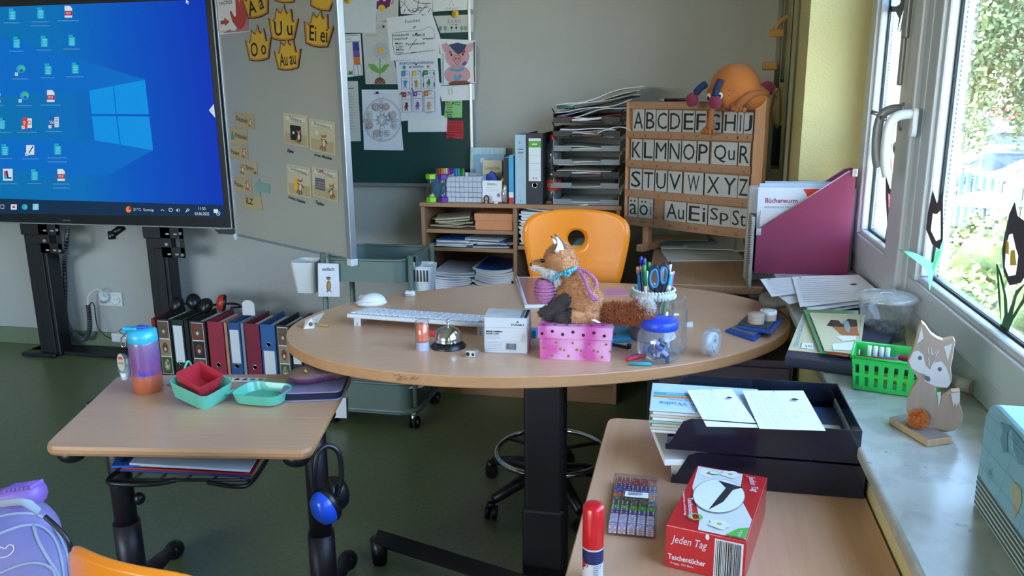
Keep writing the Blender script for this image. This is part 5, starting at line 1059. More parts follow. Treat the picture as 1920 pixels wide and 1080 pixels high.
def binder(t_w,h,d,m,nm,lab,loc,rz=0,label=True,hole=.27,sheetm=None,white=None,group=None,lab_z=(.42,.95),extra=None):
    t = thing(nm,lab,'binder',loc,rz,group);q = MB();e = .0025
    for s_ in (-1,1): q.box((s_*(t_w/2-e/2),d/2,h/2),(e,d,h),m,.0008,1)
    q.box((0,e/2,h/2),(t_w,e,h),m,.0008,1);cv_ = q.build('cover',t)
    q = MB();q.box((0,d/2+.01,h*.47),(t_w*.72,d*.86,h*.9),sheetm or PAPER,.001);q.build('pages',t)
    if hole: q = MB();q.T = Matrix.Translation((0,-.0005,h*hole)) @ RX90;q.lathe([(.0125,0),(.0125,.0015),(.0095,.0015),(.0095,0)],CHR,24,cap=False);q.lathe([(.0095,.0003),(0,.0003)],BLKP,16);q.build('finger_ring',cv_)
    if label: q = MB();z0,z1 = lab_z[0]*h,lab_z[1]*h;q.box((0,-.0006,(z0+z1)/2),(t_w*.72,.0012,z1-z0),PAPER,.0004,1);(extra and extra(q,t_w*.72,z0,z1));q.build('spine_label',cv_)
    return t
a = P(965,378,Y=BY+.01);b = P(986,253,Y=BY+.01);hB = .30
t = binder(b.x-a.x,b.z-BT,.26,mat('binder_pale_blue','#a6c2d2',.5),'ring_binder','pale blue ring binder standing on the bookcase',((a.x+b.x)/2,BY+.02,BT),.0,False,None)
q = MB();D = Draw(q,lambda a_,b_,l: (a_,-.0008-l,b_),None,.0003);D.text('L',-.004,.275,.012,INK);D.text('L',.002,.015,.01,INK);[D.line([(-.011,.252-.008*k),(.013,.252-.008*k)],.003 if k in (1,3) else .001,(INK if k in (1,3) else INKG)) for k in range(7)];q.build('spine_print',t)
a = P(987,378,Y=BY+.01);b = P(1018,250,Y=BY+.01)
def exb(q,w_,z0,z1):
    D = Draw(q,lambda a_,b_,l: (a_,-.0013-l,b_),None,.0003);h = z1-z0;D.rect(-w_/2,z0+h*.79,w_/2,z0+h*.94,mat('label_green','#4fa32f',.5));D.rect(-w_*.2,z0+h*.85,w_*.2,z0+h*.88,PAPER);[D.line([(-w_/2,z0+h*k),(w_/2,z0+h*k)],.0008,INKG) for k in (.26,.42,.6)];D.ell(-w_*.12,z0+h*.07,.003,.003,INK,8);D.ell(w_*.12,z0+h*.07,.003,.003,INK,8)
t = binder(b.x-a.x,b.z-BT,.27,mat('binder_charcoal','#2c3038',.55),'lever_arch_binder','charcoal binder with white and green spine label on the bookcase',((a.x+b.x)/2,BY+.015,BT),0,True,.27,extra=exb,lab_z=(.33,.93))
# bottle
t = thing('plastic_bottle','empty clear bottle with red cap and red label between binder and trays','bottle',(P(1036,378,Y=BY+.09).x,BY+.10,BT));PET_ = glassmat('pet_clear',(.93,.95,.95),.05,.05,.05)
q = MB();q.lathe([(.03,0),(.037,.012),(.036,.05),(.0375,.06),(.0375,.10),(.033,.115),(.029,.14),(.033,.165),(.039,.19),(.039,.225),(.032,.25),(.016,.275),(.013,.285)],PET_,24,cap=False);q.build('body',t)
q = MB();q.lathe([(.038,.055),(.038,.105)],mat('label_red','#c0392f',.5),24,cap=False);q.build('label_band',t);q = MB();q.lathe([(.0155,.281),(.0155,.300),(.014,.303),(0,.303)],mat('cap_red','#b5262a',.4),20);q.build('cap',t)
q = MB();D = Draw(q,lambda x,z,l: ((.0385+l)*math.sin(x/.038),-(.0385+l)*math.cos(x/.038),z),None,.0001);D.text('COLA',.0,.08,.018,PAPER,.04);q.build('label_print',t)
q = P(1029,380,Y=BY+.01);t = thing('cork','small brown cork lying in front of the clear bottle','cork',(q.x,BY+.02,BT+.008));q = MB();q.cyl((-.014,0,0),(.014,.004,0),.008,pBRN,n=12);q.build('cork',t)
# letter tray tower
tx0,tx1 = P(1043,380,Y=BY).x,P(1153,380,Y=BY).x;twd = tx1-tx0+.03;SMK = glassmat('smoky_clear_plastic',(.62,.65,.68),.10,.1,.32);BT_ = mat('tray_black','#1c1e24',.4)
zt_ = [378,354.5,333.5,310.5,284.5,257,231]
for k,py in enumerate(zt_):
    z = P(1100,py,Y=BY).z if k else BT;m_ = BT_ if k in (2,5,6) else SMK
    t = thing('letter_tray',('black' if m_ is BT_ else 'smoky clear')+' letter tray, %s in the tower on the bookcase' % ('lowest','second from the bottom','third from the bottom','fourth, in the middle','fifth from the bottom','sixth, last but one','topmost')[k],'letter tray',((tx0+tx1)/2+.0,BY+.175,z),0,'letter trays in the tower')
    q = MB();q.box((0,0,.003),(twd,.33,.003),m_,.001)
    for s_ in (-1,1): q.box((s_*twd/2,0,.022),(.003,.33,.042),m_,.001);q.tube([(s_*twd/2,-.12,.04),(s_*(twd/2+.012),-.13,.062)],.003,m_,5)
    q.box((0,.165,.02),(twd,.003,.035),m_,.001);q.build('tray',t)
    q = MB();q.box((-twd*.36,-.166,.014),(twd*.28,.004,.024),m_,.001);q.box((twd*.36,-.166,.014),(twd*.28,.004,.024),m_,.001);q.box((0,-.166,.006),(twd*.5,.004,.009),m_,.001);q.build('front_lip',t)
    n_ = (3,2,5,3,3,6,4)[k]
    for j in range(n_):
        s = thing('paper_sheaf','sheaf of papers lying in the %s tray of the tower' % ('lowest','second','third','fourth','fifth','sixth','topmost')[k]+', '+nth(j,n_)+' there','paper',((tx0+tx1)/2+U(-.01,.01),BY+.165+U(-.012,.01),z+.006+j*.005),(0,U(-.02,.02),U(-.04,.04)),'papers in the tray tower')
        cm = [PAPER,mat('paper_cream','#c9c2ae',.8),PAPER2,mat('paper_orange_card','#c87a42',.7),mat('paper_blue_sheet','#8f9fc0',.8)][(j+k) % 5 if k in (2,5) else j % 3]
        q = MB();q.grid(lambda u,v: ((u-.5)*.24,(v-.5)*.29,.004*math.sin(u*6+j+k)*(1 if k > 3 else .4)),8,1,cm,.0035,False);q.build('sheet',s)
zt_top = P(1100,231,Y=BY).z+.045
for j in range(9):
    cm = [PAPER,mat('folder_red','#a83a2c',.6),PAPER2,mat('paper_blue_sheet','#8f9fc0',.8),PAPER,mat('magazine_dark','#4a4448',.5),PAPER2,mat('paper_cream','#c9c2ae',.8),PAPER][j]
    s = thing('loose_folder',('crumpled paper in the messy heap on top of the tray tower','red-orange folder in the heap on top of the tray tower','grey paper near the bottom of the heap on the tray tower','bluish sheet in the heap on the tray tower','white sheet halfway up the heap on the tray tower','dark magazine in the heap on the tray tower','grey sheet near the top of the heap on the tray tower','cream sheet near the top of the heap on the tray tower','uppermost white sheet sticking out right of the tray tower')[j],'paper',((tx0+tx1)/2+.012+.004*j,BY+.14,zt_top-.03+j*.0125),(0,-.11-.012*j if j > 1 else -.05,U(-.12,.12)),'heap on top of the tray tower')
    q = MB();q.grid(lambda u,v: ((u-.5)*(.29+.012*j),(v-.5)*.22,.006*math.sin(u*5+j*2)+.01*(1-v)*math.sin(u*9+j)*.5),10,4,cm,.003,True);q.build('sheet',s)
q = P(1058,203,Y=BY-.005);s = thing('teal_sleeve','teal plastic sleeve corner at the left of the heap on the tray tower','sleeve',(q.x,BY+.05,q.z));q = MB();q.grid(lambda u,v: ((u-.5)*.07,(v-.5)*.1,.006*math.sin(v*6)),4,6,mat('teal_film','#2d6a78',.4),.003);q.build('sleeve',s)
s = thing('white_cable','thin white cable curving from the trays to the letter board','cable',(P(1160,245,Y=3.5).x,3.50,P(1160,245,Y=3.5).z));b0 = s.location.copy();q = MB();q.tube(bez([P(1120,250,Y=3.52)-b0,P(1140,242,Y=3.51)-b0,P(1160,238,Y=3.5)-b0,P(1176,241,Y=3.5)-b0,P(1183,246,Y=3.5)-b0],6),.0022,WHITEPL,6);q.build('cord',s)
# ================================================================ LETTER BOARD
AL = Vector((-.236,3.512,0));AR = Vector((.262,3.21,0));AU = (AR-AL).normalized();AP = Plane(AL,AU);AW = (AR-AL).length
ab = thing('letter_board','wooden letter board with rows of alphabet cards standing on the back desk','board',AL,AP.rz);BW_ = woodmat('letterboard_wood','#a87f61','#9b7355','X',1.,.55)
za,zb = AP.hit(1178,192).z,AP.hit(1176,421).z
q = MB();q.box((AW/2,.012,(za+zb)/2),(AW,.008,za-zb),BW_);q.build('back_panel',ab)
NL = Vector((AU.y,-AU.x,0))
rows = [((1187,246),(1187,257)),((1183,300),(1183,312)),((1182,355),(1182,367)),((1182,406),(1182,420))]
q = MB();q.box((AW/2,0,za-.012),(AW,.022,.03),BW_,.002);q.build('top_rail',ab)
q = MB();q.box((.006,0,(za+zb)/2),(.012,.024,za-zb),LWOOD,.001);q.build('side_post',ab)
q = MB();q.box((AW+.022,-.0,.75+(za+.02-.75)/2),(.042,.034,za+.02-.75),LWOOD,.002);q.build('side_post',ab)
hz = AP.hit(1425,243).z;q = MB();q.cyl((AW+.02,-.018,hz),(AW+.02,-.021,hz),.006,CHR,n=12);q.box((AW+.012,-.02,hz),(.008,.006,.01),CHR,.001);q.build('catch',ab)
q = MB();q.box((.10,.09,.765),(.03,.26,.03),LWOOD,.003);q.box((.10,.02,.82),(.03,.03,.14),LWOOD,.003);q.build('foot',ab)
RT = mat('rail_print','#5a3a2c',.7);RL = [('A',1192,253.5),('B',1214,254),('C',1238,254.5),('D',1263,255),('E',1286,256),('F',1310,256.5),('G',1338,257),('H',1366,257.5),('I',1387,258),('J',1404,258),('K',1190,308),('L',1211,309.5),('M',1236,311.5),('N',1261,313),('O',1289,315),('P',1317,316.5),('Q',1357,319),('R',1399,321.5),
                   ('S',1188.5,361),('T',1213,363.5),('U',1238,366.5),('V',1265,369.5),('W',1300,373),('X',1336,376.5),('Y',1369,380),('Z',1396,383),('Aa',1187,413),('AOU',1209,415),('ß',1229,417),('Au',1260,422),('Eu Ei',1302,427),('Sp',1346,433.5),('St',1384,438)]
for i,(p0,p1) in enumerate(rows):
    z1_,z0_ = AP.hit(*p0).z,AP.hit(*p1).z;q = MB();q.box((AW/2,-.002,(z0_+z1_)/2),(AW-.01,.026,z1_-z0_+.004),BW_,.0015);D = Draw(q,lambda a_,b_,l: (a_,-.0155-l,b_),AP.uv,.0002,.00003,.0023)
    for tx,px,py in RL:
        if (p0[1] < py < p0[1]+40): D.text(tx,px,py,5.2,RT,3.5*len(tx))
    q.build('letter_rail',ab)
LC = mat('letter_card_white','#b4b5b2',.6,var=.02)
def L5(x,o=1140): return x/5.4+o
cards = [[('A',255,372),('B',380,487),('C',492,611),('D',620,749),('E',757,880),('F',886,1000),('G',1006,1152),('H',1170,1308),('I',1314,1372),('J',1378,1470)],
         [('K',238,350),('L',357,466),('M',474,608),('N',616,740),('O',748,896),('P',906,1024),('Qu',1046,1312),('R',1320,1442)],
         [('S',226,348),('T',357,472),('U',480,600),('V',608,752),('W',768,968),('X',980,1156),('Y',1152,1312),('Z',1316,1425)],
         [('ä',214,306),('ö',312,420),('ü',420,456),('Au',574,796),('Ei',800,1008),('Sp',1012,1244),('St',1240,1412)]]
tops = [(205,211.5),(261,268.5),(316,331),(370,392)];bots = [(245.5,251),(300,313.5),(355,374),(406.5,436)]
for ri,row in enumerate(cards):
    for ci,(ch_,a_,b_) in enumerate(row):
        xa,xb = L5(a_),L5(b_);f = lambda x,t_: t_[0]+(t_[1]-t_[0])*(x-1185)/215
        zt1 = AP.hit(xa,f(xa,tops[ri])).z;zb1 = AP.hit(1187,(246,300,355,406)[ri]).z;u0,u1 = AP.uv(xa,f(xa,bots[ri]))[0],AP.uv(xb,f(xb,bots[ri]))[0]
        if ch_ in ('St','J','R','Z'): u1 = min(u1,AW-.001)
        w_,h_ = u1-u0,zt1-zb1;ln = U(-.012,.012) if w_ < .08 else 0
        t = thing('letter_card','white letter card with %s, row %s of the letter board' % ({'ä': 'small a with two dots','ö': 'small o with two dots','ü': 'sliver of a dotted u'}.get(ch_,'capital '+ch_),('one','two','three','four')[ri]),'card',AL+AU*((u0+u1)/2)+NL*(.0045)+Vector((0,0,zb1+.001)),AP.rz+ln*0,'letter cards on the board')
        q = MB();q.box((0,0,h_/2),(w_*.97,.0015,h_),LC);D = Draw(q,lambda a2,b2,l: (a2,-.00075-l,b2),None,.0002,.0001)
        lw = min(w_*.80,h_*(.62 if len(ch_) == 1 else 1.1));hh = h_*.76
        if ch_ == 'I': lw = h_*.07
        if ch_ == 'ü': D.line([(0,h_*.15),(0,h_*.62)],.004,INK);D.ell(0,h_*.75,.003,.003,INK,8)
        else:
            low = {'Qu': (-.02,.80),'Sp': (-.02,.8)}.get(ch_,(0,.76));D.text(ch_,0,h_*(.50+low[0]*.5),h_*low[1],INK,lw)
        q.build('card',t)
t = thing('black_marker','black marker lying on the top rail of the letter board','marker',AL+AU*.19+Vector((0,0,za+.009)),AP.rz);q = MB();q.cyl((-.01,0,0),(.11,0,0),.007,BLKP,n=12);q.build('barrel',t);q = MB();q.cyl((-.04,0,0),(-.01,0,0),.0065,GREYPLA,n=12);q.build('cap',t)
# plush on the board
pc = AP.hit(1385,172);pc = pc+NL*-.02;t = thing('plush_creature','round orange plush with feelers and long arms draped over the letter board','plush toy',pc,AP.rz);OP = mat('plush_orange','#b56c30',.95,sheen=.1,bump=.3,bscale=300);OPA = mat('plush_arm','#a05f33',.95,sheen=.1);MG_ = mat('plush_magenta','#7c2244',.9,sheen=.3);NVY = mat('plush_navy','#1d2c50',.9);s_ = .0021
def A3(px,py,out=0.): v = AP.hit(px,py)+NL*out-pc;v.rotate(Matrix.Rotation(-AP.rz,3,'Z'));return tuple(v)
q = MB();q.blob([('e',A3(1383,163,.02),(.098,.075,.088)),('e',A3(1372,178,.03),(.085,.07,.06)),('e',A3(1407,182,.0),(.075,.06,.05))],OP,.005,8);q.build('head',t)
q = MB();q.tube(bez([A3(1357,190,.07),A3(1352,210,.075),A3(1346,232,.06),A3(1343,240,.05)],6),[.012]*10+[.015]*20,OPA,10)
q.sph(A3(1341,243,.05),(.026,.014,.018),OPA,14,10);[q.tube([A3(1334+k*6,244,.055),A3(1329+k*8,250+(1 if k in (1,2) else -1),.06)],[.010,.006],OPA,8) for k in range(4)];q.build('arm',t)
q = MB();q.tube(bez([A3(1440,176,.0),A3(1425,176,.05),A3(1412,186,.07),A3(1400,198,.07)],6),[.013]*8+[.016]*30,OPA,10);q.sph(A3(1397,200,.07),(.026,.015,.018),OPA,14,10);[q.tube([A3(1398+k*5,203,.075),A3(1390+k*8,204+5*(k > 0),.08)],[.010,.006],OPA,8) for k in range(4)];q.build('arm',t)
q = MB();q.tube(bez([A3(1343,158,.08),A3(1337,166,.10),A3(1331,175,.105)],4),.0135,NVY,10);q.sph(A3(1325,187,.11),(.027,.014,.027),MG_,18,12);q.build('feeler',t)
q = MB();q.tube(bez([A3(1375,151,.098),A3(1372,166,.115),A3(1370,180,.12)],4),.0125,NVY,10);q.sph(A3(1370,191,.12),(.027,.014,.025),MG_,18,12);q.build('feeler',t)
q = MB();q.sph(A3(1353,182,.098),(.010,.006,.016),FXW,12,8);q.sph(A3(1354,184,.106),(.005,.003,.008),INK,10,6);q.sph(A3(1377,179,.108),(.011,.006,.012),FXW,12,8);q.sph(A3(1378,180,.115),(.006,.003,.007),NVY,10,6);q.build('eye',t)
q = MB();[q.sph(A3(x,y,.096),.0018,INK,6,4) for x,y in ((1390,170),(1399,170),(1390,179))];q.tube(bez([A3(1378,203,.075),A3(1387,205,.075),A3(1396,199,.075)],4),.005,MG_,6);q.build('freckles',t)
q = MB();q.sph(A3(1432,166,-.03),(.03,.03,.028),MG_,14,10);q.build('shoe',t)
# ================================================================ CORNER RACK WITH MAPS AND SET SQUARES
rk = thing('map_rail','pale hanging rail with clips in the far corner','rail',(P(1478,100,Y=3.6).x-.0,3.55,0));xr_ = .385
RLM = mat('rail_beige','#8f8e74',.5)
q = MB();q.box((.0,0,1.45),(.012,.03,1.5),RLM,.002);q.box((.0,.05,1.45),(.01,.006,1.5),BLKP);q.build('rail',rk);rk.location = (xr_,3.28,.0)
WTRI = mat('set_square_wood','#b98a4c',.6);TRN = mat('hanging_blue_cloth','#2b3650',.8)
for i,(px,py,lab) in enumerate(((1456,62,'upper yellow-orange wooden set square clip in the corner'),(1443,124,'lower yellow-orange wooden clip beside the plush'),(1468,46,'curved orange wooden piece at the top of the corner rail'))):
    p_ = P(px,py,Y=3.45);t = thing('wooden_clip',lab,'clip',p_);q = MB();(q.box((0,0,0),(.055,.02,.03),WTRI,.004) if i < 2 else q.tube(bez([(-.02,0,-.05),(-.024,0,-.01),(.0,0,.02),(.016,0,.03)],5),.008,WTRI,8));q.build('clip',t)
p_ = P(1453,215,Y=3.42);t = thing('wooden_stirrup','long hexagonal wooden frame hanging beside the letter board','frame',p_)
q = MB();q.tube([P(x,y,Y=3.42)-p_ for x,y in ((1462,164),(1452,178),(1446,206),(1446,224),(1458,239),(1463,228),(1464,190))],.006,WTRI,6,True);q.build('frame',t)
q = MB();q.tube([P(1456,174,Y=3.41)-p_,P(1456,186,Y=3.41)-p_],.004,ALU,8);q.build('clip',t)
for i,(x0,x1,y0,y1,m_,lab) in enumerate(((1444,1461,235,312,TRN,'dark blue rolled cloth hanging in the corner'),(1450,1461,-20,160,mat('rolled_map_grey','#85857c',.7),'grey rolled map hanging in the corner'),(1462,1470,-20,150,mat('rolled_map_white','#a3a49c',.7),'pale rolled map nearest the rail'))):
    a_,b_ = P((x0+x1)/2,y0,Y=3.5+.05*i),P((x0+x1)/2,y1,Y=3.5+.05*i);r_ = (P(x1,y0,Y=3.5+.05*i)-P(x0,y0,Y=3.5+.05*i)).length/2*.95;t = thing('rolled_map',lab,'map',b_);q = MB();q.cyl((0,0,0),(0,0,a_.z-b_.z),r_,m_,n=16);q.build('roll',t);q = MB()
    q.cyl((0,0,-.01),(0,0,.004),r_*1.15,mat('map_cap','#6a6a60',.5),n=16);q.build('end_cap',t)
# ================================================================ ON THE OVAL DESK
def D_at(px,py,z=DZ): q = P(px,py,z=z);return Vector((q.x,q.y,z))
def ang(p,q): return math.atan2(q.y-p.y,q.x-p.x)
KEY = mat('key_white','#d2d7de',.4,var=.01);KBB = mat('keyboard_white','#c3c8d0',.4,var=.01)
# keyboard: back-left corner lies left, it runs to the right behind the clip box
ka,kb_ = D_at(648,603,DZ+.012),D_at(905,622,DZ+.012);kr = ang(ka,kb_);kw = .445;kd = .135
t = thing('keyboard','white wireless keyboard propped on its feet, running behind the clip box','keyboard',(ka.x,ka.y,DZ),(0,0,kr));TL_ = Matrix.Translation((0,0,.024)) @ Matrix.Rotation(R_(-7),4,'X')
q = MB();q.T = TL_;q.prism(roundpoly([Vector((0,0)),Vector((kw,0)),Vector((kw,kd)),Vector((.0,kd))],.012),0,.012,KBB,.003);q.build('housing',t)
q = MB();q.T = TL_;q.box((kw/2,kd*.5,.0122),(kw-.016,kd-.016,.0008),mat('key_bed','#6f7885',.5));q.build('key_bed',t)
for r_ in range(6):
    x = .012;n = 0
    wds = {0: [.018]*21,1: [.018]*13+[.03]+[.018]*7,2: [.026]+[.018]*12+[.022]+[.018]*7,3: [.03]+[.018]*11+[.034]+[.02,.02,.02]+[.018]*4,4: [.024]+[.018]*11+[.04]+[.02]*3+[.018]*4,5: [.022,.02,.02,.1,.02,.02,.02,.022]+[.02]*3+[.037,.018,.018]}[r_]
    for w_ in wds:
        if x+w_ > kw-.01: break
        if n == 0 and r_ == 0: pass
        k_ = 'k%.3f' % w_
        me = bpy.data.meshes.get(k_)
        if not me:
            q = MB();q.box((w_/2-.001,.0085,.0028),(w_-.0022,.0165 if r_ != 0 else .0165,.0045),KEY,.0016,1);o = q.build('key',t);me = o.data;me.name = k_
        else: o = bpy.data.objects.new('key',me);COL.objects.link(o);o.parent = t
        o.matrix_local = TL_ @ Matrix.Translation((x,.008+.0193*r_,.0115));x += w_+.0008;n += 1
for px in (.025,kw-.04): q = MB();q.box((px+.01,.006,.013),(.022,.004,.028),KBB,.002);q.box((px+.01,.004,.006),(.004,.001,.010),GREYPLA);q.build('foot',t)
# mouse
m0 = D_at(692,573);t = thing('computer_mouse','white wireless mouse behind the keyboard','mouse',m0,R_(18));q = MB();q.blob([('e',(.008,0,.010),(.050,.032,.014)),('e',(.014,0,.016),(.040,.030,.0250))],WHITEPL,.002,6);q.build('shell',t)
q = MB();q.cyl((-.022,-.003,.0285),(-.022,.003,.0285),.009,mat('wheel_grey','#8e939a',.5),n=14);q.build('scroll_wheel',t);q = MB();q.tube(bez([(-.04,-.012,.0105),(-.02,-.0285,.017),(.01,-.031,.018),(.04,-.020,.020)],5),.0006,GREYPLA,4);q.build('seam',t)
p_ = D_at(769,555);t = thing('usb_receiver_case','tiny silver-white rounded case at the back edge of the oval desk','case',p_,R_(8));q = MB();q.box((0,0,.009),(.034,.026,.018),WHITEPL,.006,3);q.box((0,-.004,.0185),(.002,.014,.001),INK);q.box((.0,-.0132,.008),(.022,.001,.004),ALU);q.build('body',t)
# folded-star ornament
p_ = D_at(588,613);t = thing('paper_fox_clip','small folded silvery paper ornament at the left end of the desk','ornament',p_,R_(30));q = MB();FO = mat('foil_paper','#c5c6c4',.3,metal=.3)
q.add([(-.03,-.012,0),(.0,-.014,.0),(-.004,-.004,.030),(-.022,.004,.022),(.035,.012,.038),(.012,.016,.004),(-.01,.014,0)],[[0,1,2],[0,2,3],[1,2,5],[2,4,5],[3,2,4],[0,3,6],[3,5,6]],FO);q.build('paper',t);q = MB();q.sph((-.008,-.010,.012),.006,pBRN,8,6);q.tube([(.005,.0,.01),(.03,-.012,.004),(.042,-.01,.003)],.003,mat('gold_cord','#b08a45',.4,metal=.4),6);q.build('bead',t)
# stamp tube
p_ = D_at(793,655);t = thing('round_stamp','clear tube stamp with orange barrel left of the bell','stamp',p_);CLR = glassmat('clear_plastic',(.95,.96,.97),.07,.03,.04)
q = MB();q.lathe([(.0175,.0),(.0175,.008),(.0165,.022)],mat('stamp_lilac','#b3b4cc',.4),20);q.build('base',t);q = MB();q.lathe([(.0150,.025),(.0150,.068),(.012,.071),(0,.071)],mat('stamp_orange','#e2653a',.35),20);D = Draw(q,lambda x,z,l: ((.0151+l)*math.sin(x/.015),-(.0151+l)*math.cos(x/.015),z),None,.0001);D.line([(-.002,.038),(.010,.038),(.010,.055),(-.002,.055)],.0008,pRED,True);q.build('barrel',t)
q = MB();q.lathe([(.0195,0),(.019,.03),(.0185,.078),(.014,.081),(0,.081)],CLR,24,cap=False);q.build('clear_cap',t)
# bell
p_ = D_at(841,650);t = thing('desk_bell','chrome reception bell on a black base','bell',p_);q = MB();q.lathe([(.047,0),(.047,.004),(.040,.012),(.036,.017),(.0,.017)],BLKP,40);q.build('base',t)
q = MB();q.lathe([(.0375,.018),(.0372,.026),(.034,.038),(.027,.048),(.016,.055),(.006,.058),(0,.058)],CHR,40);q.build('dome',t);q = MB();q.cyl((0,0,.057),(0,0,.068),.0035,CHR,n=12);q.sph((0,0,.071),(.005,.005,.0055),CHR,12,8);q.build('plunger',t)
p_ = D_at(812,630);t = thing('red_peg','small red peg between stamp and bell','peg',(p_.x,p_.y,DZ));q = MB();q.box((0,0,.008),(.02,.012,.016),pRED,.003);q.build('peg',t)
p_ = D_at(885,668);t = thing('pencil_sharpener','metal double-hole sharpener before the clip box','sharpener',p_,R_(-8));q = MB();q.box((0,0,.008),(.028,.022,.016),ALU,.002);[q.cyl((x,-.0108,.0085),(x,-.0114,.0085),r_,INK,n=14) for x,r_ in ((-.007,.0055),(.007,.004))];q.box((.002,.0,.0165),(.02,.014,.001),CHR);q.build('body',t)
# clip box
def carton(nm,lab,cat,a,b,py_top,d,m,rz=None,z0=DZ):
    A,B = D_at(*a,z0),D_at(*b,z0);rz = ang(A,B) if rz is None else rz;w_ = (B-A).length;h = P(a[0],py_top,Y=A.y).z-z0;t = thing(nm,lab,cat,(A.x,A.y,z0),rz);return t,w_,h
BXW = mat('carton_white','#c3c6cb',.5,var=.02);t,w_,h = carton('clip_box','white printed paper-clip carton beside the pink box','carton',(908,661),(989,664),596,.085,BXW);d = .075
q = MB()
for c,s3 in (((w_/2,.001,h/2),(w_,.002,h)),((w_/2,d,h/2),(w_,.002,h)),((.001,d/2,h/2),(.002,d,h)),((w_-.001,d/2,h/2),(.002,d,h)),((w_/2,d/2,.001),(w_,d,.002))): q.box(c,s3,BXW)
q.build('carton',t)
q = MB();q.T = Matrix.Translation((0,0,h)) @ Matrix.Rotation(R_(3),4,'X');q.box((w_/2,d*.5,.001),(w_,d,.0015),BXW);D = Draw(q,lambda a,b,l: (a,b,.0018+l),None,.0001);D.rect(w_*.83,d*.05,w_*.9,d*.92,pr('petrol','#5f7f98'));D.rect(w_*.92,d*.05,w_*.985,d*.95,INK)
D.text('ADLER OFFICE',w_*.62,d*.25,.004,INK,.03,180);D.text('MAPPE 26',w_*.4,d*.62,.003,INK,.02,180);[D.line([(w_*x,d*.5),(w_*(x+.05),d*.85),(w_*(x+.09),d*.82),(w_*(x+.04),d*.45)],.0007,INKG,True) for x in (.12,.2)];q.build('lid_flap',t)
q = MB();D = Draw(q,lambda a,b,l: (a,-.0003-l,b),None,.0001);D.text('DURABLE',w_*.78,h*.83,.0055,INK,w_*.3,off=.02);D.ell(w_*.78,h*.91,.003,.0018,INK,10);D.line([(0,h*.74),(w_,h*.74)],.0005,INKG);D.text('BRIEFKLAMMERN',w_*.24,h*.62,.0042,INK,w_*.38,off=.03);D.text('PAPER CLIPS',w_*.2,h*.555,.0038,INK,w_*.3,off=.03);[D.line([(w_*.05,h*y),(w_*.38,h*y)],.0006,INKG) for y in (.5,.46,.42)]
D.line([(w_*.05,h*.08),(w_*.76,h*.08),(w_*.76,h*.34),(w_*.05,h*.34)],.0005,INKG,True);[D.line([(w_*.08,h*y),(w_*.42,h*y)],.0006,INKG) for y in (.30,.26,.22,.18,.13)]
rb = random.Random(8);x = w_*.5
while x < w_*.73: b_ = rb.uniform(.0004,.0013);D.rect(x,h*.12,x+b_,h*.30,INK);x += b_+rb.uniform(.0004,.001)
D.line([(w_*.86,h*.38),(w_*.90,h*.60),(w_*.95,h*.59),(w_*.92,h*.35),(w_*.885,h*.36),(w_*.91,h*.55)],.0008,INKG);q.build('front_print',t)
# pink gift box and lid
PKB = mat('gift_box_pink','#d98bb8',.35,var=.0,coat=.3)
def marble_pink():
    m = PKB;nt = m.node_tree;L = nt.links;b = nt.nodes['Principled BSDF'];tc = nt.nodes.new('ShaderNodeTexCoord');w2 = nt.nodes.new('ShaderNodeTexWave');w2.inputs['Scale'].default_value = 3;w2.inputs['Distortion'].default_value = 12;w2.inputs['Detail'].default_value = 4;w2.inputs['Detail Scale'].default_value = 1.2;w2.bands_direction = 'X'
    cr = nt.nodes.new('ShaderNodeValToRGB');e = cr.color_ramp.elements;e[0].color = (*lin('#c24f97'),1);e[1].color = (*lin('#dda0c6'),1);x = e.new(.35);x.color = (*lin('#d686b8'),1);L.new(tc.outputs['Object'],w2.inputs['Vector']);L.new(w2.outputs['Fac'],cr.inputs[0]);L.new(cr.outputs[0],b.inputs['Base Color'])
marble_pink()
t,w_,h = carton('gift_box','pink marbled gift box with gold dots under the fox plush','box',(1009,674),(1147,680),611,.1,PKB);d = .135;gbx = t;gW,gH = w_,h
DOT1,DOT2 = mat('dot_dark_gold','#4a2436',.3,metal=.3),mat('dot_gold','#b98a55',.3,metal=.6)
q = MB();q.box((w_/2,d/2,h*.33),(w_-.008,d-.008,h*.66),PKB,.001);D = Draw(q,lambda a,b,l: (a,.004-l,b),None,.0004)
for k in range(9): D.ell(.014+k*.021,h*(.12 if k % 2 else .34)+.002*math.sin(k*3),.0036,.0036,DOT2,12);D.ell(.024+k*.021,h*(.52 if k % 2 else .30),.003,.003,DOT2,12) if .024+k*.021 < w_-.008 else 0
q.build('base',t);q = MB();lh = h*.36;q.box((w_/2,d/2,h-lh/2),(w_,d,lh),PKB,.001);D = Draw(q,lambda a,b,l: (a,-l,b),None,.0002)
for k in range(8): D.ell(.010+k*.026,h-lh*(.4 if k % 2 else .62),.0042,.0042,DOT1,12)
D2 = Draw(q,lambda a,b,l: (a,b,h+l),None,.0002)
for i in range(7):
    for j in range(5): D2.ell(.012+i*.03+(j % 2)*.015,.012+j*.027,.004,.004,DOT1,12) if .012+i*.03+(j % 2)*.015 < w_-.005 else 0
q.build('lid',t)
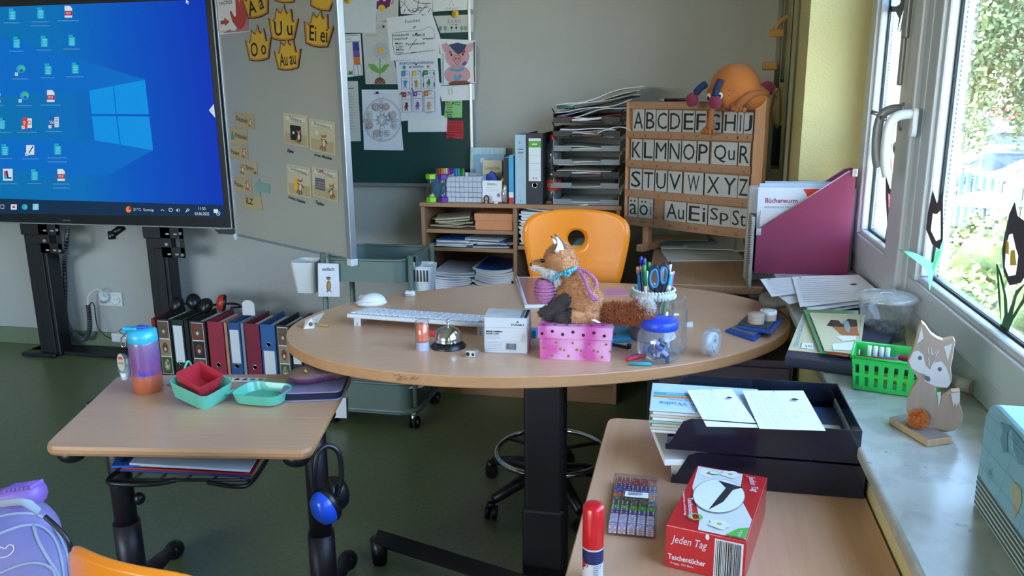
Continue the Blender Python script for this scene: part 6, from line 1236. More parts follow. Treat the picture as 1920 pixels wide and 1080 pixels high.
# fox plush, facing left, sits on the box
gl_ = t.location;fz = DZ+gH;fr = gbx.rotation_euler.z;f0 = D_at(1076,606,fz);FOXB = mat('fox_fur','#b97f52',.95,sheen=.3,var=.12,scale=70);FOXL = mat('fox_fur_light','#c48e64',.95,sheen=.3,var=.08,scale=70);FOXDK = mat('fox_fur_dark','#3d3230',.95,sheen=.2,var=.15,scale=60);FOXWH = mat('fox_fur_white','#dcdcdc',.95,var=.05,scale=60);FOXRD = mat('fox_tail_rust','#a85a2c',.95,sheen=.2,var=.2,scale=50)
YF_ = f0.y+.0;fx = thing('fox_plush','sitting fox plush toy in profile on the pink gift box','plush toy',(f0.x,f0.y+.045,fz),0);fl = fx.location.copy();sc2 = 1.
def F(px,py,dy=0.): q = P(px,py,Y=fl.y+dy)-fl;return (q.x,dy,q.z)
u_ = (P(1100,500,Y=fl.y)-P(1099,500,Y=fl.y)).length
def e_(px,py,rx,rz,ry,dy=0.,rot=None): return ('e',F(px,py,dy),(rx*u_,ry,rz*u_),rot)
body = [e_(1094,568,38,36,.050),e_(1082,540,27,34,.040),e_(1100,585,32,20,.052),e_(1066,556,24,26,.036)]
def bm_(c): return FOXDK if (c.x < F(1084,580)[0] and c.z < F(1000,566)[2]) else FOXB if c.x < F(1108,500)[0]+.3*(c.z-.05) else FOXL
q = MB();q.blob(body,bm_,.0035,5,(9000,.007,(0,0,-.5)));q.build('body',fx)
q = MB();q.blob([('c',F(1062,562,-.025),F(1030,588,-.03),.021,.018),('c',F(1050,575,-.03),F(1018,586,-.03),.018,.013),('c',F(1062,562,.025),F(1036,580,.03),.018,.015)],FOXDK,.0035,5,(3500,.006,(0,0,-.5)));q.build('front_paw',fx)
q = MB();q.blob([e_(1058,595,20,14,.024,-.035),e_(1082,592,22,14,.020,-.04)],lambda c: FOXDK if c.x < F(1077,590)[0] else FOXL,.0035,5,(2500,.006,(0,0,-.5)));q.build('hind_leg',fx)
def hm(c): return FOXWH if (c.x < F(1051,500)[0] and c.z < F(1000,495)[2]+(c.x-F(1000,500)[0])*-.15) else FOXB if c.x < F(1062,500)[0]+(c.z-F(0,490)[2])*-.1 else FOXL
q = MB();q.blob([e_(1050,487,30,30,.040),e_(1060,497,24,30,.038),e_(1035,508,21,15,.032),('c',F(1025,500),F(1002,500),.020,.009),('c',F(1020,497),F(1001,494),.016,.008)],hm,.003,5,(8000,.0055,(.2,0,-.3)));q.build('head',fx)
q = MB();q.blob([e_(1040,508,17,14,.036),e_(1046,520,9,12,.028)],FOXWH,.003,4,(3500,.009,(.3,0,-.5)));q.build('cheek',fx)
q = MB();q.sph(F(997,496),(.006,.007,.005),INK,12,8);q.build('nose',fx);q = MB();q.sph(F(1017,489,-.021),(.0055,.0035,.0055),mat('glass_eye','#20120c',.08),12,8);q.sph(F(1014,489,.02),(.0055,.0035,.0055),mat('glass_eye'),12,8);q.build('eye',fx)
EARG = mat('fox_ear_back','#675548',.95,sheen=.2)
for dy,dx in ((-.022,0),(.022,-7)):
    a,b,c = Vector(F(1040+dx,436+(4 if dx else 0),dy)),Vector(F(1034+dx,474,dy-.014)),Vector(F(1066+dx,483,dy+.010));mid = (b+c)/2
    q = MB();q.grid(lambda u,v: a.lerp(b.lerp(c,v),max(.04,u))+Vector((.012,.0,.0))*math.sin(u*3.14)*(.9),8,6,EARG,.004);q.build('ear',fx)
    q = MB();q.grid(lambda u,v: a.lerp(b.lerp(c,.15+.6*v),.18+.72*u)+Vector((-.002,-.004,0))+Vector((.012,0,0))*math.sin((.18+.72*u)*3.14)*.9,6,5,FOXWH,.002);q.build('ear_lining',fx)
tl = bez([F(1128,592,.0),F(1150,586,-.01),F(1180,588,-.02),F(1206,583,-.025)],5)
q = MB();q.blob([('c',tl[i],tl[i+1],r0,r1) for i,(r0,r1) in enumerate(zip([.021]*4+[.024]*20,[.021]*3+[.024]*20)) if i < len(tl)-1],FOXRD,.0035,4,(7000,.012,(.6,0,-.2)));q.build('tail',fx)
q = MB();q.blob([('e',F(1210,578,-.027),(.020,.02,.021))],FOXWH,.003,3,(2500,.010,(.5,0,0)));q.build('tail_tip',fx)
YRN = mat('pink_crochet','#b06a96',.9,bump=.6,bscale=500)
def braid(mb,pts,r_,m,tw=900):
    L_ = bez(pts,14)
    for ph in (0,2.1,4.2):
        o2 = []
        for i,p in enumerate(L_): a = ph+i*.9;t3 = (L_[min(i+1,len(L_)-1)]-L_[max(i-1,0)]).normalized();s3 = t3.orthogonal().normalized();o2.append(p+(s3*math.cos(a)+t3.cross(s3)*math.sin(a))*r_*.6)
        mb.tube(o2,r_*.55,m,6)
q = MB();braid(q,[F(1082,503,-.034),F(1095,520,-.048),F(1104,545,-.056),F(1120,562,-.056)],.0045,YRN);braid(q,[F(1083,503,-.034),F(1103,512,-.044),F(1118,528,-.05),F(1116,540,-.052)],.0045,YRN);braid(q,[F(1084,504,-.036),F(1098,530,-.05),F(1108,555,-.057),F(1116,565,-.057)],.004,YRN);q.build('yarn_cord',fx)
q = MB();cx_ = Vector(F(1021,545,-.012))
for k in range(8):
    a = -1.05+k*.3;zz = cx_.z+.027*math.sin(a*.98)*1.15;rr = .0285*math.cos(a*.8)
    for s4 in (0,1): q.tube([(cx_.x+(rr+.0015*math.sin(g*9+s4*3.1))*.85*math.cos(g),cx_.y+rr*.8*math.sin(g),zz+.0018*math.sin(g*9+s4*3.1)) for g in [i*.105 for i in range(60)]],.0034,YRN,6,True)
q.sph(cx_,(.021,.019,.027),YRN,14,10);q.build('crochet_ball',fx)
q = MB();cl_ = bez([F(1034,524,-.030),F(1045,517,-.038),F(1058,512,-.042),F(1072,506,-.040),F(1082,502,-.032)],5);q.tube(cl_,.0022,mat('beads_turquoise','#3fa6c0',.35,var=.2,scale=200),6)
[q.sph(c_,.0048 if i % 3 else .006,(mat('beads_turquoise'),mat('bead_blue','#2b76b8',.3),mat('bead_pale','#a9c8d8',.3))[i % 3],8,6) for i,c_ in enumerate(cl_)];fl3 = Vector(F(1064,512,-.046));[q.sph(fl3+Vector((.006*math.cos(k*1.25),-.002,.006*math.sin(k*1.25))),.0042,mat('beads_turquoise'),8,6) for k in range(5)];q.build('bead_collar',fx)
q = MB();a = Vector(F(1108,600,-.06));q.add([a,a+Vector((.02,-.012,-.004)),a+Vector((.026,-.004,-.004)),a+Vector((.008,.008,.001))],[[0,1,2,3]],PAPER);q.build('care_tag',fx)
# notebook behind the fox, pink note
def slab(nm,lab,cat,px4,th,m,z0=DZ,top=None,r_=.002,grp=None,name='body'):
    pts = [D_at(*p,z0+th) for p in px4];c = sum(pts,Vector())/4;t = thing(nm,lab,cat,(c.x,c.y,z0),0,grp);q = MB();q.prism([(p.x-c.x,p.y-c.y) for p in pts],0,th,m,min(r_,th*.4),top=top);q.build(name,t);return t,c
t,c = slab('spiral_notebook','maroon notebook with white pages behind the fox plush','notebook',[(966,519),(1040,519),(1044,572),(984,573)],.009,PAPER);t2,c2 = None,None
q = MB();pts = [D_at(*p,DZ+.0105) for p in [(974,520),(1038,520),(1043,569),(989,570)]];q.prism([(p.x-c.x,p.y-c.y) for p in pts],.0092,.0106,mat('notebook_maroon','#7f4c55',.35,coat=.3));q.build('cover',t);q = MB();a,b = D_at(969,520,DZ+.006)-c,D_at(986,572,DZ+.006)-c;q.tube([(a.x,a.y,.006),(b.x,b.y,.006)],.006,mat('clear_rail','#b9bfc6',.3),8);q.build('clamp_rail',t)
HP = Plane((0,0,DZ),(1,0,0),True)
t,q,D = sheet(HP,[(1134,542),(1166,541),(1181,554),(1133,555)],'pink_note','pink handwritten note behind the fox plush','note',mat('note_pink','#dc8fae',.7));D.k = .0012;[D.line([(1137,y),(1170+(y-544)*.5,y-.6)],.9,INK) for y in (544.5,547.5,550.5,553)];q.build('note',t)
# jars, pens
def glass_jar(nm,lab,px,pyb,prof,m=None): p_ = D_at(px,pyb);t = thing(nm,lab,'jar',p_);q = MB();q.lathe(prof,m or glassmat('jar_glass',(.94,.96,.95),.10,.01,.03),36,cap=False);q.build('glass',t);return t,p_
pj = D_at(1222,634);uu = .00158
t,p_ = glass_jar('pen_jar','glass jar with crocheted white rim full of pens',1222,634,[(.0,.001),(.056,.001),(.060,.01),(.061,.075),(.058,.095),(.053,.118),(.053,.136)])
q = MB();LACE = mat('crochet_white','#d3d6cf',.9,bump=.5,bscale=400);q.lathe([(.0545,.118),(.0575,.12),(.0575,.138),(.0545,.140)],LACE,40,cap=False);[q.sph((.0585*math.cos(k*.157),.0585*math.sin(k*.157),.121+.0015*(k % 2)),.0048,LACE,6,5) for k in range(40)];[q.sph((.0565*math.cos(k*.157),.0565*math.sin(k*.157),.139),.0042,LACE,6,5) for k in range(40)];q.build('lace_rim',t)
jt = t;BODYC = mat('jar_lilac_wrap','#8c8793',.6);q = MB();q.lathe([(.0612,.004),(.0618,.055)],BODYC,36,cap=False);q.lathe([(.0622,.040),(.0622,.0415)],INK,36,cap=False);q.build('sleeve',t)
def pen(px,pyt,lab,cb,cc,rad=.0042,dy=0.,split=.6,lean=.0,base=(0,0)):
    top = P(px,pyt,Y=pj.y+dy);b0 = Vector((pj.x+(top.x-pj.x)*.45,pj.y+dy*.5,DZ+.004));t = thing('pen',lab,'pen',b0,0,'pens in the lace-rimmed jar');d = top-b0;m1,m2 = mat('pen_'+cb,'#'+cb,.4),mat('pen_'+cc,'#'+cc,.35)
    q = MB();q.tube([(0,0,0),tuple(d*.04),tuple(d*split)],[.001,rad*.9,rad*.9],m1,10);q.build('barrel',t);q = MB();q.tube([tuple(d*split),tuple(d*.985),tuple(d)],[rad*1.12,rad*1.05,rad*.6],m2,10);q.build('cap',t)
pen(1202,481,'dark blue ballpoint with blue cap, tallest at the left of the jar','23309a','27309f',.0045,.02,.9);pen(1209,484,'clear ballpoint with blue core beside the tallest pen','8f98c4','39408f',.0038,.012,.8)
pen(1195,500,'blue pencil with worn wooden end at the left rim','3f78b5','a97a66',.004,-.012,.9);pen(1200,499,'brown pencil behind the blue pencil','2d3e66','9c6a5a',.004,0,.92);pen(1208,496,'green-capped pen with salmon barrel','dca487','1f7a33',.0052,-.03,.72);pen(1217,491,'green felt pen behind the scissors','2a8a3c','2a8a3c',.005,.02,.9)
pen(1213,508,'pale blue capped pen left of the scissors','9fb6c9','a9c0d2',.005,-.02,.7);pen(1243,502,'pink-white pen seen through the scissor handle','b56a7c','d8b8b4',.0045,.01,.8);pen(1258,490,'black-and-white label pen, tall at the right','d0d3da','22242a',.005,0,.97);pen(1259,510,'cyan highlighter at the right rim','2a9fd0','d8dde2',.005,-.03,.97);pen(1263,508,'purple pen at the far right of the jar','8a5aa8','b7a0c8',.004,0,.95);pen(1255,536,'short green pen stub at the right rim','3aa04a','e0e4e0',.005,-.036,.93)
# scissors
sp_ = P(1232,515,Y=pj.y-.02);t = thing('scissors','black and blue handled scissors standing handles-up in the jar','scissors',(sp_.x,pj.y-.02,DZ+.01));sb = t.location.copy();SBK,SBL = mat('handle_black','#1a2334',.4),mat('handle_blue','#2f86c8',.4)
def SS(px,py): q = P(px,py,Y=sb.y)-sb;return (q.x,0,q.z)
for i,(pts,inn) in enumerate((([(1231,499),(1222,503),(1217,516),(1217,530),(1224,543),(1232,541),(1236,530),(1235,510)],1),([(1243,496),(1238,502),(1238,516),(1239,530),(1245,536),(1251,528),(1253,508),(1249,498)],1))):
    q = MB();q.tube(bez([SS(*p) for p in pts+[pts[0]]],4)[:-1],.0048,SBK,8,True);q.build('handle',t);c_ = Vector(SS(sum(p[0] for p in pts)/8,sum(p[1] for p in pts)/8));q = MB();q.tube([c_+(Vector(SS(*p))-c_)*.78+Vector((0,-.0015,0)) for p in bez_pts] if False else [c_+(Vector(v)-c_)*.76+Vector((0,-.002,0)) for v in bez([SS(*p) for p in pts+[pts[0]]],4)[:-1]],.0032,SBL,6,True);q.build('grip_lining',t)
q = MB();q.tube([SS(1229,541),SS(1236,556),(.0,0,.07)],[.008,.008,.004],SBK,8);q.tube([SS(1246,534),SS(1240,556),(.002,.004,.07)],[.008,.008,.004],SBK,8);q.build('shank',t);q = MB();q.tube([(.0,0,.075),(-.004,0,0)],[.006,.001],ALU,4);q.tube([(.002,.004,.075),(.008,.004,0)],[.006,.001],ALU,4);q.build('blade',t)
t,p_ = glass_jar('empty_jar','empty clear ribbed glass jar behind the blue-lidded jar',1255,658,[(.0,.002),(.038,.002),(.043,.008),(.0415,.02),(.043,.03),(.0415,.045),(.043,.09),(.043,.11),(.037,.122),(.0385,.126),(.0365,.131),(.0385,.136),(.0365,.141),(.037,.146)])
t,p_ = glass_jar('candy_jar','clear jar with blue screw lid holding small blue pieces',1235,674,[(.0,.001),(.040,.001),(.053,.012),(.056,.035),(.0555,.062),(.048,.078),(.042,.086)],CLR)
q = MB();q.lathe([(.045,.083),(.046,.085),(.046,.103),(.043,.106),(0,.107)],mat('lid_blue','#2444c4',.4),40);q.build('lid',t)
for k in range(34):
    a = U(0,6.28);rr = .038*math.sqrt(rnd.random());h_ = .010+.034*rnd.random()*(1-.0*rr)
    cm = (mat('piece_blue','#4f6db2',.5),mat('piece_pale','#a5b6da',.5),mat('piece_navy','#2d3f78',.5))[k % 3];s = thing('eraser_piece','small %s rubber piece inside the blue-lidded jar' % ('blue','pale blue','navy')[k % 3],'piece',(p_.x+rr*math.cos(a),p_.y+rr*math.sin(a),DZ+h_),(U(0,3),U(0,3),U(0,3)),'pieces in the blue-lidded jar')
    q = MB();q.box((0,0,0),(.020,.010,.007),cm,.002,1);q.build('piece',s)
# bits around
t,c = slab('sticky_note_block','teal sticky note block right behind the gift box','notes',[(1147,604),(1180,603),(1183,634),(1147,636)],.012,mat('notes_teal','#2b86a8',.7))
p_ = D_at(1000,632);t = thing('blue_clip','bright blue clip between clip box and gift box','clip',p_);q = MB();q.box((0,0,.012),(.022,.03,.024),mat('clip_azure','#2a8fcb',.4),.003);q.build('clip',t)
p0,p1 = D_at(1148,646,DZ+.008),D_at(1178,652,DZ+.008);t = thing('coat_hook','black plastic hook right of the gift box','hook',p0);q = MB();v = p1-p0;q.tube([(0,0,0),tuple(v*.5),tuple(v)],.005,BLKP,8);q.tube([tuple(v),tuple(v+Vector((.004,-.002,.010)))],.0065,BLKP,8);q.build('hook',t)
def stick(a,b,nm,lab,m,r_=.004,z=DZ,cat='pencil'): p0,p1 = D_at(*a,z+r_),D_at(*b,z+r_);t = thing(nm,lab,cat,p0);q = MB();q.tube([(0,0,0),tuple((p1-p0)*.9),tuple(p1-p0)],[r_,r_,r_*.4],m,6);q.build('barrel',t);return t
stick((1176,674),(1212,665),'crayon','red crayon poking out left of the blue-lidded jar',mat('crayon_red','#c2324a',.5),.006);stick((1180,681),(1222,683),'crayon','turquoise crayon below the red one',mat('crayon_turq','#2fa0b0',.5),.005);stick((1183,668),(1200,664),'crayon','blue crayon tip beside the red crayon',mat('crayon_bl','#3f6fc0',.5),.003)
t,c = slab('eraser','small white eraser right of the empty jar','eraser',[(1284,604),(1299,603),(1299,610),(1284,610)],.006,PAPER)
# tape dispenser
p_ = D_at(1332,668);t = thing('tape_dispenser','clear tape dispenser standing on its edge','tape dispenser',p_,R_(62));q = MB();q.T = Matrix.Translation((0,0,.038)) @ RX90
q.prism([(.030*math.cos(a),.036*math.sin(a)) for a in [k*.3 for k in range(4,18)]]+[(.004,-.037),(.034,-.014),(.040,.012),(.022,.032)],-.012,.012,glassmat('dispenser_clear',(.92,.94,.97),.14,.04,.12),.002);q.build('shell',t)
q = MB();q.T = Matrix.Translation((.0,0,.038)) @ RX90;q.lathe([(.014,-.009),(.026,-.009),(.026,.009),(.014,.009),(.014,-.009)],mat('tape_roll','#cdd3de',.4),32,cap=False);q.build('tape_roll',t);q = MB();q.T = Matrix.Translation((.0,0,.038)) @ RX90;q.lathe([(.009,-.010),(.013,-.010),(.013,.010),(.009,.010),(.009,-.010)],WHITEPL,20,cap=False);q.build('hub',t)
# blue notebooks and two tins
NB1,NB2 = mat('pad_blue','#2350a8',.4),mat('pad_dark','#2a303c',.4)
t,c = slab('ink_pad','blue ink pad case under the dark one','ink pad',[(1360,618),(1392,606),(1436,620),(1414,636)],.008,NB1);q = MB();pts = [D_at(*p,DZ+.012) for p in [(1368,615),(1392,606),(1430,619),(1411,629)]];q.prism([(p.x-c.x,p.y-c.y) for p in pts],.008,.013,mat('pad_grey','#5f6b82',.35),.001);q.build('lid',t)
t,c = slab('ink_pad','dark-lidded ink pad with blue rim under the two round tins','ink pad',[(1385,611),(1404,594),(1470,596),(1448,622)],.008,NB1,DZ+.0135);q = MB();pts = [D_at(*p,DZ+.028) for p in [(1384,606),(1402,589),(1460,592),(1444,614)]];q.prism([(p.x-c.x,p.y-c.y) for p in pts],.008,.015,NB2,.001);D = Draw(q,lambda a,b,l: (a,b,.0152+l),None,.0001);D.text('pad',-.035,-.012,.006,PAPER);q.build('lid',t)
for px,py,lab,c_ in ((1417,605,'round kraft tin standing on the dark ink pad, left','#b3a595'),(1440,599,'round tin with white printed lid, right of the kraft tin','#b9aca0')):
    p_ = D_at(px,py,DZ+.029);t = thing('round_tin',lab,'tin',p_,0,None);q = MB();q.lathe([(.0225,0),(.0225,.022)],mat('tin_'+c_[1:],c_,.6),28);q.build('body',t);q = MB();q.lathe([(.0232,.018),(.0232,.026),(.022,.0275),(0,.0275)],mat('tinlid_'+c_[1:],'#cfd2d2' if px > 1430 else '#a89a8c',.5),28);(Draw(q,lambda a,b,l: (a,b,.0276+l),None,.0001).ring(0,0,.016,.016,.003,INKG)) if px > 1430 else 0;q.build('lid',t)
# ================================================================ BACK DESK AND WINDOW CORNER
BZ = .75
for k,(q4,lab,m_,th) in enumerate((([(1238,468),(1380,466),(1396,488),(1252,489)],'large grey-white sheet at the front of the back desk',PAPER2,.004),([(1236,455),(1300,452),(1320,464),(1240,466)],'white crumpled sheets under the drawings on the back desk',PAPER,.012),([(1268,444),(1380,444),(1376,468),(1290,466)],'sheet with pencil drawing on the back desk',PAPER2,.016),([(1372,442),(1392,441),(1396,470),(1376,470)],'narrow white sheet at the right of the drawings',PAPER,.012),([(1200,448),(1330,441),(1345,454),(1208,458)],'blue folder lying crosswise on the drawings',mat('folder_petrol','#4d7590',.6),.022),([(1220,440),(1325,441),(1328,450),(1222,450)],'printed newspaper page on the blue folder',mat('newsprint','#a79c80'),.026))):
    pts = [P(*p,z=BZ+th) for p in q4];c = sum(pts,Vector())/4;t = thing('desk_paper',lab,'paper',(c.x,c.y,BZ+th-.003),0,'papers on the back desk');q = MB();q.prism([(p.x-c.x,p.y-c.y) for p in pts],0,.003,m_)
    if k in (2,5,1): D = Draw(q,lambda a,b,l: (a,b,.0031+l),None,.0001);[D.line([(U(-.1,.02),y),(U(.0,.1),y+U(-.01,.01))],.0018,INKG) for y in [-.05+.012*i for i in range(9)]]
    q.build('sheet',t)
q = P(1320,452,z=BZ); 
# magazine file
MA = P(1414,512,z=.8);MBq = P(1588,517,z=.8);mr = ang(MA,MBq);mw = (MBq-MA).length;hR = .265;hL = P(1420,430,Y=MA.y).z-.8;hR = P(1590,318,Y=MBq.y).z-.8
mf = thing('magazine_file','magenta cardboard magazine file with a slanted opening','magazine file',(MA.x,MA.y,.8),mr);MGA = mat('file_magenta','#80294f',.55,var=.04)
q = MB()
for y_ in (.0,.075): q.T = Matrix.Translation((0,y_+.002,0)) @ RX90;q.prism([(0,0),(mw,0),(mw,hR),(mw*.93,hR-.004),(0,hL)],0,.002,MGA)
q.T = Matrix();q.box((mw-.001,.038,hR/2),(.002,.075,hR),MGA);q.box((.001,.038,hL/2),(.002,.075,hL),MGA);q.box((mw/2,.038,.0015),(mw,.075,.003),MGA);q.build('body',mf)
q = MB();q.tube([(.002,-.001,hL),(mw*.93,-.001,hR-.004)],.0022,GREYPLA,6);q.tube([(.002,.077,hL),(mw*.93,.077,hR-.004)],.0022,GREYPLA,6);q.build('edging',mf)
for c_,w3 in (((.006,-.002,hL-.008),.016),((mw-.004,-.002,hR-.010),.016)): q = MB();q.box(c_,(w3,.004,.026),ALU,.002);q.sph((c_[0]+.004,-.0045,c_[2]),.0025,CHR,8,6);q.build('metal_corner',mf)
for k,(x0,x1,z1,c_,lab,tx) in enumerate(((.006,.225,.300,'#b3c8dc','pale blue booklet at the back of the magazine file',None),(.0,.215,.288,'#cfd9e8','white workbook cover with dark red title in the magazine file','B'),(.01,.17,.212,'#cfcdd2','grey-white sheet in front of the red-titled workbook',None),(.025,.26,.306,'#9fb9d2','pale translucent sleeve rising over the magazine file',None),(.0,.12,.20,'#b8262e','red booklet edge at the left of the magazine file',None))):
    y_ = (.05,.03,.014,.062,.040)[k];lp = Vector((x0,y_,.004));lp.rotate(Matrix.Rotation(mr,3,'Z'));t = thing('filed_booklet',lab,'booklet',Vector((MA.x,MA.y,.8))+lp,mr,'booklets in the magazine file');q = MB();q.box(((x1-x0)/2,.002,z1/2),(x1-x0,.004,z1),mat('bk_'+c_[1:],c_,.4,coat=.2),.0008,1)
    if tx: D = Draw(q,lambda a,b,l: (a,-.0001-l,b),None,.0002);D.text('Bücherwurm',.078,.244,.017,mat('title_darkred','#9c2038',.5),.105,off=.02);D.text('Lehrerband zur Fibel',.067,.222,.008,INKG,.088);D.poly([(.145,.284),(.21,.286),(.21,.236),(.165,.251),(.155,.27)],mat('p_brightred','#d8342c',.5))
    q.build('booklet',t)
gm = P(1408,530,z=BZ);t = thing('grey_box_file','light grey file standing behind the magenta magazine file','file',(MA.x-.014,MA.y+.10,BZ),mr);z9 = P(1412,350,Y=MA.y+.10).z-BZ;GBF = mat('file_grey','#b9bac0',.5);q = MB();q.box((.17,.03,z9/2),(.36,.05,z9),GBF,.008,3);q.build('body',t)
t = thing('wire_bound_book','wire-bound grey notebook leaning at the left of the grey file','notebook',(MA.x-.022,MA.y+.02,BZ),mr);z8 = P(1403,405,Y=MA.y+.02).z-BZ;q = MB();q.box((.008,.03,z8/2+.0),(.012,.1,z8),mat('notebook_grey','#a5a39c',.6),.002);q.build('book',t);q = MB();[q.tube([(.001+.005*math.cos(a),-.02,z8*.35+k*.008+.0),(.001+.005*math.cos(a+1.5),-.026,z8*.35+k*.008)],.0008,INK,4) for k in range(19) for a in (0,2,4)];q.build('wire_binding',t)
# papers on the sill
SZ = .8
def spaper(q4,lab,z,m_=PAPER,pr_=True,grp='papers on the window sill',seed=0,bend=0):
    pts = [P(*p,z=z+.001) for p in q4];c = sum(pts,Vector())/4;t = thing('worksheet',lab,'paper',(c.x,c.y,z),0,grp);q = MB();L4 = [p-c for p in pts]
    q.grid(lambda u,v: (L4[0].lerp(L4[1],u)).lerp(L4[3].lerp(L4[2],u),v)+Vector((0,0,bend*max(0,abs(u-.5)-.3)**2*10)),8,4,m_,.001,False)
    if pr_: 
        ex,ey = (L4[1]-L4[0]),(L4[3]-L4[0]);rs = random.Random(seed);D = Draw(q,lambda a,b,l: tuple(L4[0]+ex*a+ey*b+Vector((0,0,.0015+l))),None,.0002,.00005)
        for k in range(12): y = .1+.07*k;D.poly([(.06,y),(.06+rs.uniform(.3,.85),y),(.06+rs.uniform(.3,.4),y+.008),(.06,y+.008)],INKG)
        D.poly([(.78,.35),(.84,.33),(.9,.36),(.84,.39)],INK);D.poly([(.1,.05),(.13,.05),(.13,.08),(.1,.08)],INK)
    q.build('sheet',t);return t
for k,(q4,lab,z) in enumerate((([(1425,523),(1560,516),(1590,536),(1447,556)],'leftmost worksheet fanned over the edge of the sill',SZ+.026),([(1450,548),(1502,542),(1512,562),(1480,570)],'worksheet corner drooping under the fan of papers',SZ+.018),([(1485,519),(1610,515),(1660,556),(1500,575)],'topmost worksheet with small picture in the fan of papers',SZ+.030),([(1500,524),(1615,520),(1665,562),(1515,583)],'lower worksheet of the fan beside the window frame',SZ+.022),([(1470,523),(1600,518),(1640,572),(1520,588)],'lowest worksheet lying on the sill corner',SZ+.014))): spaper(q4,lab,z,seed=k)
p0 = P(1436,560,z=.8);t = thing('grey_pouch','soft grey pouch under the fanned papers','pouch',(p0.x+.03,p0.y+.05,BZ));q = MB();q.blob([('e',(0,.02,.03),(.045,.07,.022)),('e',(.03,.0,.035),(.05,.05,.02))],mat('pouch_grey','#8e8a84',.8),.005,4);q.build('pouch',t)
# small wooden pegs and green bits at the pane side
for k,(a,b,c_,lab,r_) in enumerate((((1528,560),(1552,578),'#a08a76','pale wooden tube lying before the fanned papers',.011),((1556,572),(1588,562),'#6e5a50','brown wooden stick behind the tube',.010),((1575,578),(1612,572),'#234a48','dark green stapler-like piece by the tub',.009),((1545,580),(1566,584),'#b3a08c','short wooden peg before the tub',.008))):
    stick(a,b,'wooden_peg' if k != 2 else 'stapler',lab,mat('peg_%d' % k,c_,.6),r_,SZ+.002,'peg' if k != 2 else 'stapler')
# blue-black folder pile with fox pictures, green folder
FZ = SZ+.002
pA = [(1474,660),(1500,586),(1640,600),(1640,676)]
t,c = slab('ring_folder','dark blue folder jutting over the sill under the fox pictures','folder',[(1472,668),(1502,592),(1690,600),(1640,690)],.024,mat('folder_navy','#232a40',.45),FZ)
CRM = mat('cream_card','#cdc6a2',.6)
def tsheet(q4,lab,z,m_,nm='picture_sheet',th=.002,dr=None):
    pts = [P(*p,z=z+th) for p in q4];c = sum(pts,Vector())/4;t = thing(nm,lab,'sheet',(c.x,c.y,z));q = MB();q.prism([(p.x-c.x,p.y-c.y) for p in pts],0,th,m_)
    if dr: k_ = .0013;D = Draw(q,lambda a,b,l: (a,b,th+l),lambda x,y: (P(x,y,z=z+th).x-c.x,P(x,y,z=z+th).y-c.y),.0002,.0001,k_);dr(D)
    q.build('sheet',t);return t
def d1(D): [D.line([(1488+k*3,650-0*k),(1508+k*2.2,590)],.7,pBLUE) for k in range(3)];[D.line([(1482,652-k*3),(1530,656-k*3)],.6,SK) for k in range(4)];D.poly([(1501,653),(1504,643),(1525,644),(1526,656)],PAPER);D.line([(1501,653),(1504,643),(1525,644),(1526,656)],.8,SK,True);D.text('je',1516,650,5,INK)
tsheet([(1478,655),(1505,588),(1590,592),(1570,664)],'cream picture sheet with pale check border at the left of the green folder',FZ+.025,CRM,dr=d1)
t,c = slab('green_folder','green plastic folder open under the fox picture','folder',[(1506,580),(1610,582),(1600,664),(1538,660)],.004,mat('folder_green','#2d9463',.35,coat=.3),FZ+.030)
def d2(D):
    for k in range(3): D.line([(1521+k*2,589+k*1.5),(1614,593+k*1.5),(1610,660),(1547-k,655)],.6,SK)
    D.poly([(1560,612),(1606,606),(1611,630),(1578,628)],FXO);D.poly([(1550,611),(1558,600),(1572,601),(1579,608),(1590,598),(1606,600),(1608,612),(1590,614),(1566,613)],FXD);D.poly([(1580,603),(1590,602),(1595,615),(1592,625),(1585,620)],mat('p_greyblue','#8a9aa4',.6));D.poly([(1566,631),(1606,630),(1604,638),(1580,640)],PAPER);D.line([(1570,632),(1590,641),(1604,638)],.8,pRED);D.poly([(1560,646),(1604,641),(1606,658),(1562,657)],PAPER)
tsheet([(1518,586),(1622,590),(1612,665),(1546,657)],'cream fox picture sheet lying on the green folder',FZ+.036,CRM,dr=d2)
stick((1553,662),(1592,668),'crayon','long orange-brown pencil at the edge of the green folder',mat('pencil_rust','#b0502e',.5),.003,FZ+.034)
tsheet([(1690,590),(1712,600),(1726,650),(1700,650)],'cream card leaning between tub and window frame',SZ+.002,CRM,'cream_card',.004)
# tub of glass beads
tp = P(1660,640,z=SZ);t = thing('bead_tub','clear lidded plastic tub a third full of dark glass beads','tub',(tp.x,tp.y+.03,SZ+.002));tl_ = t.location.copy();TUB = glassmat('tub_clear',(.93,.95,.96),.08,.05,.10)
uT = (P(1661,600,Y=tl_.y)-P(1660,600,Y=tl_.y)).length;rB,rT,hT = 39*uT,52*uT,.104
q = MB();q.lathe([(0,.001),(rB*.95,.001),(rB,.006),(rT,hT),(rT+.003,hT)],TUB,40,cap=False);q.build('tub',t);q = MB();q.lathe([(rT+.008,hT-.004),(rT+.009,hT+.003),(rT+.004,hT+.006),(rT*.8,hT+.004),(rT*.75,hT+.007),(0,hT+.006)],glassmat('tub_lid',(.93,.95,.96),.08,.1,.2),40,cap=False);q.lathe([(rT*.2,hT+.0085),(rT*.24,hT+.0095)],mat('lid_mark','#b8bcc0',.5),24,cap=False);q.build('lid',t)
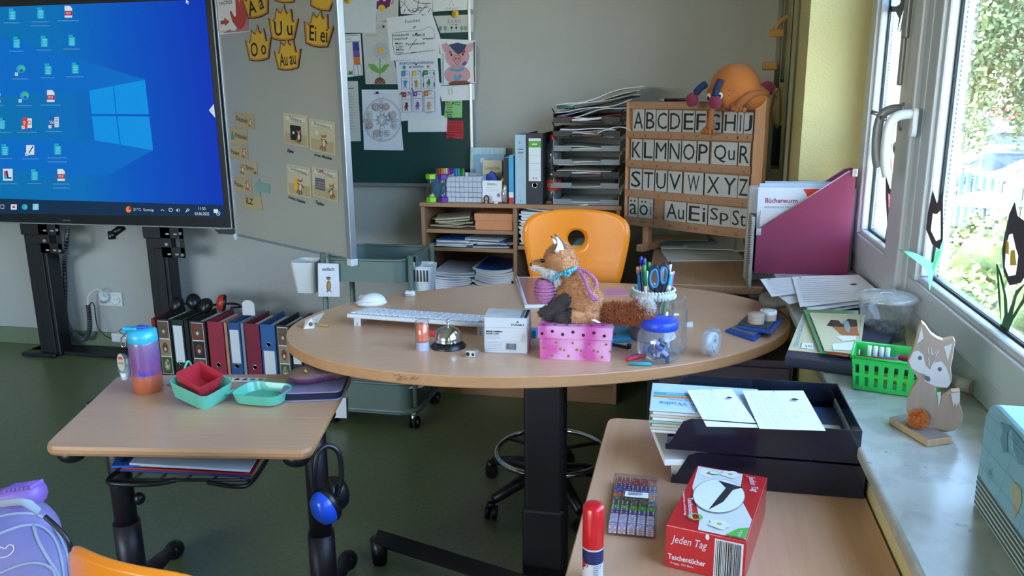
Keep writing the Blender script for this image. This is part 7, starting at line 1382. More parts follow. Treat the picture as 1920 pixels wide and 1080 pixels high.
for k in range(64):
    lay = k//22;a = U(0,6.28);rr = (rB-.008)*math.sqrt(rnd.random());cm = (mat('bead_dark','#1d2f3c',.06),mat('bead_green','#34564a',.06),mat('bead_steel','#3f5872',.06))[k % 3]
    s = thing('glass_bead','%s flat glass bead in the clear tub' % ('dark','green','steel-blue')[k % 3],'bead',tl_+Vector((rr*math.cos(a),rr*math.sin(a),.009+lay*.011)),(U(-.5,.5),U(-.5,.5),0),'glass beads in the tub');q = MB();q.sph((0,0,0),(.0095,.0085,.006),cm,10,7);q.build('bead',s)
# green basket
bA,bB = P(1599,729,z=SZ+.002),P(1715,745,z=SZ+.002);br_ = ang(bA,bB);bw = .155;bh = .072;bdp = .095;GB = mat('basket_green','#23b850',.35,coat=.2);t = thing('pen_basket','bright green slotted plastic basket of pens on the sill','basket',(bA.x,bA.y,SZ+.002),br_);bo = t.location.copy()
q = MB();fl_ = .007
def wall(p0,p1,n_):  # slotted wall between bottom corners, flaring outwards
    p0,p1 = Vector(p0),Vector(p1);d = (p1-p0);L_ = d.length;d.normalize();nrm = Vector((d.y,-d.x,0)); 
    def pt(s_,z,o_=0): return p0+d*(s_*(L_+2*fl_*z/bh)-fl_*z/bh)+nrm*(fl_*z/bh+o_)+Vector((0,0,z))
    zs = [0,.010,.030,.037,.057,bh]
    for r_ in (0,2,4): a,b,c,e = pt(0,zs[r_]),pt(1,zs[r_]),pt(1,zs[r_+1]),pt(0,zs[r_+1]);f4 = [a,b,c,e];q.add(f4+[v-nrm*.0018 for v in f4],[[0,1,2,3],[7,6,5,4],[0,4,5,1],[3,2,6,7]],GB)
    for r_ in (1,3):
        for k in range(n_+1):
            s0,s1 = (k-.30)/n_,(k+.30)/n_;s0 = max(0,s0);s1 = min(1,s1);f4 = [pt(s0,zs[r_]),pt(s1,zs[r_]),pt(s1,zs[r_+1]),pt(s0,zs[r_+1])];q.add(f4+[v-nrm*.0018 for v in f4],[[0,1,2,3],[7,6,5,4],[0,3,7,4],[1,5,6,2]],GB)
for p0,p1,n_ in (((0,0,0),(bw,0,0),9),((bw,0,0),(bw,bdp,0),6),((bw,bdp,0),(0,bdp,0),9),((0,bdp,0),(0,0,0),6)): wall(p0,p1,n_)
q.box((bw/2,bdp/2,.001),(bw,bdp,.002),GB);q.build('basket',t);q = MB();e2 = fl_+.002;q.tube([(-e2,-e2,bh),(bw+e2,-e2,bh),(bw+e2,bdp+e2,bh),(-e2,bdp+e2,bh)],.003,GB,8,True);q.build('rim',t)
for k,(x0,y0,x1,y1,z0,c_,lab,r_) in enumerate(((.0,.03,.085,.02,.062,'a5402a','long rust-red pencil lying across the green basket',.0035),(.06,.02,.12,.03,.058,'23262c','black marker lying on top in the green basket',.008),(.08,.05,.15,.035,.064,'c83a5a','pink chunky crayon at the right of the green basket',.006),(.085,.035,.15,.02,.056,'d8c23a','yellow crayon in the green basket',.005),(.01,.06,.09,.07,.05,'2f6fb8','blue crayon at the back of the green basket',.005),(.02,.02,.10,.015,.030,'b9c832','yellow-green crayon seen through the front slots',.006),(.02,.04,.13,.05,.030,'2a7a3c','dark green crayon deep in the basket',.006),(.05,.07,.13,.075,.04,'5a3a8a','purple crayon at the back of the basket',.005),(.02,.012,.13,.012,.045,'2b3550','navy pen along the front slots of the basket',.005),(.03,.03,.14,.02,.018,'d9c94a','yellow pen at the bottom of the green basket',.006),(.1,.05,.15,.06,.05,'d8b0c0','pale pink crayon in the green basket',.005))):
    v = Vector((x0,y0,z0));v.rotate(Matrix.Rotation(br_,3,'Z'));t = thing('crayon',lab,'crayon',bo+v,br_);q = MB();d_ = Vector((x1-x0,y1-y0,.004));q.tube([(0,0,0),tuple(d_*.88),tuple(d_)],[r_,r_,r_*.4],mat('cr_'+c_,'#'+c_,.45),8);q.build('barrel',t)
for k in range(4): v = Vector((.022+.012*k,.075,.03));v.rotate(Matrix.Rotation(br_,3,'Z'));t = thing('glue_tube',('leftmost','second','third','rightmost')[k]+' clear-capped tube standing at the back of the green basket','tube',bo+v,br_,'tubes in the green basket');q = MB();q.cyl((0,0,0),(0,0,.045),.0045,WHITEPL,n=10);q.build('tube',t)
# wooden fox figure on a plinth
fA = P(1668,785,z=SZ+.014);fB = P(1740,828,z=SZ+.0);zf = P(1725,800,z=SZ+.012);fX = thing('wooden_fox','flat wooden fox figure with felt pompom on a plinth on the sill','figurine',(zf.x,zf.y,SZ+.001));fo = fX.location.copy();WN = Plane((zf.x,zf.y,0),(math.cos(R_(-38)),math.sin(R_(-38)),0));FW = woodmat('figure_grey_wood','#8d7f74','#807368','Z',1.5,.6);FWL = woodmat('figure_side_wood','#bda382','#ad9270','Z',1.5,.6);FWW = mat('figure_white_paint','#a8a8ab',.6)
WN = Plane((zf.x,zf.y,0),(math.cos(R_(-12)),math.sin(R_(-12)),0))
def Wf(px,py): a,b = WN.uv(px,py);return (a,b-fo.z)
RM = Matrix.Rotation(WN.rz,4,'Z') @ Matrix(((1,0,0,0),(0,0,-1,0),(0,1,0,0),(0,0,0,1)))
outl = [Wf(*p) for p in [(1728,604),(1735,610),(1746,626),(1757,634),(1768,638),(1788,634),(1791,640),(1787,668),(1783,690),(1785,712),(1780,724),(1768,728),(1755,727),(1757,748),(1760,762),(1768,745),(1784,734),(1800,733),(1800,760),(1806,778),(1803,795),(1790,808),(1772,811),(1752,810),(1740,806),(1720,800),(1708,790),(1700,772),(1700,755),(1706,738),(1714,724),(1722,712),(1710,694),(1702,684),(1705,670),(1712,655),(1718,635),(1722,615)]]
q = MB();q.T = RM;q.prism(outl,-.018,0,FWL,.0015,top=FW);q.build('figure',fX)
kf = .00098;q = MB();D = Draw(q,lambda a,b,l: tuple(RM @ Vector((a,b,l))),lambda x,y: Wf(x,y),.0003,.0001,kf)
D.poly([(1728,614),(1719,645),(1732,634)],FWW);D.poly([(1786,644),(1770,650),(1777,676)],FWW);D.poly([(1704,676),(1712,660),(1722,657),(1731,665),(1735,684),(1745,694),(1742,704),(1722,698),(1709,690)],FWW);D.poly([(1744,692),(1752,680),(1765,677),(1774,688),(1781,708),(1782,718),(1776,727),(1750,723),(1733,714),(1735,700)],FWW)
D.ell(1725,671,4,4,mat('fox_eye_grey','#4d5258',.4),14);D.ell(1762,692,4,4,mat('fox_eye_grey'),14);D.poly([(1732,703),(1743,706),(1745,712),(1741,716),(1734,711)],mat('fox_eye_grey'))
for l_ in ([(1740,650),(1742,664)],[(1741,670),(1743,686)],[(1747,660),(1752,664),(1756,656)],[(1746,652),(1748,666)],[(1752,676),(1745,690)],[(1760,656),(1754,668)]): D.line(l_,1.3,FWW)
D.poly([(1783,737),(1799,735),(1799,752),(1793,762),(1791,754),(1788,762),(1785,750)],FWW);D.poly([(1757,735),(1764,734),(1764,748),(1760,762)],FWW);q.build('painted_face',fX)
q = MB();pc2 = RM @ Vector((*Wf(1721,782),.010));q.blob([('e',pc2,(.014,.012,.014))],mat('pompom_orange','#c77a3c',.95),.002,1,(2500,.006,(0,0,0)));q.build('pompom',fX)
pl4 = [P(*p,z=SZ+.013) for p in ((1668,782),(1700,776),(1785,820),(1740,826))];q = MB();q.prism([(p.x-fo.x,p.y-fo.y) for p in pl4],0,.0125,FWL,.001,top=FW);q.build('plinth',fX)
p_ = P(1814,682,X=.575);t = thing('pen_holder_clip','short pale roll lying behind the wooden fox','roll',(.575,p_.y+.02,SZ+.02));q = MB();q.cyl((-.02,.02,0),(.015,-.02,0),.014,mat('roll_pale','#b3aca6',.7),n=14);q.build('roll',t)
# suitcase
s0,s1 = P(1825,945,z=SZ),P(1912,1078,z=SZ);sr_ = ang(s1,s0);t = thing('map_suitcase','light blue toy suitcase with world-map print and striped foot band on the sill','suitcase',(s0.x,s0.y,SZ+.001),ang(s0,s1));SU = mat('suitcase_blue','#7fb2c0',.5,var=.06,scale=14);L_ = .42;H_ = .172;DW = .13
def suit_prof(r_=.045): return [(0,0),(L_,0),(L_,H_-r_)]+[(L_-r_+r_*math.cos(R_(a)),H_-r_+r_*math.sin(R_(a))) for a in range(15,91,15)]+[(r_+r_*math.cos(R_(a)),H_-r_+r_*math.sin(R_(a))) for a in range(90,181,15)]
q = MB();q.T = RX90 @ Matrix.Translation((0,0,-DW)) if False else Matrix(((1,0,0,0),(0,0,1,0),(0,1,0,0),(0,0,0,1)))
q.prism(suit_prof(),0,DW,SU,.004);q.build('shell',t)
q = MB();pf = suit_prof();q.tube([(x,DW*.42,z+.001) for x,z in pf[3:-1]],.0045,mat('suitcase_seam','#a9c3c8',.4,metal=.2),6);q.build('seam',t)
q = MB();D = Draw(q,lambda a,b,l: (a,-l,b),None,.0003,.0001);SD = mat('stripe_dark','#3f5a60',.6);SL = mat('stripe_cream','#c3c9b8',.6);MS = mat('map_sand','#a8aa86',.6);MD = mat('map_dusk','#5f8fa2',.6)
D.rect(.004,.002,L_-.004,.048,SL);[D.rect(.003,.004+k*.0078,L_-.003,.0085+k*.0078,SD) for k in range(6)]
D.poly([(.13,.10),(.155,.105),(.165,.09),(.16,.075),(.15,.055),(.142,.06),(.14,.08),(.128,.088)],MS);D.poly([(.19,.115),(.225,.112),(.222,.078),(.188,.082)],mat('map_violet','#4f5f88',.6));D.poly([(.06,.155),(.075,.15),(.07,.135),(.085,.12),(.10,.128),(.09,.15),(.10,.165)],MD);D.poly([(.2,.16),(.26,.155),(.28,.13),(.24,.12),(.21,.135)],MS);D.poly([(.10,.165),(.15,.162),(.17,.14),(.14,.13),(.12,.14)],MD)
for a in range(8): D.line([(.05,.075),(.05+.016*math.cos(a*.785),.075+.016*math.sin(a*.785))],.0012,MD)
for x0 in (.02,.09,.17,.26,.34): D.line([(x0,.05),(x0+.04,.165)],.0005,SD)
for z0 in (.07,.10,.13,.15): D.line([(.002,z0),(L_-.002,z0+.01)],.0005,SD)
q.build('map_print',t)
q = MB();hx = .17;q.tube(bez([(hx-.05,DW*.45,H_+.004),(hx-.045,DW*.45,H_+.022),(hx,DW*.45,H_+.026),(hx+.05,DW*.45,H_+.022),(hx+.055,DW*.45,H_+.004)],5),.005,SU,8);q.build('handle',t)
for x in (.075,.10): q = MB();q.tube(ellc := [(x+.012*math.cos(a*.5),DW*.35+.008*math.sin(a*.5),H_+.006) for a in range(13)],.003,CHR,8);q.box((x,DW*.35,H_+.002),(.03,.02,.004),CHR,.001);q.build('clasp',t)
# ================================================================ SIDE DESK
TB = mat('tray_navy_black','#161c2c',.22,var=.03,coat=.3);x0,x1,ya,yb = .0,.335,1.405,1.645
for k in range(2):
    z = RZ+.001+k*.066;h = .062;t = thing('desk_tray',('lower','upper')[k]+' navy-black letter tray of the pair against the sill','letter tray',(x0-.012*k,ya,z),0,'tray pair on the side desk')
    q = MB();q.box((.17,.12,.002),(.335,.24,.003),TB);q.box((.334,.12,h/2),(.003,.24,h),TB,.001);q.build('tray',t)
    for y in (0,.24): q = MB();q.T = Matrix.Translation((0,y,0)) @ RX90;q.prism([(0,0),(.335,0),(.335,h),(.045,h),(.030,h-.006),(.008,.014),(0,.010)],-.0015,.0015,TB,.0006);q.build('side_wall',t)
zt = RZ+.067+.004
def flat(nm,lab,cat,c,w_,d,th,m,rz=0,grp=None,dr=None,tilt=(0,0),r_=0):
    t = thing(nm,lab,cat,c,(tilt[0],tilt[1],rz),grp);q = MB();q.box((0,0,th/2),(w_,d,th),m,min(.0015,th*.3) if r_ == 0 else r_,1)
    if dr: dr(Draw(q,lambda a,b,l: (a,b,th+l),None,.0002))
    q.build('body',t);return t
flat('paper_stack','white-edged paper block filling the lower desk tray','paper',(.13,1.52,RZ+.006),.26,.19,.022,PAPER2)
flat('paper_stack','loose white papers sticking out left between the trays','paper',(.07,1.50,RZ+.034),.20,.16,.012,PAPER,.2)
for k in range(7): flat('card_set',('thick','grey','cream','green-edged','white','pale','blue-striped')[k]+' booklet in the block under the pale blue one','booklet',(.06+U(-.006,.004),1.53,zt+.002+k*.0062),.20,.14,.0056,(PAPER,PAPER2,mat('paper_cream','#c9c2ae'),mat('mint_edge','#8fb5a5',.6),PAPER,mat('paper_cream','#c9c2ae'),PAPER)[k],0,'booklets stacked in the upper desk tray')
def dw(D): D.rect(-.10,.005,.06,.022,pr('teal_band','#3fa3b3'));D.rect(-.10,-.008,.06,.002,pORA);D.text('der Wolke',-.045,-.038,.018,pBLUE,.085,180);D.text('MEDITATION & ENTSPANNUNG',-.04,.014,.006,PAPER,.07,180);D.text('Lebensfreude-Karten',-.03,-.018,.009,pBLUE,.08,180)
flat('booklet','pale blue booklet with upside-down title on top of the tray block','booklet',(.06,1.53,zt+.047),.21,.148,.004,mat('booklet_blue','#b5cfe8',.4),0,None,dw)
flat('book','dark blue book with orange title at the right end of the upper tray','book',(.25,1.54,zt+.002),.15,.17,.012,mat('book_navy','#1d3a66',.4),0,None,lambda D: (D.text('Kinder',-.02,.02,.012,pORA,.05),D.rect(-.06,-.07,.06,-.01,PAPER2)))
def dsheet(D):
    D.text('TEST',.005,.10,.006,INK,.02,-90)
    for k in range(3): D.text('Tag %d' % (k+1),-.03+.022*k-.02,.0,.004,INKG) if False else None
    for i in range(3):
        x = -.075+i*.032;D.line([(x+.014,-.085),(x+.014,.085)],.0006,INKG);D.text('Tag',x,.078,.005,INK,.012,-90)
        for j in range(8): D.ring(x,.055-.019*j,.005,.006,.0006,INKG,10)
    D.poly([(.045,.05),(.06,.055),(.075,.048),(.062,.042)],INK);D.text('NAME',.055,-.02,.004,INKG,.02,-90);D.text('DATUM',.03,-.05,.004,INKG,.02,-90)
for k,(q4,lab) in enumerate((([(1288,732),(1372,730),(1424,802),(1325,800)],'left worksheet with columns of small circles on the upper tray'),([(1392,733),(1506,733),(1548,808),(1424,804)],'right worksheet with columns of small circles on the upper tray'))):
    z = zt+.056+.002*k;pts = [P(*p,z=z) for p in q4];c = sum(pts,Vector())/4;L4 = [p-c for p in pts];t = thing('worksheet',lab,'paper',c,0,'worksheets on the upper tray');q = MB();q.grid(lambda u,v: (L4[0].lerp(L4[1],u)).lerp(L4[3].lerp(L4[2],u),v)+Vector((0,0,0)),4,8,PAPER,.0008,False)
    ex,ey = (L4[1]-L4[0])/.21,(L4[0]-L4[3])/.21;cc = (L4[0]+L4[2])/2;dsheet(Draw(q,lambda a,b,l: tuple(cc+ex*a+ey*b+Vector((0,0,.002+l))),None,.0002,.00005));q.build('sheet',t)
# dice box
dA,dB,dC = P(1137,1004,z=RZ),P(1225,1012,z=RZ),P(1150,885,z=RZ+.02);dr_ = ang(dA,dB)*.5;t = thing('dice_box','clear flat box filled with rows of coloured dice','box',(dA.x,dA.y,RZ+.001),dr_);DBX = glassmat('dice_box_clear',(.97,.97,.98),.0,.05,.0);n_c,n_r,ds = 5,12,.0150;W_,L_2 = n_c*ds+.004,n_r*ds+.004
q = MB();q.box((W_/2,L_2/2,.0008),(W_,L_2,.0014),DBX);q.box((W_/2,L_2/2,.0215),(W_,L_2,.001),DBX)
for c_,d_ in (((0,L_2/2,.011),(.001,L_2,.02)),((W_,L_2/2,.011),(.001,L_2,.02)),((W_/2,0,.011),(W_,.001,.02)),((W_/2,L_2,.011),(W_,.001,.02))): q.box(c_,d_,DBX)
q.build('case',t);q = MB();q.box((W_*.55,L_2*.56,.0228),(.040,.018,.0006),PAPER);D = Draw(q,lambda a,b,l: (a,b,.0232+l),None,.0002);[D.rect(W_*.55-.015+k*.0016,L_2*.56-.005,W_*.55-.0143+k*.0016,L_2*.56+.006,INK) for k in range(16)];q.build('price_label',t);t2 = t.children[1];t2.rotation_euler = (0,0,0)
rows_ = ['pale lilac','clear lilac','pale lilac','violet','bright green','brown','dark green','orange','blue','deep blue','dark red','red'];rc = ['#a99db5','#b3a9c2','#a99db5','#4a2a78','#2f9c35','#5a3038','#1f5a44','#cf5a2c','#2a3f9c','#1f2f86','#8f1f3a','#b02a44']
PIP = [[(0,0)],[(-.3,-.3),(.3,.3)],[(-.3,-.3),(0,0),(.3,.3)],[(-.3,-.3),(.3,.3),(-.3,.3),(.3,-.3)],[(-.3,-.3),(.3,.3),(-.3,.3),(.3,-.3),(0,0)],[(-.3,-.3),(.3,.3),(-.3,.3),(.3,-.3),(-.3,0),(.3,0)]]
for r_ in range(n_r):
    me = None
    for c_ in range(n_c):
        if me is None or c_ in (2,):
            q = MB();s_ = ds*.93;q.box((0,0,s_/2),(s_,s_,s_),mat('die_'+rows_[r_].replace(' ','_'),rc[r_],.12,coat=.5),.0018,2)
            for pips,o_ in ((PIP[(r_+c_) % 6],lambda a,b,l: (a,b,s_+l)),(PIP[(r_+c_+3) % 6],lambda a,b,l: (a,-s_/2-l,b+s_/2))):
                D = Draw(q,o_,None,.0001,.00002);[D.ell(x*s_,y*s_,s_*.09,s_*.09,PAPER,8) for x,y in pips]
            o = q.build('die');me = o.data
        else: o = bpy.data.objects.new('die',me);COL.objects.link(o)
        v = Vector((.002+ds*(c_+.5),.002+ds*(r_+.5),.002));v.rotate(Matrix.Rotation(dr_,3,'Z'));o.location = t.location+v;o.rotation_euler = (0,0,dr_);tag(o,'%s die in the %s row from the front of the clear dice box' % (('leftmost '+rows_[r_],'second '+rows_[r_],'middle '+rows_[r_],'fourth '+rows_[r_],'rightmost '+rows_[r_])[c_],('first','second','third','fourth','fifth','sixth','seventh','eighth','ninth','tenth','eleventh','twelfth')[r_]),'die','dice in the clear box')
# glue stick
g0 = P(1111,1088,z=RZ);t = thing('glue_stick','red-capped glue stick standing at the front of the side desk','glue stick',(g0.x,g0.y,RZ+.001));hg = P(1112,945,Y=g0.y).z-RZ;GR,GW,GN = mat('glue_red','#c5121f',.3,coat=.3),mat('glue_white','#c9ccd2',.4),mat('glue_navy','#1b2458',.4);rg = .0158
q = MB();q.lathe([(rg*.98,hg*.46),(rg,hg*.47),(rg,hg*.96),(rg*.86,hg*.985),(rg*.5,hg),(0,hg)],GR,32);q.build('cap',t);q = MB();q.lathe([(rg*.97,hg*.0),(rg*.97,hg*.46)],GW,32,cap=False);q.lathe([(rg*.985,.27*hg),(rg*.985,.44*hg)],GN,32,cap=False);q.lathe([(rg,-.0),(rg,hg*.04)],GR,32)
D = Draw(q,lambda x,z,l: ((rg+l)*math.sin(x/rg),-(rg+l)*math.cos(x/rg),z),None,.0001);D.poly([(-.018,.022),(-.009,.030),(-.018,.042)],GR);D.line([(-.017,.020),(-.006,.030),(-.016,.044)],.001,INK);[D.rect(.002,.010+k*.003,.010,.011+k*.003,INKG) for k in range(8)];D.text('21g',.013,.03,.004,INK,.006,90);q.build('barrel',t)
# tissue box
tA,tB = P(1246,1062,z=RZ),P(1400,1080,z=RZ);tr_ = ang(tA,tB);tw = .118;th_ = P(1247,985,Y=tA.y).z-RZ;top0 = P(1247,985,z=RZ+th_);topb = P(1306,873,z=RZ+th_);td = (topb-top0).length;tr_ = math.atan2(-(topb-top0).x,(topb-top0).y)
t = thing('tissue_box','red tissue box lettered Taschentücher on the side desk','tissue box',(tA.x,tA.y,RZ+.001),tr_);TRD = mat('tissue_red','#b81a22',.35,coat=.3);TWH = mat('tissue_white','#d3d8e0',.5)
q = MB();q.box((tw/2,td/2,th_/2),(tw,td,th_),TRD,.001);q.build('carton',t)
q = MB();D = Draw(q,lambda a,b,l: (a,-l,b),None,.0003,.0001);D.text('Jeden Tag',tw*.30,th_*.68,th_*.24,TWH,tw*.46,shear=.3);D.text('Taschentücher',tw*.28,th_*.27,th_*.13,TWH,tw*.48,off=.02);D.text('4-lagig, 100 Blatt',tw*.22,th_*.12,th_*.06,TWH,tw*.3);D.rect(tw*.62,th_*.02,tw*.97,th_*.93,TWH);x = tw*.635
while x < tw*.95: b_ = rb.uniform(.0006,.002);D.rect(x,th_*.05,x+b_,th_*.9,INK);x += b_+rb.uniform(.0006,.0016)
for z in (.88,.6): D.ell(tw*.53,th_*z+.004,.003,.005,TWH,10) if z > .7 else 0
q.build('front_print',t)
q = MB();D = Draw(q,lambda a,b,l: (a,b,th_+l),None,.0003,.0001);FLW,FLY = mat('petal_print','#c9cbc8',.5),mat('petal_yellow','#c9a93a',.5)
D.poly([(tw*.02,td*.98),(tw*.66,td*.98),(tw*.72,td*.62),(tw*.98,td*.30),(tw*.98,td*.02),(tw*.40,td*.02),(tw*.36,td*.16),(tw*.08,td*.62)],FLW)
for fx_,fy_ in ((.2,.88),(.5,.93),(.62,.14)): [D.ell(tw*fx_+.009*math.cos(a*1.256),td*fy_+.009*math.sin(a*1.256),.008,.006,TWH,10) for a in range(5)];D.ell(tw*fx_,td*fy_,.004,.004,FLY,10)
D.ell(tw*.28,td*.90,.009,.007,mat('petal_yellow_green','#7fae5a',.5));D.ell(tw*.28,td*.90,.0075,.0058,TWH);D.poly([(tw*.74,td*.02),(tw*.98,td*.02),(tw*.98,td*.17),(tw*.86,td*.13)],mat('tissue_green','#4fa83a',.5));D.text('100 Blatt',tw*.90,td*.07,.005,TWH,.02,90)
D.ring(tw*.3,td*.17,.010,.009,.003,mat('tissue_green','#4fa83a'));D.text('Taschentücher',tw*.2,td*.28,.008,TWH,td*.30,-75);D.text('Sicherheit für Nase und Gesicht, 4-lagig',tw*.09,td*.33,.0045,TWH,td*.36,-75);D.text('Jeden Tag',tw*.84,td*.82,.014,TWH,td*.26,-75,shear=.3);q.build('top_print',t)
q = MB();D = Draw(q,lambda a,b,l: (a,b,th_+.0016+l),None,.0003,.0002);D.ell(tw*.47,td*.55,tw*.34,td*.27,INKG,40);D.ell(tw*.47,td*.55,tw*.33,td*.262,TWH,40);D.poly([(tw*.38,td*.78),(tw*.74,td*.74),(tw*.62,td*.67),(tw*.56,td*.46),(tw*.42,td*.30),(tw*.47,td*.50),(tw*.52,td*.68)],INK);q.build('opening',t)
# ================================================================ STUDENT DESK ITEMS
SZ2 = .65
def S_at(px,py,z=SZ2): q = P(px,py,z=z);return Vector((q.x,q.y,z))
b0 = S_at(279,732,SZ2+.001);t = thing('drinking_bottle','purple-to-orange translucent bottle with turquoise lid on the student desk','bottle',b0);us = (P(280,680,Y=b0.y)-P(279,680,Y=b0.y)).length;rb_ = 23.5*us;hb = P(279,612,Y=b0.y).z-SZ2
def bmat():
    m = mat('bottle_ombre','#a868b0',.25,var=0,coat=.3);nt = m.node_tree;L = nt.links;b = nt.nodes['Principled BSDF'];tc = nt.nodes.new('ShaderNodeTexCoord');sx = nt.nodes.new('ShaderNodeSeparateXYZ');mr = nt.nodes.new('ShaderNodeMapRange');mr.inputs[2].default_value = hb*.82
    cr = nt.nodes.new('ShaderNodeValToRGB');e = cr.color_ramp.elements;e[0].color = (*lin('#b9603a'),1);e[1].color = (*lin('#7d6f94'),1)
    for p_,c_ in ((.30,'#c4694e'),(.36,'#8d5280'),(.6,'#82528c')): x = e.new(p_);x.color = (*lin(c_),1)
    L.new(tc.outputs['Object'],sx.inputs[0]);L.new(sx.outputs[2],mr.inputs[0]);L.new(mr.outputs[0],cr.inputs[0]);L.new(cr.outputs[0],b.inputs['Base Color']);b.inputs['Alpha'].default_value = .86;return m
BM = bmat();q = MB();q.lathe([(rb_*.9,0),(rb_,.006),(rb_,hb*.25),(rb_*.96,hb*.40),(rb_,hb*.50),(rb_,hb*.74),(rb_*.93,hb*.79)],BM,36);D = Draw(q,lambda x,z,l: ((rb_+l)*math.sin(x/rb_),-(rb_+l)*math.cos(x/rb_),z),None,.0003);D.text('Stitch',.020,hb*.33,.018,mat('script_blue','#2f45d8',.4),.040,shear=.4);q.build('body',t)
TQ = mat('lid_turquoise','#2fa9d0',.35,coat=.3);q = MB();q.lathe([(rb_*.97,hb*.77),(rb_*1.0,hb*.78),(rb_*.95,hb*.93),(rb_*.7,hb*.96),(0,hb*.96)],TQ,36);q.box((-rb_*.75,-.004,hb*.955),(rb_*1.1,.022,.010),TQ,.004);q.tube([(-rb_*1.25,-.004,hb*.95),(-rb_*1.3,-.004,hb*.90),(-rb_*1.05,-.004,hb*.88)],.005,TQ,8);q.build('lid',t);q = MB();q.box((0,0,hb*.98),(rb_*.7,.016,.007),mat('lid_violet','#3b49b8',.4),.003);q.build('spout_cover',t)
h0 = P(234,640,Y=b0.y-.01);t = thing('hand_sanitizer','small clear sanitizer bottle hanging from the drinking bottle on a carabiner','sanitizer',h0);hz_ = lambda px,py: P(px,py,Y=b0.y-.01)-h0
q = MB();q.T = Matrix.Translation(hz_(233,685));q.lathe([(.004,-.038),(.016,-.030),(.019,-.01),(.018,.02),(.006,.032)],glassmat('gel_clear',(.75,.86,.93),.1,.03,.15),20,sy=.55);q.build('bottle',t);q = MB();q.T = Matrix.Translation(hz_(235,704));q.cyl((0,0,-.010),(0,0,.010),.010,WHITEPL,r1=.012,n=16);q.build('cap',t)
q = MB();q.T = Matrix.Translation(hz_(232,677));D = Draw(q,lambda a,b,l: (a,-.011-l,b),None,.0002);D.ell(0,0,.011,.024,mat('label_beige','#b9ac9c',.6));D.rect(-.006,.008,.006,.015,pRED);D.text('HAND GEL',0,-.002,.005,INK,.015);q.build('label',t)
q = MB();q.tube([hz_(*p) for p in ((228,648),(227,634),(233,628),(237,634),(236,648),(231,652))],.0018,CHR,6,True);q.tube(bez([hz_(237,632),hz_(244,644),hz_(248,660)],5),.0022,mat('strap_blue','#5fa3c8',.5),6);q.tube([hz_(232+8*math.cos(a*.7),621+6*math.sin(a*.7)) for a in range(9)],.001,INK,5,True);q.build('carabiner',t)
# lunch box: tilted tray with red insert and flat lid
MINT = mat('lunchbox_mint','#5fb89f',.35,coat=.2);LRED = mat('insert_red','#b8303c',.4)
def openbox(mb,w_,d,h,m,r_=.02,tk=.003):
    o = rrect(w_,d,r_);i_ = rrect(w_-2*tk,d-2*tk,r_-tk);b_ = rrect(w_*.90,d*.88,r_);bi = rrect(w_*.90-2*tk,d*.88-2*tk,r_-tk);n = len(o)
    vs = [(x,y,0) for x,y in b_]+[(x,y,h) for x,y in o]+[(x,y,h) for x,y in i_]+[(x,y,tk) for x,y in bi];fs = [[k*n+i,k*n+(i+1) % n,(k+1)*n+(i+1) % n,(k+1)*n+i] for k in range(3) for i in range(n)]
    mb.add(vs,fs,m);mb.add([(x,y,0) for x,y in b_],[list(range(n))[::-1]],m);mb.add([(x,y,tk) for x,y in bi],[list(range(n))],m)
lb = S_at(374,757);t = thing('lunch_box','open mint green lunch box with red insert on the student desk','lunch box',(lb.x,lb.y+.02,SZ2+.001),R_(-14));q = MB();q.T = Matrix.Translation((-.005,.0,.014)) @ Matrix.Rotation(R_(12),4,'Y') @ Matrix.Rotation(R_(7),4,'X');openbox(q,.128,.105,.042,MINT);q.build('base',t)
q = MB();q.T = Matrix.Translation((-.020,.006,.026)) @ Matrix.Rotation(R_(18),4,'Y') @ Matrix.Rotation(R_(6),4,'X');openbox(q,.088,.082,.046,LRED,.010);q.build('insert',t)
q = MB();q.T = Matrix.Translation((.135,.068,.003)) @ Matrix.Rotation(R_(12),4,'Z');openbox(q,.135,.105,.026,MINT,.03);q.box((0,0,.005),(.085,.06,.002),MINT,.0008);q.build('lid',t);q = MB();q.tube([(.055,.02,.02),(.068,.04,.022)],.006,MINT,6);q.build('hinge',t);q = MB();q.tube(bez([(-.06,.03,.06),(-.072,.035,.075),(-.066,.02,.09),(-.07,.01,.07)],4),.003,MINT,6);q.build('latch',t)
t = thing('picture_strip','strip of small printed animal pictures at the far edge of the student desk','paper',S_at(430,712,SZ2+.001),sr);q = MB();q.box((0,0,.0005),(.20,.030,.001),PAPER);D = Draw(q,lambda a,b,l: (a,b,.001+l),None,.0001);[D.ell(-.088+k*.022,0,.007,.008,(FXO,INK,pBRN,pBLUE)[k % 4],10) for k in range(9)];q.build('strip',t)
t = thing('hair_clip','tiny lilac paper scrap behind the lunch box','scrap',S_at(322,721,SZ2+.001));q = MB();q.box((0,0,.002),(.02,.015,.004),mat('lilac_scrap','#a59ab8',.6),.001);q.build('scrap',t)
flat('note_card','cream ruled card left of the folder on the student desk','card',S_at(530,717,SZ2+.001),.05,.05,.002,mat('paper_cream','#c9c2ae'),sr,None,lambda D: [D.line([(-.02,.015-.01*k),(.02,.015-.01*k)],.001,INKG) for k in range(4)])
t = thing('exercise_folder','navy and lilac folder under the pencil case','folder',S_at(594,728,SZ2+.001),R_(16));FOLC = mat('folder_lilac','#8d87a6',.4);FN = mat('folder_deep_navy','#161b38',.4);q = MB();q.prism(rrect(.155,.19,.02),0,.003,FOLC,.001);q.prism(rrect(.150,.185,.02),.004,.020,FN,.001);q.prism(rrect(.155,.19,.02),.021,.024,FOLC,.001);q.build('folder',t)
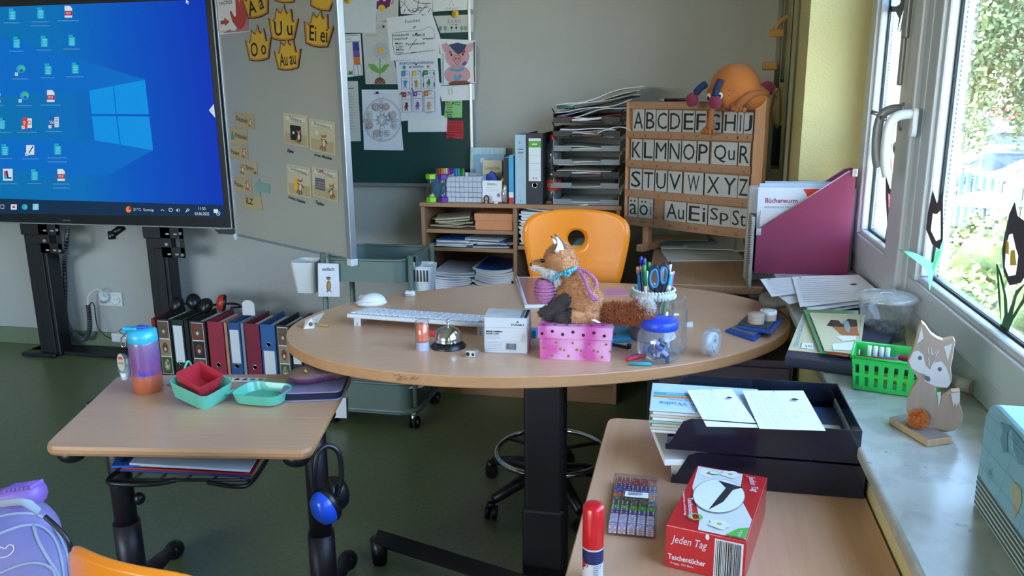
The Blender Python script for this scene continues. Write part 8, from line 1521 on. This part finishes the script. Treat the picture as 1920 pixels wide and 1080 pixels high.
t = thing('pencil_case','worn purple pencil case with brown top lying on the navy folder','pencil case',S_at(606,712,SZ2+.0265),R_(28));q = MB();q.blob([('e',(0,.01,.019),(.085,.050,.021)),('e',(-.035,0,.019),(.055,.048,.021)),('e',(.035,.02,.019),(.055,.048,.020))],lambda c: mat('case_purple','#5f2c58',.7) if c.z < .020 and c.x < .03 else mat('case_brown','#6f5650',.75,var=.2,scale=30),.004,4);q.build('case',t);q = MB();q.tube(bez([(-.075,-.022,.027),(0,-.040,.028),(.07,-.010,.027)],6),.0018,mat('zip_pink','#8f5f80',.6),6);q.tube([(-.04,-.035,.034),(-.046,-.040,.046)],.0035,mat('gold_cord','#b08a45'),6);q.build('zip',t)
# rack contents
for k,(q4,z,lab,m_) in enumerate((([(225,884),(470,896),(482,872),(240,868)],.556,'blue folder at the bottom of the book rack',mat('rk_blue','#1f3480',.4)),([(228,880),(472,892),(486,868),(245,862)],.564,'red folder in the book rack',mat('rk_red','#a5222e',.4)),([(250,874),(455,884),(476,852),(262,850)],.573,'white sheets under the desktop in the book rack',PAPER),([(208,878),(262,876),(280,850),(224,852)],.582,'bright blue folder corner at the left of the book rack',mat('rk_azure','#1f5fb0',.4)),([(243,872),(468,886),(488,852),(262,846)],.592,'large pale grey folder on top in the book rack',mat('rk_grey','#b9c3cf',.5)))):
    pts = [P(*p,z=z) for p in q4];pts[2] = pts[2]+(pts[2]-pts[1]).normalized()*.08;pts[3] = pts[3]+(pts[3]-pts[0]).normalized()*.08;c = sum(pts,Vector())/4;t = thing('rack_folder',lab,'folder',(c.x,c.y,z),0,'folders in the student desk rack');q = MB();q.prism([(p.x-c.x,p.y-c.y) for p in pts],0,.005,m_,.001);q.build('folder',t)
# ear defenders
def muffs(lab,c,rz,cupm,bandpts,cups,up=None,rr=.034):
    t = thing('ear_defenders',lab,'ear defenders',c,rz);q = MB();q.tube(bez(bandpts,8),.006,BLKP,8);q.build('headband',t)
    for p_,n_,m_ in cups:
        nn = Vector(n_).normalized();q = MB();q.T = Matrix.Translation(p_) @ nn.to_track_quat('Z','Y').to_matrix().to_4x4();q.lathe([(0,.030),(rr*.45,.029),(rr*.85,.020),(rr,.006),(rr,0)],m_,24,cap=False,sy=1.2);q.lathe([(rr*.98,0),(rr*1.05,-.006),(rr*.95,-.016),(rr*.6,-.016),(rr*.5,-.004),(0,-.004)],BLKP,24,cap=False,sy=1.2);q.build('ear_cup',t)
    return t
e0 = P(612,850,Y=1.50);H_ = lambda px,py,dy=0.: tuple(P(px,py,Y=1.50+dy)-e0)
muffs('black ear defenders with blue shell hanging from the student desk corner',e0,0,None,[H_(594,940),H_(590,890,-.01),H_(596,850),H_(616,836,.02),H_(636,852,.03),H_(640,900,.03),H_(630,930,.02)],[(H_(611,950,-.01),(-.5,-1,-.35),mat('muff_blue','#1a4fd0',.3,coat=.4)),(H_(628,925,.05),(.8,.7,.2),BLKP)])
# ================================================================ BINDER ROW
BNY = 3.46;t = thing('binder_board','low dark board on the floor under the binder row','board',(P(430,700,Y=BNY).x,BNY+.15,0));q = MB();q.box((0,0,.015),(1.0,.33,.03),mat('dark_board','#3a3029',.6),.003);q.build('board',t)
AN = [mat('photo_'+n_,c_,.4,var=.35,scale=90) for n_,c_ in (('fur','#6a5340'),('grass','#3f5a2a'),('dark','#23221f'),('sand','#a08a68'),('rust','#7a4026'))]
def animals(q,w_,z0,z1):
    D = Draw(q,lambda a_,b_,l: (a_,-.0013-l,b_),None,.0003);h = (z1-z0)/3
    for k in range(3): a,b = z0+k*h+.003,z0+(k+1)*h-.003;D.rect(-w_/2+.002,a,w_/2-.002,b,AN[(k*2+int(w_*9999)) % 5]);D.ell(0,(a+b)/2,w_*.28,h*.3,AN[(k+3) % 5],14);D.ell(-w_*.1,(a+b)/2+h*.1,w_*.06,w_*.06,INK,8);D.ell(w_*.12,(a+b)/2+h*.1,w_*.06,w_*.06,INK,8);D.ell(0,(a+b)/2-h*.08,w_*.12,h*.1,FXW,8)
for px0,px1,c_,lab,kind,lz in ((289,296,'#8f2020','red narrow folder at the left end of the binder row',0,0),(297,324,'#1c1c1e','black binder with three animal photos at the left end of the row',2,(.03,.97)),(325,348,'#182a1e','dark green binder with long white label second from the left',1,(.25,.9)),(349,357,'#14161a','narrow black binder between the green one and the animal one',0,0),(358,389,'#202022','black binder with raccoon and deer photos in mid row',2,(.03,.97)),(392,422,'#a02c40','crimson binder without label',0,0),(423,429,'#c98a68','thin salmon folder between crimson and blue binder',0,0),(430,453,'#2a5590','blue binder with tall white label',1,(.30,.88)),(454,460,'#8b96a8','thin grey-blue sleeve right of the tall-labelled blue binder',0,0),(461,489,'#841a38','maroon binder in the row',0,0),(490,518,'#2a62a0','blue binder with white label low on the spine',1,(.08,.55)),(519,545,'#2c2a28','binder with animal photos near the right end of the row',2,(.03,.97)),(546,566,'#15171b','black binder with white label at the right end, half hidden by the desk',1,(.35,.7)),(567,577,'#1b1d22','last black binder of the row behind the oval desk rim',0,0)):
    a,b = P(px0,650,Y=BNY),P(px1,650,Y=BNY);w_ = b.x-a.x;binder(w_,.298,.25,mat('bd_'+c_[1:],c_,.4),'ring_binder',lab,((a.x+b.x)/2,BNY,.031),0,kind > 0,.25 if w_ > .04 and lz != (.08,.55) else (.66 if w_ > .04 else None),lab_z=lz or (.3,.9),group='binders in the floor row',extra=animals if kind == 2 else None)
zt3 = .345
for px,lab,mm in ((352,'black ear defenders lying on the left of the binder row',BLKP),(405,'black ear defenders with a red-orange cup on the binder row',mat('muff_red','#b52f20',.4))):
    c = P(px,578,Y=BNY+.12);muffs(lab,(c.x,BNY+.12,zt3+.02),.2,None,[(-.05,-.02,.01),(-.03,.07,.0),(.06,.09,0),(.12,.03,.0),(.09,-.03,.01)],[((-.045,-.02,.015),(-.5,-1,.5),BLKP),((.04,-.01,.03),(.6,-.8,.6) if mm is BLKP else (-1,-.4,.2),mm)],rr=.036)
t = thing('paper_tab','rounded white paper tab rising from the binder row','paper',(P(466,580,Y=3.6).x,3.6,.33));q = MB();q.T = RX90;q.prism([(-.035,0),(.035,0)]+ellp(0,.055,.034,.025,10,0,180),0,.001,PAPER);q.build('tab',t)
# ================================================================ TROLLEY
TG = mat('trolley_grey_green','#5f716b',.4,var=.02);tr0 = (P(608,600,Y=3.10).x,P(770,600,Y=3.10).x);tx = sum(tr0)/2;tW = tr0[1]-tr0[0];t = thing('utility_trolley','grey-green metal trolley with tubs on castors beside the bookcase','trolley',(tx,3.27,0));tD = .34
def tub(z0,z1):
    q = MB();o = rrect(tW-.03,tD,.06,8);n = len(o);q.add([(x,y,z0) for x,y in o]+[(x,y,z1) for x,y in o]+[(x*.99,y*.985,z1) for x,y in o]+[(x*.99,y*.985,z0+.004) for x,y in o],[[k*n+i,k*n+(i+1) % n,(k+1)*n+(i+1) % n,(k+1)*n+i] for k in range(3) for i in range(n)]+[list(range(n))[::-1],[3*n+i for i in range(n)]],TG,False);q.tube([(x,y,z1) for x,y in o],.006,TG,8,True);q.build('tub',t)
za_ = P(700,488,Y=3.10).z;zb_ = P(700,530,Y=3.10).z;zc_ = P(760,722,Y=3.10).z;tub(zb_,za_);tub(zc_-.14,zc_)
for s_ in (-1,1):
    x = s_*tW/2;q = MB();q.box((x,0,za_-.02),(.012,tD*.4,.05),TG,.003);[q.cyl((x,y,.10),(x,y,za_+.02),.012,TG,n=12) for y in (-.145,.145)];q.build('post',t)
q = MB();q.tube([(x,y,.075) for x,y in rrect(tW+.01,tD-.02,.07,6)],.012,TG,10,True);q.build('base_frame',t)
for s_ in (-1,1):
    for y in (-.15,.15): castor(t,(s_*(tW/2-.01),y,0),.028,RUB,.4+s_,CHR)
for px0,px1,nm,s_,lab in ((552,598,'white_cup',-1,'plain white hanging cup on the left side of the trolley'),(776,815,'white_cup',1,'white slotted hanging cup on the right side of the trolley')):
    a = P((px0+px1)/2,500,Y=3.2);c = thing(nm,lab,'cup',(a.x,3.2,P(580,545,Y=3.2).z));hc = P(580,488,Y=3.2).z-c.location.z;wc = (P(px1,500,Y=3.2)-P(px0,500,Y=3.2)).length;q = MB();n = 20;f = lambda r_,z,o_: [(r_*x+s_*o_,r_*y,z) for x,y in rrect(wc,.12,.03,4)]
    o = f(.78,0,-.006)+f(1,hc,0)+f(.95,hc,0)+f(.74,.004,-.006);n = len(o)//4;q.add(o,[[k*n+i,k*n+(i+1) % n,(k+1)*n+(i+1) % n,(k+1)*n+i] for k in range(3) for i in range(n)]+[list(range(n))[::-1],[3*n+i for i in range(n)]],WHITEPL);q.build('cup',c)
    q = MB();q.tube([(-s_*wc*.45,0,hc),(-s_*(wc*.45+.015),0,hc+.012),(-s_*(wc*.45+.02),0,hc-.01)],.005,WHITEPL,8);q.build('hook',c)
    if s_ > 0: q = MB();[q.box((-.025+k*.014,-.0585,hc*.72),(.006,.003,hc*.36),INK,.001) for k in range(5)];q.build('slot',c)
r,mb,D = sheet(Plane((0,3.09,0)),[(596,493.5),(635,494.5),(637,556.5),(597,556)],'meerkat_card','white card lettered einfach with a meerkat on the trolley','card',mat('poster_white','#dfe2ee'));D.text('einfach',615.5,504.5,6.5,NV,23,2,off=.02);MK = mat('meerkat_tan','#8f7442',.7);D.ell(616.5,536,4.5,10.5,MK,16);D.ell(616,522,4,3.4,MK,12);D.line([(612,520),(620,520)],2,FXD);D.line([(614.5,544),(613,548)],1.5,FXD);D.line([(619,544),(621.5,548)],1.5,FXD);D.ell(616.8,536,2,7,mat('meerkat_light','#b3955a',.7),12);mb.build('card',r)
r,mb,D = sheet(Plane((0,3.09,0)),[(612,744),(649,746),(650,784),(612,783)],'white_card','white card hanging low on the trolley behind the student desk','card');mb.build('card',r)
t = thing('grey_paper_bag','marbled grey sheet lying in the lower trolley tub','paper',(tx+.05,3.26,zc_-.02));q = MB();q.grid(lambda u,v: ((u-.5)*.36,(v-.5)*.28,.006*math.sin(u*14+v*5)),10,8,mat('marbled_grey','#a9adb8',.5,var=.25,scale=30),.003);q.build('sheet',t)
# ================================================================ FRONT CHAIR AND SCHOOL BAG
cA,cB = P(118,1003,z=.74),P(440,1086,z=.74);cm_ = (cA+cB)/2;crz = ang(cA,cB);t = thing('student_chair','orange shell chair cut off by the lower left edge','chair',(cm_.x,cm_.y,0),crz);q = MB();q.T = Matrix.Translation((0,0,.445));shell(q,(cB-cA).length,.295,(.0,.20,.03),-.055,ORG,1.,.72,.0,.016);q.build('backrest',t)
q = MB();q.T = Matrix.Translation((0,-.20,.43));q.grid(lambda u,v: ((u-.5)*.36,(v-.5)*.36,.03*(2*u-1)**2),10,10,ORG,.012);q.build('seat',t);q = MB();q.tube(bez([(0,-.2,.42),(0,-.02,.42),(0,-.035,.47),(0,-.04,.55)],5),.013,CHR,8);q.build('back_support',t);q = MB();q.cyl((0,-.2,.04),(0,-.2,.42),.02,CHR);q.build('column',t)
for k in range(4): a = R_(45+90*k);q = MB();q.tube([(0,-.2,.06),(.24*math.cos(a),-.2+.24*math.sin(a),.03)],[.022,.016],BLK,8);q.build('leg',t)
bp_ = P(10,1080,Y=1.02);t = thing('school_bag','lilac school backpack with grey piping at the lower left corner','school bag',(bp_.x,1.02,bp_.z));bl = t.location.copy();LIL = mat('bag_lilac','#736d9c',.6,var=.08,scale=18,bump=.3,bscale=60);LIL2 = mat('bag_purple','#8262b4',.45);PIPG = mat('bag_piping','#8d97ab',.6)
q = MB();q.blob([('e',(-.08,.03,-.02),(.195,.09,.125)),('e',(-.07,.03,-.15),(.205,.10,.22)),('e',(-.06,.06,.05),(.12,.06,.07))],LIL,.007,6);q.build('body',t)
q = MB();q.blob([('e',(-.11,-.05,-.06),(.165,.05,.11)),('e',(-.10,-.055,-.16),(.17,.055,.16))],LIL,.007,6);q.build('front_pocket',t)
vv = [];ff = []
for c_ in t.children[:2]: o_ = len(vv);vv += [v.co.copy() for v in c_.data.vertices];ff += [[i+o_ for i in p.vertices] for p in c_.data.polygons]
bvh = BVHTree.FromPolygons(vv,ff)
def surf(pts,r_,m,nm):
    out = []
    for x,y in pts:
        d_ = ray(x,y).normalized();h = bvh.ray_cast(CAM-bl,d_)
        if h[0] is not None: out.append(h[0]-d_*.001)
    if len(out) > 1: q = MB();q.tube(bez(out,3),r_,m,6);q.build(nm,t)
for pts in ([(-40,985),(0,968),(40,962),(75,967),(100,988),(120,1025),(130,1065),(134,1100)],[(-40,1015),(0,1000),(40,986),(75,986),(100,1008),(114,1045),(120,1090)],[(-20,1085),(0,1075),(40,1059),(75,1056),(100,1070),(108,1100)],[(62,985),(72,1015),(92,1050),(108,1075),(118,1100)]): surf(pts,.0028,PIPG,'piping')
surf([(-6,1030),(2,1026),(9,1029),(16,1022),(24,1023),(25,1032),(14,1043),(0,1046)],.0009,FXW,'heart_stitching')
G_ = lambda px,py,dy=0.: P(px,py,Y=1.07+dy)-bl
q = MB();q.prism([(G_(x,y).x,G_(x,y).z) for x,y in ((-60,925),(0,917),(70,903),(80,908),(84,938),(60,934),(0,948),(-60,962))],-.012,.012,LIL2,.004) if False else q.tube([G_(-60,950),G_(0,938),(G_(72,922))],1,LIL2,12,flat=(.020,.020,(0,0,1)));[q.box(G_(20+k*8,915-k*1.2),(.006,.030,.007),LIL2,.002,1) for k in range(7)];q.build('top_grip',t)
q = MB();q.tube(bez([G_(-40,955,-.09),G_(0,945,-.10),(G_(45,942,-.10)),G_(74,960,-.08)],6),1,PIPG,8,flat=(.007,.002,(0,0,1)));q.build('carry_strap',t);q = MB();q.tube(bez([G_(84,968,-.06),G_(108,990,-.06),G_(128,1015,-.06),G_(134,1040,-.06)],6),.004,BLKP,6);q.build('side_strap',t)
q = MB();c6 = G_(138,1040,-.06);q.T = Matrix.Translation(c6-Vector((.135,-.03,.05)));q.tube([(.135+.008*math.cos(a),-.03,.05+.012*math.sin(a)) for a in [k*.7 for k in range(9)]],.002,CHR,6,True);q.tube([(.14,-.03,.04),(.15,-.04,.0),(.16,-.04,-.02)],.004,mat('tassel_violet','#7a2f9c',.6),6);q.build('key_ring',t)
# ================================================================ WINDOW STICKERS
WPL = Plane((.6235,0,0),(0,-1,0));BRN = mat('sticker_brown','#4f4650',.7);SGR = glassmat('sticker_green',(.35,.75,.52),.03,.3,.6);SDG = mat('sticker_dark_green','#3f6a4a',.6);SWH = glassmat('sticker_white',(.82,.86,.9),.03,.3,.6);SRD = glassmat('sticker_red',(.85,.3,.3),.03,.3,.6)
LGT = glassmat('sticker_leaf',(.5,.75,.35),.03,.3,.6);WPR = Plane((.558,0,0),(0,-1,0))
def sticker(nm,lab,layers,pl=WPL):
    pts0 = layers[0][0];uv = [pl.uv(*p) for p in pts0];cu = sum(a for a,b in uv)/len(uv);cv = sum(b for a,b in uv)/len(uv);t = thing(nm,lab,'window picture',pl.o+pl.u*cu+Vector((0,0,cv)),pl.rz,'paper window pictures');q = MB()
    tr_m = lambda m: m.name.startswith('sticker_') and m not in (BRN,)
    hol = [] if tr_m(layers[0][1]) and layers[0][1] is not SDG else [p for p,m in layers[1:] if tr_m(m)]
    if hol:
        rings = [[Vector((pl.uv(*p)[0]-cu,0,pl.uv(*p)[1]-cv)) for p in r] for r in [pts0]+hol];flatv = [v for r in rings for v in r];tri = tessellate_polygon([[Vector((v.x,v.z,0)) for v in r] for r in rings])
        q.add(flatv+[v-Vector((0,.0006,0)) for v in flatv],[list(f) for f in tri]+[[i+len(flatv) for i in f] for f in tri],layers[0][1])
    for i,(pts,m_) in enumerate(layers):
        if hol and i == 0: continue
        p2 = [(pl.uv(*p)[0]-cu,pl.uv(*p)[1]-cv) for p in pts];q.T = Matrix(((1,0,0,0),(0,0,-1,0),(0,1,0,0),(0,0,0,1)));q.prism(p2,-.0 if i == 0 else .0004*i,.0004*(i+1),m_)
    q.build('cutout',t)
sticker('tulip_picture','paper tulip with white blossom at the far right of the big pane',[([(1893,400),(1903,378),(1908,405),(1930,420),(1932,500),(1915,530),(1893,535),(1882,510),(1879,470),(1884,440)],BRN),([(1893,440),(1899,438),(1905,465),(1910,480),(1905,515),(1892,518),(1885,500),(1887,465)],SWH),([(1888,450),(1893,455),(1893,478),(1886,475)],pYEL),([(1896,470),(1904,468),(1908,498),(1895,498)],pYEL)])
sticker('tulip_leaves','green paper leaves and stem under the white tulip',[([(1868,490),(1878,515),(1888,560),(1890,590),(1905,545),(1935,520),(1925,560),(1900,600),(1885,635),(1869,645),(1878,600),(1872,560)],SDG),([(1873,510),(1882,550),(1884,590),(1878,610),(1877,560)],LGT),([(1908,555),(1925,530),(1918,560),(1900,590)],LGT)])
sticker('tulip_picture','paper tulip with pale blossom beside the window post',[([(1749,357),(1757,382),(1768,358),(1768,450),(1762,468),(1748,458),(1737,430),(1740,400)],BRN),([(1750,400),(1757,402),(1764,395),(1764,448),(1756,452),(1746,432)],glassmat('sticker_cream',(.75,.8,.62),.03,.3,.6))],WPR)
sticker('tulip_leaves','bright green paper leaves of the tulip beside the window post',[([(1771,452),(1764,480),(1752,510),(1743,546),(1741,520),(1732,500),(1700,476),(1684,467),(1715,474),(1740,486),(1750,495),(1758,455)],SGR),([(1757,470),(1765,470),(1750,510),(1748,500)],glassmat('sticker_pale_green',(.6,.85,.7),.03,.3,.6))],WPR)
WP1 = Plane((.6285,0,0),(0,-1,0))
sticker('tulip_picture','paper tulip with red blossom on the narrow left pane',[([(1661,330),(1669,355),(1680,345),(1681,360),(1674,420),(1672,440),(1655,475),(1664,420),(1661,370)],BRN),([(1666,362),(1671,368),(1679,358),(1674,400),(1672,412),(1667,400)],SRD)],WP1)
sticker('bird_picture','round paper bird face with red beak low on the narrow left pane',[(ellp(1668,285,22,46,20),SWH),(ellp(1664,272,9,16,14),PAPER2),([(1658,300),(1672,296),(1674,330),(1662,330)],SRD),(ellp(1680,278,6,12,12),PAPER2),(ellp(1664,274,4,8,12),BRN),(ellp(1680,280,3,6,12),BRN)],WP1)
sticker('bird_picture','dark paper bird with light blue belly at the top of the left pane',[([(1658,-12),(1700,-12),(1697,12),(1690,30),(1682,62),(1686,35),(1680,22),(1668,22),(1660,12)],BRN),(ellp(1677,2,12,10,16),glassmat('sticker_blue',(.55,.72,.88),.03,.3,.6)),([(1695,20),(1703,15),(1700,40),(1688,60)],SWH)],WP1)
